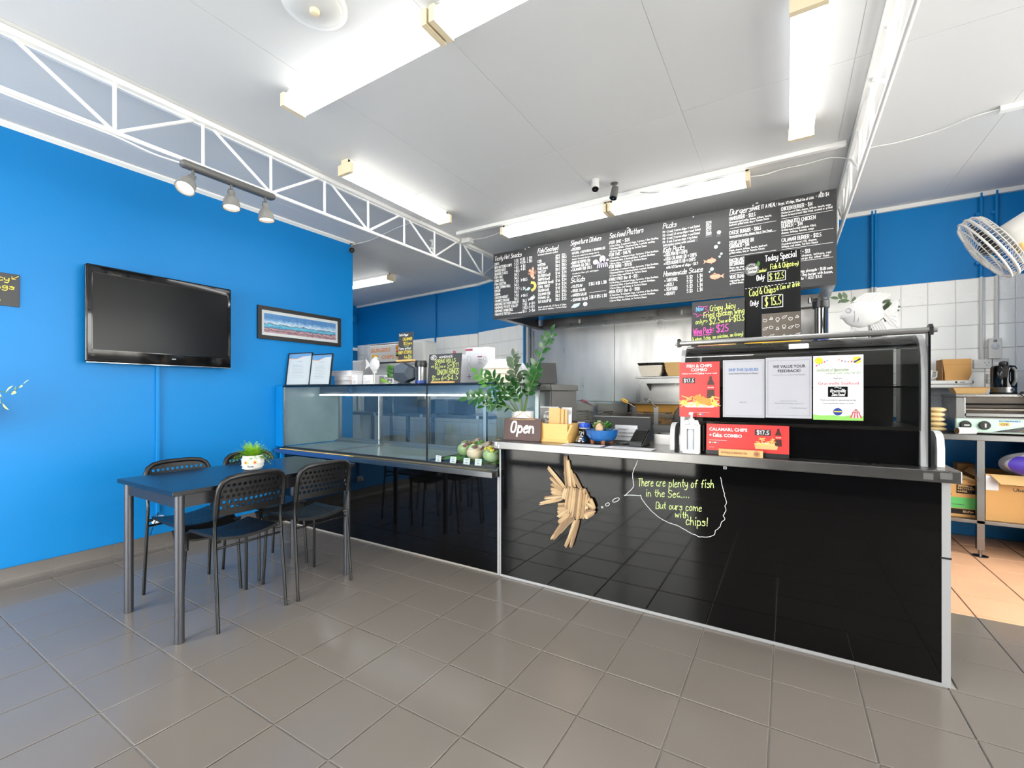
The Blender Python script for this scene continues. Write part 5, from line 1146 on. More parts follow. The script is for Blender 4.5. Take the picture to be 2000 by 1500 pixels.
# white fish sculpture
BODY = [(-0.116, 0.124), (-0.107, 0.132), (-0.094, 0.158), (-0.073, 0.178), (-0.046, 0.189), (-0.016, 0.189), (0.01, 0.178), (0.034, 0.16), (0.051, 0.137), (0.054, 0.117), (0.051, 0.1), (0.034, 0.084), (0.01, 0.071), (-0.016, 0.061), (-0.042, 0.059), (-0.069, 0.067), (-0.091, 0.085), (-0.105, 0.107), (-0.114, 0.11)]
t = thing('fish_sculpture', 'large white plaster fish sculpture standing on the hot cabinet', 'sculpture', (.34, 2.72, ZR))
cx, cz = -.02, .122; mb = MB(); n = len(BODY); vs = []; rings = [1, .96, .86, .7, .5, .28]
for s_ in (-1, 1):
    base = len(vs)
    for r in rings:
        dpt = .034*math.sqrt(max(0, 1-r*r)); vs += [(cx+(x-cx)*r, s_*dpt, cz+(z-cz)*r) for x, z in BODY]
    vs.append((cx, s_*.034, cz))
fs = []
for h in range(2):
    o = h*(len(rings)*n+1)
    for i in range(len(rings)-1):
        fs += [(o+i*n+k, o+i*n+(k+1) % n, o+(i+1)*n+(k+1) % n, o+(i+1)*n+k) for k in range(n)]
    fs += [(o+(len(rings)-1)*n+k, o+(len(rings)-1)*n+(k+1) % n, o+len(rings)*n) for k in range(n)]
mb.add(vs, fs).obj('body', 'plaster_fish', t, 60)
def fin(nm, poly, root, ribs, th=.007):
    f = MB().prism(poly, -th/2, th/2, 'y').obj(nm, 'plaster_fish', t)
    for (a, b) in ribs: MB().tube([(a[0], -th/2, a[1]), (b[0], -th/2, b[1])], .0022, 5).obj('fin_ray', 'plaster_fish', f, 60)
fin('dorsal_fin', [(-0.069, 0.184), (-0.046, 0.205), (-0.016, 0.223), (0.019, 0.224), (0.053, 0.218), (0.081, 0.207), (0.069, 0.195), (0.053, 0.186), (0.047, 0.174), (0.048, 0.148), (0.051, 0.137), (0.019, 0.168), (-0.016, 0.186), (-0.046, 0.186)], 0, [((-.04+.014*k, .186-.003*k*(k > 2)), (-.02+.018*k, min(.222, .21+.004*k) - (.006*(k-3) if k > 3 else 0))) for k in range(6)])
fin('tail_fin', [(0.05, 0.13), (0.069, 0.146), (0.09, 0.17), (0.106, 0.182), (0.108, 0.172), (0.103, 0.143), (0.101, 0.113), (0.106, 0.084), (0.114, 0.054), (0.099, 0.051), (0.08, 0.063), (0.064, 0.084), (0.05, 0.104)], 0, [((.058, .117), (.10, .168-.0225*k)) for k in range(6)])
fin('anal_fin', [(0.001, 0.066), (0.027, 0.078), (0.051, 0.096), (0.058, 0.073), (0.078, 0.048), (0.086, 0.02), (0.022, 0.02)], 0, [((.012+.008*k, .068+.005*k), (.028+.011*k, .026)) for k in range(5)])
fin('pelvic_fin', [(-0.071, 0.066), (-0.058, 0.043), (-0.048, 0.0005), (-0.011, 0.0005), (-0.003, 0.063), (-0.034, 0.064)], 0, [((-.055, .06), (-.04+.012*k, .012)) for k in range(3)])
MB().box(-.05, .03, -.02, .02, .0005, .008).obj('stand', 'dark_grey_metal', t); MB().cyl((.0, .0, .006), (.0, .0, .075), .006, n=8).obj('rod', 'dark_grey_metal', t)
MB().tube([(-.084+.011*math.cos(a*.7), -.026, .143+.011*math.sin(a*.7)) for a in range(9)], .0016, 5, True).obj('eye_ring', 'grey_ink', t, 60)
for k, off in enumerate((0, .016)): MB().tube([(-.068+off+.008*math.cos(q), -.030, .118-.034*q) for q in (-.6, -.2, .2, .6, 1.0)], .0015, 5).obj('gill_line', 'grey_ink', t, 60)
for k, (x, z, lb) in enumerate(((.255, 1.655, 0), (.415, 1.62, 0))): pass
t = thing('artificial_sprig', 'grey green leafy sprig in a small pot behind the white fish', 'plant', (.39, 2.84, ZR))
MB().lathe([(.03, .0005), (.036, .06), (.036, .065), (.03, .063), (.0001, .06)], n=20).obj('pot', 'dark_grey_metal', t, 40)
for pts in ([(0, 0, .06), (.0, -.01, .12), (.01, -.02, .20)], [(0, 0, .06), (.02, -.01, .13), (.055, -.02, .17)], [(0, 0, .06), (-.05, 0, .15), (-.12, .0, .22), (-.16, 0, .23)], [(0, 0, .06), (.0, 0, .10), (.02, -.02, .15)]):
    frond(t, pts, 9, .045, 'leaf_grey', .002, .3, rnd=rz_)
# ================================================================== ON THE GLASS CABINET
ZT = 1.2525
for k, (x, w, h, lb) in enumerate(((-3.885, .30, .31, 'framed certificate at the wall end of the cabinet top'), (-3.565, .275, .285, 'framed certificate next to the white box stack'))):
    t = thing('framed_certificate', lb, 'frame', (x, 2.54, ZT), group='framed certificates on the cabinet', rot=(-.13, 0, .16-.1*k))
    fr = MB(); frame_rect(fr, -w/2, w/2, -.006, .008, .0, h, .009); fr.obj('frame', 'black_frame', t)
    MB().box(-w/2+.008, w/2-.008, 0, .004, .008, h-.008).obj('paper', 'paper', t); MB().box(-w/2+.008, w/2-.008, -.004, -.003, .008, h-.008).obj('pane', 'clear_glass', t)
    J = Ink((0, 0, 0), (1, 0, 0), (0, 0, 1), .0006); J.poly([(-w/2+.01, h-.01), (w/2-.01, h-.01), (w/2-.01, h-.03), (w*.1, h-.035), (-w*.15, h-.055), (-w/2+.01, h-.05)]); J.obj('header_band', 'lightblue_print', t)
    J = Ink((0, 0, 0), (1, 0, 0), (0, 0, 1), .001); J.poly([(-w*.45, h-.05), (-w*.15, h-.055), (w*.1, h-.035), (w*.1, h-.039), (-w*.15, h-.06), (-w*.45, h-.056)]); J.obj('orange_swoosh', 'orange_print', t)
    J = Ink((0, 0, 0), (1, 0, 0), (0, 0, 1), .001); J.text('CERTIFICATE', 0, h*.72, .008, 'CENTER')
    for q in range(9): J.rect(-w*.28, h*.62-.014*q, w*(.12+.05*(q % 3)), h*.62+.0015-.014*q)
    J.obj('printed_text', 'grey_ink', t)
MB_ = [(-3.40, 2.77, .0, .30, .15, .045, .02, 'bottom white box of the stack'), (-3.40, 2.76, .0455, .30, .15, .045, -.03, 'middle white box of the stack'), (-3.52, 2.80, .091, .28, .14, .045, .04, 'top white box of the stack')]
for x, y, z, w, d, h, rz, lb in MB_:
    t = thing('carton', lb+' beside the framed certificates', 'box', (x, y, ZT+z), rz, 'white cartons by the certificates')
    MB().rbox(-w/2, w/2, -d/2, d/2, .0005, h, .002).obj('body', 'paper', t); MB().box(-w/2-.001, w/2+.001, -d/2-.001, d/2, h-.014, h-.012).obj('lid_seam', 'grey_ink', t)
    J = Ink((0, -d/2, 0), (1, 0, 0), (0, 0, 1)); J.hand('Tulla', .04, .016, .014, .0012, to=.09); J.obj('print', 'grey_ink', t)
for x, y, w, d, h, lb in ((-3.12, 2.585, .07, .05, .085, 'tiny white box left of the ceramic fish'), (-3.03, 2.66, .13, .07, .085, 'small white box under the ceramic fish'), (-2.97, 2.78, .23, .06, .086, 'long white cling film box')):
    t = thing('small_box', lb, 'box', (x, y, ZT)); MB().rbox(-w/2, w/2, -d/2, d/2, .0005, h, .002).obj('body', 'paper', t)
    MB().box(-w/2-.0005, -w/2+.003, -d/2-.001, d/2, .002, h-.002).obj('edge_tab', 'orange_print' if w < .08 else 'offwhite', t)
    J = Ink((0, -d/2, 0), (1, 0, 0), (0, 0, 1))
    if w > .2: J.hand('Cling', .01, .03, .034, .006, to=.095, sm=1); J.rect(-.012, .035, -.007, .06)
    else:
        J.text('Mini', -w*.3, h*.6, .009)
        for q in range(3): J.rect(-w*.3, h*.2+.008*q, w*.25, h*.2+.002+.008*q)
    J.obj('print', 'dark_ink' if w > .2 else 'grey_ink', t)
# ceramic fish on a stand
t = thing('fish_ornament', 'small cream ceramic fish on a stick stand', 'ornament', (-2.95, 2.61, ZT))
MB().rbox(-.04, .04, -.025, .025, .0005, .014, .003).obj('base', 'offwhite', t); MB().cyl((.02, 0, .01), (.02, 0, .13), .004, n=8).obj('rod', 'offwhite', t)
MB().sphere((.02, 0, .165), .055, 24, 14, (1.05, .32, 1.0)).obj('body', 'plaster_fish', t, 60)
MB().prism([(-.03, .165), (-.085, .215), (-.075, .17), (-.09, .13), (-.035, .155)], -.006, .006, 'y').obj('tail', 'plaster_fish', t)
MB().prism([(-.01, .21), (.03, .235), (.065, .215), (.03, .20)], -.005, .005, 'y').obj('dorsal_fin', 'plaster_fish', t); MB().prism([(-.01, .12), (.02, .09), (.05, .10), (.04, .125)], -.005, .005, 'y').obj('belly_fin', 'plaster_fish', t)
# faceted planter
t = thing('faceted_planter', 'dark slate faceted planter below the calamari sign', 'planter', (-2.60, 2.62, ZT))
bm = bmesh.new(); bmesh.ops.create_icosphere(bm, subdivisions=1, radius=1.0)
ico = [v.co.copy() for v in bm.verts]; cents = [f.calc_center_median().normalized() for f in bm.faces if True]; bm.free()
phi = (1+5**.5)/2; dod = [Vector((a, b, c)) for a in (-1, 1) for b in (-1, 1) for c in (-1, 1)]
for a in (-1, 1):
    for b in (-1, 1): dod += [Vector((0, a/phi, b*phi)), Vector((a/phi, b*phi, 0)), Vector((a*phi, 0, b/phi))]
bm = bmesh.new()
for v in dod: bm.verts.new((v.x*.061, v.y*.061, v.z*.061*.84+.0865))
bmesh.ops.convex_hull(bm, input=bm.verts); bmesh.ops.dissolve_limit(bm, angle_limit=.02, verts=bm.verts, edges=bm.edges)
bm.verts.index_update(); mb = MB(); mb.add([tuple(v.co) for v in bm.verts], [tuple(v.index for v in f.verts) for f in bm.faces]); bm.free()
mb.obj('shell', 'slate_planter', t, rot=(0, 0, .35)); MB().lathe([(.05, .0004), (.055, .012), (.0001, .012)], n=6).obj('base', 'slate_planter', t)
for k in range(9):
    a = rz_.uniform(2.4, 4.2); p = [(-.085+rz_.uniform(-.01, .02), -.03, .05+.012*k), (-.11+.02*math.cos(a), -.06, .06+.011*k), (-.10+.03*math.cos(a*2), -.075, .035+.012*k)]
    MB().tube(p, [.005, .006, .001], 6).obj('air_plant_leaf', 'leaf_light', t, 60)
for k in range(7): MB().tube([(-.10, -.05, .004), (-.13-.008*k, -.07, .02+.004*k), (-.16-.006*k, -.08, .012+.005*k)], [.004, .005, .001], 6).obj('air_plant_leaf', 'fern', t, 60)
Ink.WF = .72
t = easel_sign('calamari_sign', 'small chalk sign for salt and pepper calamari above the planter', .155, .235, (-2.598, 2.625, ZT+.182), 'chalkboard', tilt=-.04, base_w=.175)
I = Q(); I.hand('Salt & Pepper', -.07, .205, .018, .003, to=.03, jit=.03); I.hand('Flame grilled', -.072, .095, .02, .003, to=.06, jit=.03); I.obj('white_chalk', 'chalk_white', t)
I = Q(); I.hand('CALAMARI', -.03, .168, .024, .0036, to=.07); I.hand('$13.5/serve', -.02, .134, .022, .003, to=.072); I.hand('BABY OCTOPUS', -.072, .062, .024, .0036, to=.07); I.hand('Only', -.01, .026, .02, .003, to=.025); I.obj('yellow_chalk', 'chalk_yellow', t)
I = Q(); I.hand('$16', .035, .026, .026, .0036, to=.07); I.rect(-.01, .122, .04, .124); I.rect(.03, .019, .07, .021); I.obj('lime_chalk', 'chalk_lime', t)
straw_dispenser((-2.465, 2.665, ZT), 'black and clear straw dispenser beside the spring rolls sign', .045, .185)
t = easel_sign('rolls_sign', 'chalk sign for homemade spring rolls and onion rings', .318, .226, (-2.20, 2.62, ZT+.002), 'chalkboard', tilt=-.10, base_w=.22)
I = Q(); K = dict(jit=.02, rise=.03); I.hand('HOT', -.130, .188, .024, .0034, to=-.09, **K); I.hand('HOMEMADE', -.055, .192, .016, .0026, to=.075, **K); I.ring(-.11, .2, .03, .002, .018); I.obj('white_chalk', 'chalk_white', t)
I = Q(); I.hand('SPRING ROLLS', -.095, .154, .028, .0038, to=.105, **K); I.hand('only', -.13, .125, .016, .0024, to=-.10); I.hand('$2.5', -.09, .118, .032, .0038, to=-.04, **K); I.hand('ea or', -.034, .122, .018, .003, to=.015); I.hand('5=$11', .028, .120, .032, .004, to=.135, **K); I.hand('ONION RINGS', -.065, .066, .038, .0045, to=.142, **K); I.hand('$1', -.112, .024, .036, .0042, to=-.082); I.hand('ea or', -.075, .026, .018, .003, to=-.032); I.hand('6=$4.5', -.02, .024, .038, .0045, to=.135, **K)
for a, b, z in ((-.09, -.04, .110), (.03, .135, .113)): I.rect(a, z, b, z+.002)
I.obj('lime_chalk', 'chalk_lime', t)
Ink.WF = 1.0
t = thing('drink_carton', 'narrow white carton left of the tall printed box', 'box', (-2.262, 2.99, ZT)); MB().rbox(-.028, .028, -.05, .05, .0005, .245, .002).obj('body', 'paper', t); MB().box(-.028, .028, -.0508, -.05, .2, .202).obj('fold', 'grey_ink', t)
t = thing('tall_box', 'tall white printed box with a dark red band', 'box', (-2.122, 2.99, ZT)); MB().rbox(-.112, .112, -.05, .05, .0005, .297, .002).obj('body', 'paper', t)
J = Ink((0, -.05, 0), (1, 0, 0), (0, 0, 1)); J.rect(-.112, .272, -.04, .29); J.rect(.01, .215, .055, .226); J.obj('red_band', 'onion', t)
J = Ink((0, -.05, 0), (1, 0, 0), (0, 0, 1))
for q in range(4): J.rect(.012, .196-.012*q, .058, .200-.012*q)
J.ring(-.075, .2, .02, .002, .03); J.ring(-.075, .13, .02, .002, .03); J.ring(.08, .2, .012, .003, .02); J.rect(-.095, .06, -.055, .066); J.rect(-.078, .04, -.07, .085); J.obj('print', 'grey_ink', t)
for k in range(4):
    t = thing('takeaway_tray', ('lowest', 'second', 'third', 'topmost')[k]+' upturned card tray of the stack behind the green plant', 'tray', (-1.86+.004*k, 2.88, ZT+.038*k), .04*k, 'upturned card trays')
    w = .13-.005*k; b = .09-.004*k
    MB().add([(-w, -b, .0005), (w, -b, .0005), (w, b, .0005), (-w, b, .0005), (-w*.62, -b*.62, .07), (w*.62, -b*.62, .07), (w*.62, b*.62, .07), (-w*.62, b*.62, .07)], [(0, 1, 5, 4), (1, 2, 6, 5), (2, 3, 7, 6), (3, 0, 4, 7), (4, 5, 6, 7)]).obj('tray', 'tray_white' if k < 3 else 'paper', t)
    MB().box(-w-.004, w+.004, -b-.004, -b, .0005, .005).obj('rim', 'tray_white', t)
t = thing('sauce_bottle', 'small dark bottle with a red cap behind the rolls sign', 'bottle', (-2.335, 2.92, ZT)); MB().lathe([(.026, .0005), (.028, .1), (.02, .15), (.009, .19), (.009, .25), (.0001, .25)], n=16).obj('bottle', 'black_plastic', t, 50); MB().lathe([(.012, .235), (.013, .275), (.0001, .28)], n=12).obj('cap', 'onion', t, 50)
t = thing('black_flask', 'dark flask standing between the rolls sign and the white cartons', 'bottle', (-2.215, 2.80, ZT)); MB().lathe([(.02, .0005), (.021, .1), (.017, .125), (.0001, .126)], n=16).obj('body', 'black_plastic', t, 50); MB().lathe([(.022, .0), (.022, .03), (.0215, .03)], n=16).obj('wood_band', 'wood_light', t, 50)
# ================================================================== SALADS IN THE CABINET
SAL = [(-1.70, 2.535, 'cucumber', 'lemon', 'salad tub with lemon slices at the front corner of the glass cabinet'), (-1.86, 2.565, 'noodle', 'onion', 'pale noodle salad tub just behind the price cards'), (-1.70, 2.69, 'noodle', 'olive', 'dark olive salad tub behind the lemon one'), (-1.87, 2.725, 'noodle', 'noodle', 'pale noodle salad tub in the middle row'), (-2.04, 2.69, 'cucumber', 'onion', 'cucumber salad tub with red onion, leftmost in front'), (-2.06, 2.87, 'cucumber', 'carrot', 'salad tub topped with carrot slices at the back left'), (-1.88, 2.885, 'cucumber', 'carrot', 'salad tub topped with carrot slices at the back middle'), (-1.71, 2.86, 'feta', 'feta', 'salad tub topped with pale feta at the back right')]
for i, (x, y, m, top, lb) in enumerate(SAL):
    t = thing('salad_tub', lb, 'salad', (x, y, .7225))
    MB().lathe([(.042, .0005), (.07, .05), (.07, .052), (.04, .003)], n=20).obj('tub', 'film', t, 50)
    mb = MB(); r_ = random.Random(i)
    mb.sphere((0, 0, .042), .064, 18, 10, (1, 1, .8)); mb.obj('salad', m, t, 60)
    for k in range(26):
        a = r_.uniform(0, 2*PI); q = r_.uniform(0, .06); p = Vector((q*math.cos(a), q*math.sin(a), .039+.8*math.sqrt(.064**2-q*q))); n_ = Vector((r_.uniform(-.6, .6), r_.uniform(-.9, .3), 1)).normalized()
        MB().cyl(p, p+n_*.006, .016, n=9).obj('topping', (top, m, 'lettuce', top, 'onion', 'feta')[k % 6], t)
    MB().sphere((0, 0, .05), .074, 18, 8, (1, 1, .78)).obj('film_wrap', 'film', t, 60)
t = thing('salad_tray', 'shallow tray of lettuce garnish under the salad tubs', 'tray', (-1.87, 2.72, .6925)); MB().box(-.29, .245, -.23, .26, .0005, .012).obj('tray', 'black_frame', t)
r_ = random.Random(11)
lm = MB()
for k in range(300):
    x, y = r_.uniform(-.275, .235), r_.uniform(-.215, .24); s_ = r_.uniform(.014, .026); a = r_.uniform(0, 6.28); tl = r_.uniform(-.8, .8); zz = .014+r_.random()*.004
    lm.add([(x+s_*math.cos(a+q*PI/3)*(1 if q % 2 else .7), y+s_*math.sin(a+q*PI/3), zz+s_*abs(tl)*abs(math.cos(q*PI/3))*.25) for q in range(6)]+[(x, y, zz+.004)], [(q, (q+1) % 6, 6) for q in range(6)])
o = lm.obj('lettuce', 'lettuce', t); o['kind'] = 'stuff'
for k, x in enumerate((-2.115, -1.985, -1.87, -1.775)):
    t = thing('price_card', ('leftmost', 'second', 'third', 'rightmost')[k]+' small white price card at the salad cabinet glass', 'price card', (x, 2.462+.004*k, .6925), group='price cards in the salad cabinet', rot=(-.15, 0, .05*k-.05)); MB().box(-.026, .026, 0, .002, .0005, .045).obj('card', 'paper', t)
    J = Ink((0, 0, 0), (1, 0, 0), (0, 0, 1), .0005); J.rect(-.018, .034, .016, .037); J.rect(-.012, .024, .01, .027); J.rect(-.01, .01, .01, .016); J.obj('print', 'grey_ink', t)
# grey cabinet and tablet behind
t = thing('undercounter_fridge', 'grey steel cabinet standing behind the counter and green plant', 'cabinet', (-1.80, 3.32, 0))
MB().rbox(-.25, .25, -.2, .3, .002, 1.20, .006).obj('body', 'fridge_grey', t); MB().rbox(-.262, .262, -.212, .31, 1.201, 1.25, .005).obj('lid', 'fridge_grey', t); MB().box(-.24, .24, -.206, -.2005, .1, .9).obj('door', 'fridge_grey', t)
t = thing('tablet_stand', 'black tablet on a tilted stand on the grey cabinet', 'tablet', (-1.635, 3.2, 1.2515), rot=(0, 0, .9))
MB().rbox(-.07, .07, -.06, .06, .0005, .01, .003).obj('foot', 'black_plastic', t); MB().prism([(-.05, .01), (.05, .02), (-.005, .17), (-.02, .17)], -.08, .08, 'x').obj('screen_housing', 'black_plastic', t)
tag(MB().tube([(-1.57, 3.19, 1.258), (-1.54, 3.1, 1.256), (-1.533, 3.098, 1.2), (-1.535, 3.098, 1.0), (-1.53, 3.098, .9)], .004, 6).obj('tablet_cable', 'black_plastic', None, 60), 'black cable hanging down the front of the grey cabinet', 'cable')
tag(MB().add([(x-.06, y, z) for x, y, z in ((-1.93, 3.15, 1.2505), (-1.70, 3.12, 1.2505), (-1.70, 3.3, 1.2505), (-1.93, 3.3, 1.2505), (-1.83, 3.2, 1.43), (-1.80, 3.2, 1.43), (-1.80, 3.24, 1.43), (-1.83, 3.24, 1.43))], [(0, 1, 5, 4), (1, 2, 6, 5), (2, 3, 7, 6), (3, 0, 4, 7), (4, 5, 6, 7), (3, 2, 1, 0)]).obj('paper_cone', 'paper'), 'white folded paper cone on the grey cabinet behind the plant', 'paper')
# ================================================================== KITCHEN BEHIND
def bench(name, label, x0, x1, y0, y1, zt, legs, shelf=None, apron=.04):
    t = thing(name, label, 'bench', ((x0+x1)/2, (y0+y1)/2, 0)); w, d = (x1-x0)/2, (y1-y0)/2
    MB().rbox(-w, w, -d, d, zt-apron, zt, .003).obj('top', 'steel', t)
    if shelf: MB().rbox(-w+.01, w-.01, -d+.05, d-.05, shelf-.025, shelf, .003).obj('under_shelf', 'steel', t)
    for lx, ly in legs:
        lg = MB().box(lx-.02, lx+.02, ly-.02, ly+.02, .05, zt-apron).obj('leg', 'steel', t)
        MB().cyl((lx, ly, .01), (lx, ly, .05), .011, n=10).obj('foot_stem', 'steel', lg); MB().lathe([(.045, .0008), (.045, .005), (.02, .010), (.0001, .010)], (lx, ly, 0), 16).obj('foot_plate', 'steel', lg)
    return t
bench('steel_bench', 'stainless bench along the right tiled wall with a lower shelf', .75, 1.74, 4.48, 5.14, .882, [(-.045, -.26), (.474, -.26), (-.45, .26), (.474, .26)], .262)
ZB = .8825
# toaster
t = thing('conveyor_toaster', 'stainless commercial toaster with two black dials on a mint panel', 'toaster', (1.39, 4.74, ZB))
MB().box(-.30, .30, -.16, .2, .01, .018).obj('base', 'steel_dark', t)
MB().rbox(-.31, -.255, -.15, .2, .018, .27, .004).obj('side', 'steel', t); MB().rbox(.255, .31, -.15, .2, .018, .27, .004).obj('side', 'steel', t)
MB().rbox(-.315, .315, -.165, .2, .27, .292, .004).obj('roof', 'steel', t); MB().box(-.255, .255, .18, .2, .018, .27).obj('rear', 'steel_dark', t)
MB().box(-.255, .255, -.15, .18, .175, .185).obj('grill_rack', 'steel_dark', t); MB().box(-.255, .255, -.16, -.14, .13, .15).obj('crumb_lip', 'steel', t)
for k in range(6): MB().cyl((-.25, -.10+.05*k, .215), (.25, -.10+.05*k, .215), .005, n=6).obj('heater_bar', 'black_plastic', t)
MB().rbox(-.315, .315, -.185, -.155, .015, .115, .004).obj('control_panel', 'mint_panel', t); MB().box(-.318, .318, -.188, -.154, .010, .016).obj('panel_edge', 'steel', t); MB().box(-.318, .318, -.188, -.154, .115, .121).obj('panel_edge', 'steel', t)
J = Ink((0, -.185, 0), (1, 0, 0), (0, 0, 1)); J.poly([(-.13, .02), (.312, .02), (.312, .10), (.15, .09), (.03, .06)]); J.obj('black_swoosh', 'sign_black', t)
J = Ink((0, -.185, 0), (1, 0, 0), (0, 0, 1), .002); J.text('ROBAND', -.09, .094, .011, to=.015, bold=.02); J.obj('maker_name', 'blue_ink', t)
J = Ink((0, -.185, 0), (1, 0, 0), (0, 0, 1), .002); J.rect(-.088, .066, -.04, .088); J.obj('sticker', 'warn_yellow', t); J = Ink((0, -.185, 0), (1, 0, 0), (0, 0, 1), .0024); J.rect(-.04, .066, .035, .088); J.obj('sticker_label', 'paper', t); J = Ink((0, -.185, 0), (1, 0, 0), (0, 0, 1), .003); J.text('CFE', -.083, .070, .013, to=-.045, bold=.02); J.obj('sticker_text', 'blue_lamp', t)
J = Ink((0, -.185, 0), (1, 0, 0), (0, 0, 1), .002); J.text('Eco Bay', .045, .058, .011, to=.09); J.text('Auto Toaster', .03, .038, .011, to=.11); J.rect(.01, .028, .12, .029); J.rect(.14, .046, .2, .08); J.obj('gold_text', 'warn_yellow', t)
for x in (-.265, -.165):
    dl = MB().cyl((x, -.186, .066), (x, -.206, .066), .033, .028, n=24).obj('dial', 'black_plastic', t, 40)
    if x < -.2: MB().box(x-.012, x+.016, -.209, -.2062, .062, .070).obj('pointer', 'white_plastic', dl)
    else: MB().box(x-.004, x+.004, -.209, -.2062, .052, .08).obj('pointer', 'white_plastic', dl)
for x in (-.28, .28): MB().cyl((x, 0, .0005), (x, 0, .010), .018, n=12).obj('rubber_foot', 'black_plastic', t)
# kettle
ZTO = ZB+.2925
t = thing('kettle', 'black electric kettle with a steel base band on the toaster', 'kettle', (1.375, 4.74, ZTO))
MB().lathe([(.07, .0005), (.072, .006), (.072, .012), (.0001, .012)], n=28).obj('power_base', 'black_plastic', t, 40)
MB().lathe([(.068, .012), (.069, .05)], n=28).obj('steel_band', 'steel', t, 40)
MB().lathe([(.069, .05), (.068, .19), (.06, .208), (.03, .215), (.0001, .215)], n=28).obj('jug', 'black_gloss_plastic', t, 50)
MB().lathe([(.022, .213), (.026, .222), (.02, .24), (.0001, .245)], n=16).obj('lid_knob', 'black_plastic', t, 50)
MB().tube([(.03, -.064, .19), (.035, -.098, .17), (.035, -.10, .10), (.03, -.066, .065)], .009, 8).obj('handle', 'grey_metal', t, 60); MB().cyl((.03, -.072, .03), (.03, -.078, .03), .006, n=10).obj('switch', 'black_plastic', t)
cable('kettle_cable', 'black kettle cable drooping over the toaster front', [(1.45, 4.70, 1.19), (1.53, 4.64, 1.182), (1.46, 4.60, 1.181), (1.40, 4.57, 1.182), (1.41, 4.548, 1.165), (1.47, 4.545, 1.13), (1.6, 4.545, 1.10)], .004, 'black_plastic')
t = thing('card_tray', 'open kraft card tray on the left end of the toaster', 'tray', (1.175, 4.70, ZTO))
MB().add([(-.075, -.05, .0008), (.075, -.05, .0008), (.075, .05, .0008), (-.075, .05, .0008), (-.10, -.075, .05), (.10, -.075, .05), (.10, .075, .05), (-.10, .075, .05)], [(3, 2, 1, 0), (0, 1, 5, 4), (1, 2, 6, 5), (2, 3, 7, 6), (3, 0, 4, 7)]).obj('tray', 'kraft', t); MB().box(-.101, .101, -.077, -.074, .046, .051).obj('rim', 'cardboard_dark', t)
t = thing('paper_roll', 'white paper roll with a brown core lying before the toaster', 'roll', (1.115, 4.508, ZB+.0255), rot=(0, PI/2, .35))
MB().lathe([(.025, -.055), (.025, .055), (.02, .055), (.02, -.055), (.025, -.055)], n=24).obj('paper', 'paper', t, 40); MB().lathe([(.0205, -.056), (.0205, .056), (.017, .056), (.017, -.056), (.0205, -.056)], n=24).obj('core', 'cardboard_dark', t, 40)
t = thing('bread_bag', 'clear bag of stacked burger buns at the left of the toaster', 'bread', (.985, 4.66, ZB))
for k in range(5): MB().sphere((rz_.uniform(-.006, .006), 0, .024+.037*k), .06, 18, 8, (1, .95, .33)).obj('bun', 'bread', t, 60)
MB().lathe([(.072, .0005), (.078, .05), (.076, .15), (.06, .215), (.025, .25), (.012, .27), (.04, .31), (.045, .315)], n=18, lobes=7, amp=.03).obj('bag', 'film', t, 60)
# wall shelf
t = thing('wall_shelf', 'short white wall shelf above the bread', 'shelf', (.98, 5.0, 1.225)); MB().rbox(-.27, .27, -.13, .165, .028, .058, .006).obj('board', 'white_plastic', t); MB().rbox(-.262, .262, -.125, .165, .0, .026, .004).obj('under_rail', 'white_plastic', t); MB().cyl((.262, -.128, .043), (.268, -.128, .043), .008, n=10).obj('end_cap', 'grey_metal', t)
J = Ink((0, -.13, 0), (1, 0, 0), (0, 0, 1)); J.disc(.17, .043, .008, 10); J.rect(.19, .041, .22, .045); J.obj('marking', 'dark_ink', t)
t = thing('open_carton', 'open brown cardboard carton on the white wall shelf', 'box', (1.16, 4.99, 1.2835)); MB().box(-.085, .085, .085, .09, .0005, .17).obj('back', 'cardboard', t)
MB().prism([(-.07, .0005), (.07, .0005), (.085, .05), (.085, .17), (-.085, .17), (-.07, .05)], -.09, -.085, 'y').obj('front', 'cardboard', t); MB().box(-.085, -.08, -.085, .085, .0005, .17).obj('side', 'cardboard_dark', t); MB().box(.08, .085, -.085, .085, .04, .17).obj('side', 'cardboard_dark', t); MB().box(-.086, .086, -.092, -.0905, .125, .127).obj('crease', 'cardboard_dark', t); MB().box(-.07, .07, -.08, .08, .0005, .004).obj('base', 'cardboard_dark', t)
t = thing('white_jug', 'white plastic jug at the left end of the wall shelf', 'jug', (.99, 4.96, 1.2835)); MB().lathe([(.03, .0005), (.042, .08), (.044, .085), (.038, .083), (.028, .01), (.0001, .008)], n=20).obj('jug', 'white_plastic', t, 50); MB().tube([(.04, -.015, .078), (.062, -.02, .075), (.058, -.02, .03), (.034, -.012, .015)], .006, 6).obj('handle', 'white_plastic', t, 60)
# sockets, sensor, conduits
def socket(x, z, label, y=5.168, w=.105, toggles=1):
    t = thing('power_socket', label, 'socket', (x, y, z), group='white power sockets'); MB().rbox(-w/2, w/2, -.03, -.001, -.038, .038, .003).obj('plate', 'white_plastic', t)
    MB().rbox(-w*.28-.012, -w*.28+.012, -.035, -.03, -.006, .006, .003).obj('switch', 'trim_white', t)
    for a, b, r in ((.012, .010, .6), (.034, .010, -.6), (.023, -.012, 0)): MB().box(-.0015, .0015, -.0008, 0, -.006, .006).obj('slot', 'dark_ink', t, loc=(a, -.0302, b), rot=(0, r, 0))
    return t
socket(1.373, 1.421, 'white power socket left of the kettle'); socket(1.475, 1.423, 'white power socket behind the kettle', w=.09); socket(1.425, 1.30, 'white socket lower down beside the kettle', w=.05)
socket(-3.12, 1.715, 'small white socket on the tiles left of the steel splashback', y=5.225, w=.09)
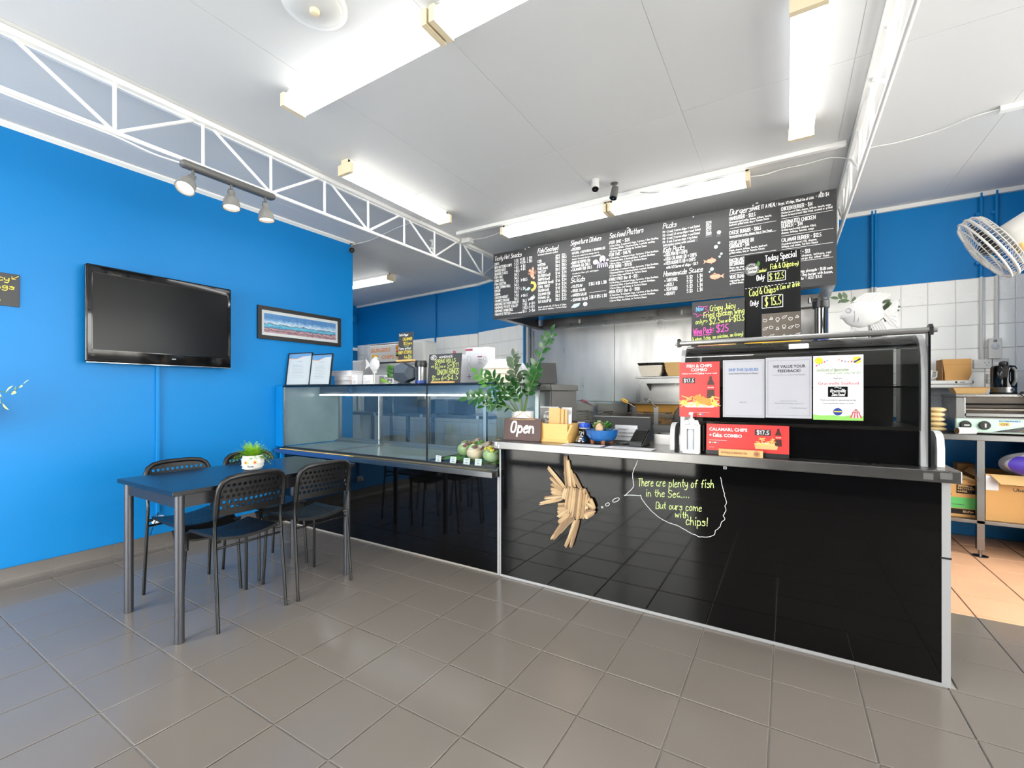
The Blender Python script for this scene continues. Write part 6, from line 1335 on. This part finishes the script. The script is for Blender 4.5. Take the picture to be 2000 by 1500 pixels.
t = thing('air_sensor', 'pale wall sensor unit with a round eye above the sockets', 'sensor', (1.437, 5.146, 1.462)); MB().rbox(-.038, .038, -.035, -.012, .0, .16, .004).obj('case', 'offwhite', t); MB().lathe([(.024, 0), (.02, .006), (.0001, .009)], n=20).xf(Matrix.Rotation(PI/2, 4, 'X')).obj('lens', 'paint_grey', t, 50, loc=(0, -.035, .095)); MB().lathe([(.012, 0), (.0001, .004)], n=16).xf(Matrix.Rotation(PI/2, 4, 'X')).obj('eye', 'grey_ink', t, 50, loc=(0, -.035, .14))
for x, lb, r, zl in ((.662, 'left of the thin twin blue conduits behind the menu board end', .009, 2.13), (.686, 'right of the thin twin blue conduits behind the menu board end', .008, 2.13), (1.366, 'left of the thick conduits behind the wall fan', .011, 1.46), (1.456, 'right of the thick conduits behind the wall fan', .0115, 1.46)):
    t = thing('conduit', lb, 'conduit', (x, 5.150, 0), group='conduits on the back wall'); MB().cyl((0, 0, 2.134), (0, 0, 2.822), r, n=12).obj('blue_run', 'blue_paint', t, 40)
    if zl < 2: 
        MB().cyl((0, 0, zl), (0, 0, 2.134), r, n=12).obj('white_run', 'white_plastic', t, 40)
        for z in (2.25, 2.65): MB().rbox(-r-.022, r+.004, -.006, .014, z-.012, z+.012, .002).obj('saddle', 'blue_paint', t)
    else: MB().cyl((0, 0, 2.03), (0, 0, 2.134), r, n=12).obj('white_run', 'white_plastic', t, 40)
# boxes under the bench
t = thing('paper_carton', 'kraft carton with a green stripe reading recycled paper, under the bench', 'box', (1.03, 4.72, .2625)); MB().rbox(-.165, .165, -.13, .2, .0005, .275, .002).obj('body', 'cardboard', t); MB().prism([(-.165, .276), (.165, .276), (.12, .30), (-.10, .292)], -.10, .1, 'y').obj('top_flap', 'kraft', t)
J = Ink((0, -.13, 0), (1, 0, 0), (0, 0, 1)); J.rect(-.165, .065, .165, .145); J.obj('green_stripe', 'box_green', t); J = Ink((0, -.13, 0), (1, 0, 0), (0, 0, 1)); J.rect(-.165, .022, .165, .06); J.poly([(.055, .175), (.155, .175), (.155, .24), (.055, .24)]); J.obj('black_print', 'sign_black', t)
J = Ink((0, -.13, 0), (1, 0, 0), (0, 0, 1), .002); J.text('RECYCLED', .062, .205, .014, to=.15, bold=.02); J.text('PAPER', .062, .184, .014, to=.115, bold=.02); J.text('BioPak', .09, .035, .016, to=.15, bold=.02); J.rect(.062, .224, .14, .228); J.rect(.062, .231, .12, .235); J.obj('kraft_lettering', 'kraft', t)
J = Ink((0, -.13, 0), (1, 0, 0), (0, 0, 1), .002); J.text('V133', .115, .255, .012); J.text('BIO', -.02, .158, .012, to=.03, bold=.02); J.rect(.02, .09, .10, .093); J.obj('lettering', 'dark_ink', t)
t = thing('delivery_carton', 'large open brown carton printed Uber under the bench', 'box', (1.475, 4.72, .2625)); W_ = .24
MB().box(-W_, W_, -.15, -.144, .0005, .335).obj('front', 'cardboard', t); MB().box(-W_, W_, .2, .206, .0005, .335).obj('back', 'cardboard', t)
for x in (-W_, W_-.006): MB().box(x, x+.006, -.144, .2, .0005, .335).obj('side', 'cardboard_dark', t)
MB().box(-W_, W_, -.144, .2, .0005, .005).obj('base', 'cardboard_dark', t)
MB().add([(-W_+.02, -.15, .335), (W_-.035, -.15, .335), (W_-.035, -.215, .275), (-W_+.06, -.215, .275)], [(0, 1, 2, 3)]).obj('flap', 'kraft', t)
MB().add([(-W_, -.144, .335), (-W_, .2, .335), (-W_-.03, .2, .30), (-W_-.03, -.1, .30)], [(0, 1, 2, 3)]).obj('flap', 'cardboard', t)
MB().box(-W_+.0, -W_+.065, -.1535, -.1505, .22, .325).obj('shipping_label', 'paper', t)
J = Ink((0, -.15, 0), (1, 0, 0), (0, 0, 1)); J.text('Uber', -.10, .222, .024, to=-.03, bold=.01); J.text('Deliver', -.10, .262, .018, to=-.02); J.rect(-.05, .13, .08, .132); J.rect(-.04, .116, .06, .118); J.rect(-.04, .052, .03, .054); J.ring(-.015, .034, .010, .002, .014); J.rect(-.016, .008, -.014, .02); J.rect(.008, .008, .011, .048); J.text('L', .02, .15, .02); J.obj('lettering', 'dark_ink', t)
t = thing('plastic_bag', 'crumpled violet and clear plastic packet on the open carton', 'packet', (1.50, 4.66, .598))
def bagf(u, v, s_):
    a = 2*PI*u; r = 1+.12*math.sin(3*a+4*v)+.08*math.sin(7*a); h = math.sin(PI*v)
    return (.19*math.cos(a)*h*r*s_, .13*math.sin(a)*h*r*s_-.03, .075+.075*s_*-math.cos(PI*v)*(1+.2*math.sin(5*a)))
MB().surf(lambda u, v: bagf(u, v, 1.0), 36, 14).obj('packet', 'plastic_bag', t, 70)
MB().surf(lambda u, v: bagf(.62+.28*u, .25+.5*v, 1.015), 14, 10).obj('violet_print', 'bag_violet', t, 70)
tag(MB().rbox(1.17, 1.28, 4.935, 5.05, .263, .62, .003).obj('dark_carton', 'cardboard_dark'), 'narrow dark carton standing behind the bench leg', 'box')
# wall fan
FC = Vector((1.08, 3.91, 2.085)); _v = Vector((1.08, 3.91, .905)).normalized(); _r = _v.cross(Vector((0, 0, 1))).normalized(); _u = _r.cross(_v)
ax = (-.845*_r-.515*_u-.15*_v).normalized()
t = thing('wall_fan', 'white wall mounted fan with a wire guard, seen edge on', 'fan', tuple(FC))
q = ax.to_track_quat('Z', 'Y').to_matrix().to_4x4(); R_ = .215
gd = MB()
MB().tube([(R_*math.cos(2*PI*k/48), R_*math.sin(2*PI*k/48), 0) for k in range(48)], .008, 8, True).xf(q).obj('guard_rim', 'guard_wire', t, 60)
for side, nm in ((1, 'front_guard'), (-1, 'rear_guard')):
    g = MB()
    for k in range(56):
        a = 2*PI*k/56; g.tube([(r*math.cos(a), r*math.sin(a), side*z) for r, z in ((R_, 0), (R_*.985, .03), (R_*.88, .055), (R_*.5, .072), (.045, .078))], .0016, 4)
    for r, z in ((R_*.985, .03), (R_*.88, .056), (R_*.5, .073), (.045, .079)):
        g.tube([(r*math.cos(2*PI*k/40), r*math.sin(2*PI*k/40), side*z) for k in range(40)], .0028, 5, True)
    g.xf(q).obj(nm, 'guard_wire', t, 60)
MB().lathe([(.05, .078), (.045, .086), (.0001, .088)], n=24).xf(q).obj('badge', 'fan_white', t, 50)
MB().tube([(R_*.99*math.cos(2*PI*k/48), R_*.99*math.sin(2*PI*k/48), .034) for k in range(48)], .006, 8, True).xf(q).obj('front_band', 'fan_white', t, 60)
for k in range(3):
    def bl(u, v, k=k):
        a = 2*PI*k/3+(-.5+1.05*v)*(.35+.65*u); r = .04+.15*u; return tuple(q @ Vector((r*math.cos(a), r*math.sin(a), .026*(v-.5)*(1.4-.6*u)-.005)))
    MB().surf(bl, 8, 6).obj('blade', 'black_frame', t, 70)
MB().lathe([(.04, -.03), (.04, .04), (.02, .05), (.0001, .05)], n=20).xf(q).obj('hub', 'black_frame', t, 50)
MB().lathe([(.06, -.07), (.075, -.085), (.078, -.20), (.06, -.25), (.03, -.262), (.0001, -.264)], n=28).xf(q).obj('motor_housing', 'fan_white', t, 50)
e0 = q @ Vector((0, 0, -.13)); dn = Vector((0, 0, -1))
MB().cyl(e0+dn*.05, e0+dn*.125+Vector((.03, .01, 0)), .028, .024, n=14).obj('tilt_joint', 'wood_light', t, 40)
e1 = e0+dn*.125+Vector((.03, .01, 0)); wallp = Vector((1.75, 4.52, 2.14))-FC
MB().tube([e1, e1+Vector((.12, .02, -.01)), wallp+Vector((-.12, 0, -.05)), wallp+Vector((-.03, 0, -.05))], .024, 12).obj('wall_arm', 'fan_white', t, 60)
MB().rbox(wallp.x-.035, wallp.x-.001, wallp.y-.07, wallp.y+.07, wallp.z-.14, wallp.z+.06, .01).obj('wall_bracket', 'fan_white', t)
# ------------------------------------------------------------------ fryers
def fryer(x0, x1, label, oil, nb):
    t = thing('deep_fryer', label, 'fryer', ((x0+x1)/2, 4.70, 0)); w = (x1-x0)/2
    MB().box(-w, w, -.36, .34, .12, .80).obj('cabinet', 'steel', t)
    for x in (-w+.04, w-.04):
        for y in (-.3, .3): MB().cyl((x, y, .001), (x, y, .12), .022, n=10).obj('leg', 'steel', t)
    MB().box(-w+.03, w-.03, -.366, -.3605, .2, .72).obj('door', 'steel', t)
    tp = MB(); tp.box(-w, w, -.36, -.31, .80, .88); tp.box(-w, -w+.04, -.31, .30, .80, .88); tp.box(w-.04, w, -.31, .30, .80, .88); tp.box(-.02, .02, -.31, .30, .80, .88); tp.obj('tank_rim', 'steel', t)
    MB().box(-w+.04, w-.04, -.31, .30, .801, .83).obj('oil', 'fryer_oil', t)
    MB().box(-w, w, .30, .36, .80, 1.085).obj('rear_riser', oil, t); MB().box(-w, w, .22, .37, 1.065, 1.085).obj('flue_cap', 'steel', t); MB().box(-w, -w+.025, .22, .30, .80, 1.065).obj('riser_side', 'steel', t); MB().box(w-.025, w, .22, .30, .80, 1.065).obj('riser_side', 'steel', t)
    MB().box(-w+.025, w-.025, .26, .30, .92, .955).obj('hang_rail', 'steel_dark', t)
    return t
fryer(-2.20, -1.50, 'left deep fryer with a dull steel riser under the splashback', 'steel_dark', 2)
fryer(-1.47, -.88, 'right deep fryer with an oily yellow riser under the splashback', 'fryer_oil', 2)
def basket(x, y, z, label, hm, hdir):
    t = thing('fry_basket', label, 'fry basket', (x, y, z), group='wire fry baskets'); w, d, h = .085, .15, .12
    fr = MB()
    for zz in (0, h): fr.tube([(-w, -d, zz), (w, -d, zz), (w, d, zz), (-w, d, zz)], .004, 6, True)
    fr.obj('frame', 'steel_dark', t, 60); wr = MB()
    for k in range(11):
        a = -w+2*w*k/10
        for yy in (-d, d): wr.cyl((a, yy, 0), (a, yy, h), .0012, n=4, cap=False)
        wr.cyl((a, -d, 0), (a, d, 0), .0012, n=4, cap=False)
    for k in range(16):
        b = -d+2*d*k/15
        for xx in (-w, w): wr.cyl((xx, b, 0), (xx, b, h), .0012, n=4, cap=False)
        wr.cyl((-w, b, 0), (w, b, 0), .0012, n=4, cap=False)
    for k in range(5):
        zz = h*k/4
        for xx in (-w, w): wr.cyl((xx, -d, zz), (xx, d, zz), .0012, n=4, cap=False)
        for yy in (-d, d): wr.cyl((-w, yy, zz), (w, yy, zz), .0012, n=4, cap=False)
    wr.obj('wire_mesh', 'steel_dark', t)
    MB().box(-.022, .022, -d-.006, -d, .0, h+.07).obj('bracket', 'steel', t)
    p0 = Vector((0, -d, h+.06)); p1 = p0+Vector(hdir)*.5; p2 = p0+Vector(hdir)
    MB().tube([p0, p1], .007, 8).obj('shank', 'steel_dark', t, 60)
    s_ = Vector((.016, 0, .004)); MB().tube([p1, p1+(p2-p1)*.5+s_, p2+s_*.6, p2-s_*.6, p1+(p2-p1)*.5-s_], .006, 8, True).obj('grip', hm, t, 60)
    return t
basket(-1.98, 4.62, .862, 'left fry basket with a black handle', 'black_plastic', (-.10, -.10, .14))
basket(-1.70, 4.62, .862, 'fry basket with a dark red handle', 'onion', (-.12, -.10, .07))
basket(-1.29, 4.62, .862, 'fry basket with a yellow handle', 'warn_yellow', (-.10, -.08, .08))
basket(-1.08, 4.62, .862, 'rightmost fry basket with a pale handle', 'steel', (-.08, -.08, .09))
# prep bench with splash side to the right of the fryers
t = thing('prep_bench', 'stainless batter bench with a sloping side splash right of the fryers', 'bench', (-.45, 4.35, 0))
MB().box(-.40, .40, -.35, .38, .84, .875).obj('top', 'steel', t); MB().prism([(-.35, .876), (-.15, 1.02), (.2, 1.09), (.38, 1.09), (.38, .876)], -.40, -.388, 'x').obj('side_splash', 'steel', t); MB().box(-.388, .40, .368, .38, .876, 1.16).obj('rear_splash', 'steel', t); MB().box(-.40, .40, -.36, -.348, .80, .90).obj('front_lip', 'steel', t)
for x in (-.37, .37):
    for y in (-.3, .3): MB().box(x-.02, x+.02, y-.02, y+.02, .002, .84).obj('leg', 'steel', t)
t = thing('mixing_bowl', 'shallow steel bowl on the batter bench', 'bowl', (-.62, 4.3, .8755)); MB().lathe([(.06, .0005), (.10, .03), (.115, .06), (.122, .062), (.122, .066), (.112, .064), (.095, .034), (.0001, .012)], n=28).obj('bowl', 'steel', t, 50); MB().lathe([(.121, .061), (.125, .063), (.121, .066)], n=28).obj('rim', 'aluminium', t, 50)
t = thing('steel_shelf', 'small stainless shelf on the splashback holding card trays', 'shelf', (-1.10, 4.95, 1.29)); MB().rbox(-.28, .42, -.13, .17, .05, .068, .003).obj('shelf', 'steel', t); MB().box(-.25, .42, -.10, -.094, -.005, .05).obj('apron', 'steel', t); 
for x in (-.2, .35): MB().prism([(-.1, .05), (.17, .05), (.17, -.08)], x-.004, x+.004, 'x').obj('bracket', 'steel_dark', t)
for k, (x, y, z, m, lb) in enumerate(((-1.23, 4.90, 1.359, 'tray_white', 'white card trays stacked at the left of the small steel shelf'), (-.96, 4.92, 1.359, 'kraft', 'kraft card trays stacked at the right of the small steel shelf'))):
    t = thing('tray_stack', lb, 'trays', (x, y, z))
    for j in range(4):
        w, d = .085+.004*j, .06+.004*j; o = .028*j
        MB().add([(-w, -d, .0005+o), (w, -d, .0005+o), (w, d, .0005+o), (-w, d, .0005+o), (-w*1.35, -d*1.3, .06+o), (w*1.35, -d*1.3, .06+o), (w*1.35, d*1.3, .06+o), (-w*1.35, d*1.3, .06+o)], [(3, 2, 1, 0), (0, 1, 5, 4), (1, 2, 6, 5), (2, 3, 7, 6), (3, 0, 4, 7)]).obj('tray', m if j < 3 or k else 'steel', t)
tag(MB().cyl((-.95, 5.11, 1.21), (-.95, 5.11, 1.29), .012, n=10).obj('hanging_grip', 'black_plastic'), 'short black handle hanging on the splashback under the steel shelf', 'handle')
# ------------------------------------------------------------------ back-left kitchen seen over and through the glass cabinet
bench('steel_bench', 'long stainless bench under the left run of the back wall', -5.9, -3.1, 4.55, 5.18, .90, [(-1.3, -.26), (0, -.26), (1.3, -.26), (-1.3, .26), (0, .26), (1.3, .26)])
t = thing('food_warmer', 'white food warmer with a lit burgers and chips panel', 'food warmer', (-5.0, 4.93, .9005))
MB().rbox(-.55, .55, -.05, .24, .0005, .70, .03, 3).obj('body', 'white_plastic', t); MB().rbox(-.55, .56, -.2, -.05, .0005, .30, .01).obj('drawer_unit', 'steel', t)
MB().prism([(-.08, .72), (-.2, .98-.22), (-.06, 1.0)], -.54, -.5, 'x')
pn = MB().rbox(-.54, .28, -.10, -.05, .76-.01, 1.02, .012).obj('sign_panel', 'white_plastic', t); MB().rbox(-.55, .29, -.092, -.049, .735, 1.035, .02).obj('panel_frame', 'black_frame', t)
MB().rbox(.10, .55, -.05, .24, .70, 1.05, .03, 3).obj('hood', 'white_plastic', t)
J = Ink((0, -.10, 0), (1, 0, 0), (0, 0, 1)); J.text('BURGERS', -.50, .91, .06, to=-.08, slant=.15, bold=.02); J.text('CHIPS', -.27, .80, .06, to=.0, slant=.15, bold=.02); J.obj('lettering', 'orange_print', t)
J = Ink((0, -.10, 0), (1, 0, 0), (0, 0, 1)); J.rect(-.48, .77, -.34, .87); J.obj('chips_print', 'yellow_print', t)
for z, m, ry in ((.81, 'chip_gold', .025), (.845, 'cola', .022), (.87, 'lettuce', .02), (.90, 'red_ink', .016), (.955, 'fish_gold', .055)): J = Ink((0, -.10, 0), (1, 0, 0), (0, 0, 1), .002+.0004*(z*10)); J.disc(.14, z, .11, 20, ry); J.obj('burger_print', m, t)
t = thing('upright_fridge', 'white upright fridge beside the barred window', 'fridge', (-6.2, 5.30, 0)); MB().rbox(-.3, .3, -.30, .3, .002, 1.72, .01).obj('body', 'white_plastic', t); MB().rbox(-.295, .295, -.34, -.302, .05, 1.70, .01).obj('door', 'white_plastic', t); MB().rbox(.22, .25, -.36, -.341, .9, 1.3, .006).obj('handle', 'grey_metal', t)
for k, (x, y, m, lb) in enumerate(((-4.25, 4.75, 'black_plastic', 'black food tub on the rear bench, left of three'), (-3.95, 4.75, 'slate_planter', 'dark blue grey food tub on the rear bench, middle of three'), (-3.62, 4.75, 'black_plastic', 'black food tub on the rear bench, right of three'))):
    t = thing('food_tub', lb, 'tub', (x, y, .9005)); MB().rbox(-.11, .11, -.09, .09, .0005, .19, .01).obj('tub', m, t); MB().rbox(-.115, .115, -.095, .095, .185, .2, .004).obj('lid', 'steel', t)
tag(MB().sphere((-6.90, 5.66, 2.58), .07, 16, 10, (.5, 1, 1.2)).obj('wall_bell', 'blue_paint', None, 60), 'round blue painted bell in the far back corner', 'bell')
# ================================================================== ON THE BLUE WALL
t = thing('television', 'wall mounted black flat screen television', 'television', (XW, 1.537, 1.39))
MB().rbox(.05, .1, -.458, .458, .0, .658, .012, 3).obj('bezel', 'black_gloss_plastic', t, 40)
MB().box(.1, .1025, -.425, .425, .085, .60).obj('screen', 'screen', t); MB().rbox(.0, .05, -.3, .3, .15, .5, .01).obj('rear_housing', 'black_plastic', t)
MB().rbox(.085, .098, -.458, .458, -.004, .003, .002).obj('chrome_edge', 'chrome', t); MB().rbox(.085, .0985, -.4605, -.456, .01, .64, .002).obj('chrome_edge', 'chrome', t)
fr = MB()
for a, b, c, d in ((-.43, -.425, .08, .605), (.425, .43, .08, .605)): fr.box(.1, .104, a, b, c, d)
fr.box(.1, .104, -.43, .43, .60, .605); fr.box(.1, .104, -.43, .43, .08, .085); fr.obj('inner_frame', 'black_gloss_plastic', t)
I = Ink((.1, .0, 0), (0, 1, 0), (0, 0, 1)); I.text('AWA', .03, .045, .008, bold=.02); I.rect(-.43, .045, -.427, .048); I.rect(-.42, .045, -.417, .048); I.obj('maker_mark', 'paint_grey', t)
tag(MB().rbox(XW+.0005, XW+.022, 1.498, 1.522, .27, 1.385, .004).obj('cable_duct', 'blue_paint'), 'thin blue painted cable duct running down from the television', 'duct')
t = thing('power_plug', 'white double plug at the bottom of the blue duct', 'plug', (XW, 1.51, .225)); MB().rbox(.0005, .03, -.035, .035, -.02, .03, .004).obj('socket', 'white_plastic', t); MB().rbox(.03, .06, -.022, .012, -.012, .02, .005).obj('plug_top', 'white_plastic', t); MB().tube([(.045, -.01, .02), (.04, -.012, .045), (.02, .0, .055)], .004, 6).obj('lead', 'black_plastic', t, 60); MB().tube([(.045, -.02, .015), (.045, -.04, -.03), (.03, -.05, -.09), (.015, -.05, -.1)], .003, 6).obj('lead', 'black_plastic', t, 60)
t = thing('framed_picture', 'black framed panoramic seascape photo with a white mount', 'picture', (XW, 2.70, 1.675)); W2, H2 = .44, .30
fr = MB(); T = .035
fr.box(.001, .022, -W2, W2, 0, T); fr.box(.001, .022, -W2, W2, H2-T, H2); fr.box(.001, .022, -W2, -W2+T, T, H2-T); fr.box(.001, .022, W2-T, W2, T, H2-T); fr.obj('frame', 'black_frame', t)
MB().box(.001, .012, -W2+T, W2-T, T, H2-T).obj('mount', 'paper', t); MB().box(.012, .0135, -W2+T+.025, W2-T-.025, T+.028, H2-T-.028).obj('print', 'coast_print', t); MB().box(.017, .018, -W2+T, W2-T, T, H2-T).obj('pane', 'clear_glass', t)
t = thing('wings_board', 'chalkboard with yellow handwriting cut off by the left picture edge', 'sign', (XW, .64, 1.712)); MB().rbox(.001, .008, -.16, .155, 0, .2, .002).obj('board', 'chalkboard', t)
I = Ink((.008, 0, 0), (0, 1, 0), (0, 0, 1)); I.hand('Crispy Juicy', -.15, .152, .03, .004, to=.11, jit=.02); I.hand('Fried Wings', -.15, .104, .03, .004, to=.132, jit=.02); I.hand('$2.5 ea', -.13, .064, .02, .003, to=.06); I.hand('or $13.5 - 6', -.13, .024, .025, .003, to=.075); I.obj('yellow_chalk', 'chalk_yellow', t); I = Ink((.008, 0, 0), (0, 1, 0), (0, 0, 1)); I.stroke([(.15, .19), (.125, .17), (.122, .185), (.122, .168), (.138, .168)], .003, 0); I.obj('arrow_mark', 'chalk_yellow', t)
# trailing plant at the left edge of the picture, in a wall pot just outside the frame
t = thing('trailing_plant', 'pale variegated leaf stems reaching in at the left picture edge', 'plant', (XW, .55, 1.0))
MB().lathe([(.05, 0), (.075, .04), (.085, .14), (.09, .145), (.08, .145), (.07, .05), (.0001, .04)], (.10, 0, 0), 24).obj('wall_pot', 'ceramic', t, 50); MB().rbox(.0005, .03, -.03, .03, .02, .12, .004).obj('bracket', 'dark_grey_metal', t); MB().lathe([(.078, .12), (.0001, .13)], (.10, 0, 0), 20).obj('soil', 'soil', t, 50)
for pts in ([(.1, 0, .13), (.16, .06, .25), (.2, .1, .20), (.22, .17, .18), (.24, .215, .235)], [(.1, 0, .13), (.15, .05, .24), (.18, .11, .17), (.20, .14, .12)], [(.1, .0, .13), (.13, .03, .28), (.15, .08, .34), (.17, .11, .30)], [(.1, 0, .13), (.14, -.04, .28), (.18, -.1, .3)]): frond(t, pts, 9, .05, 'leaf_var', .003, .35, rnd=rz_)
# ================================================================== FERN ON THE TABLE
t = thing('potted_fern', 'bright green fern in a white pot with two painted eyes', 'plant', (-2.735, 1.50, .7225), rz=.25)
MB().lathe([(.036, .0005), (.048, .006), (.058, .03), (.06, .055), (.055, .082), (.053, .088), (.048, .088), (.047, .075), (.0001, .073)], n=36).obj('pot', 'ceramic', t, 50); MB().lathe([(.048, .072), (.0001, .08)], n=20).obj('soil', 'soil', t, 50)
for k, z in enumerate((.02, .038, .068)): MB().tube([(.0605*math.cos(2*PI*q/24)*(1 if z > .03 else .93), .0605*math.sin(2*PI*q/24)*(1 if z > .03 else .93), z+.008*math.sin(2*PI*q/24+k)) for q in range(24)], .0022, 5, True).obj('bandage_fold', 'ceramic', t, 60)
fd = Vector((.55, -.83, 0)); sd = Vector((.83, .55, 0))
for s_ in (-1, 1):
    d = (fd+sd*.42*s_).normalized(); c = d*.058+Vector((0, 0, .05)); e = MB().cyl(c, c+d*.005, .013, .011, n=16).obj('eye', 'brass_trim', t, 40); MB().cyl(c+d*.005, c+d*.0075, .006, .005, n=12).obj('pupil', 'red_ink', e, 40)
I = Ink(tuple(fd*.057+Vector((0, 0, .022))-sd*.016), tuple(sd), (0, 0, 1), .002); I.hand('TEILAN', 0, 0, .007, .0016, to=.032); I.obj('small_writing', 'dark_ink', t)
r_ = random.Random(21); fm = MB()
for k in range(150):
    a = r_.uniform(0, 2*PI); ln = r_.uniform(.05, .115); el = r_.uniform(.15, 1.4); d = Vector((math.cos(a)*math.cos(el), math.sin(a)*math.cos(el), math.sin(el))); p0 = Vector((.025*math.cos(a), .025*math.sin(a), .078)); side = d.cross(Vector((0, 0, 1)))
    side = side.normalized() if side.length > .01 else Vector((1, 0, 0)); pts = []
    for i in range(9):
        f = i/8; p = p0+d*ln*f+Vector((0, 0, -.55*ln*f*f*math.cos(el)))
        pts.append(p)
    for i in range(1, 9):
        p = pts[i]; dd = (pts[i]-pts[i-1]).normalized(); L_ = .017*math.sin(PI*(.15+.8*i/9)); 
        for s_ in (-1, 1): b = p+(side*s_*.9+dd*.5+Vector((0, 0, r_.uniform(-.2, .2))))*L_; fm.add([p, p+dd*.005, b], [(0, 1, 2)])
        fm.add([pts[i-1]-side*.0007, pts[i-1]+side*.0007, p], [(0, 1, 2)])
o = fm.obj('fronds', 'fern', t); o['kind'] = 'stuff'
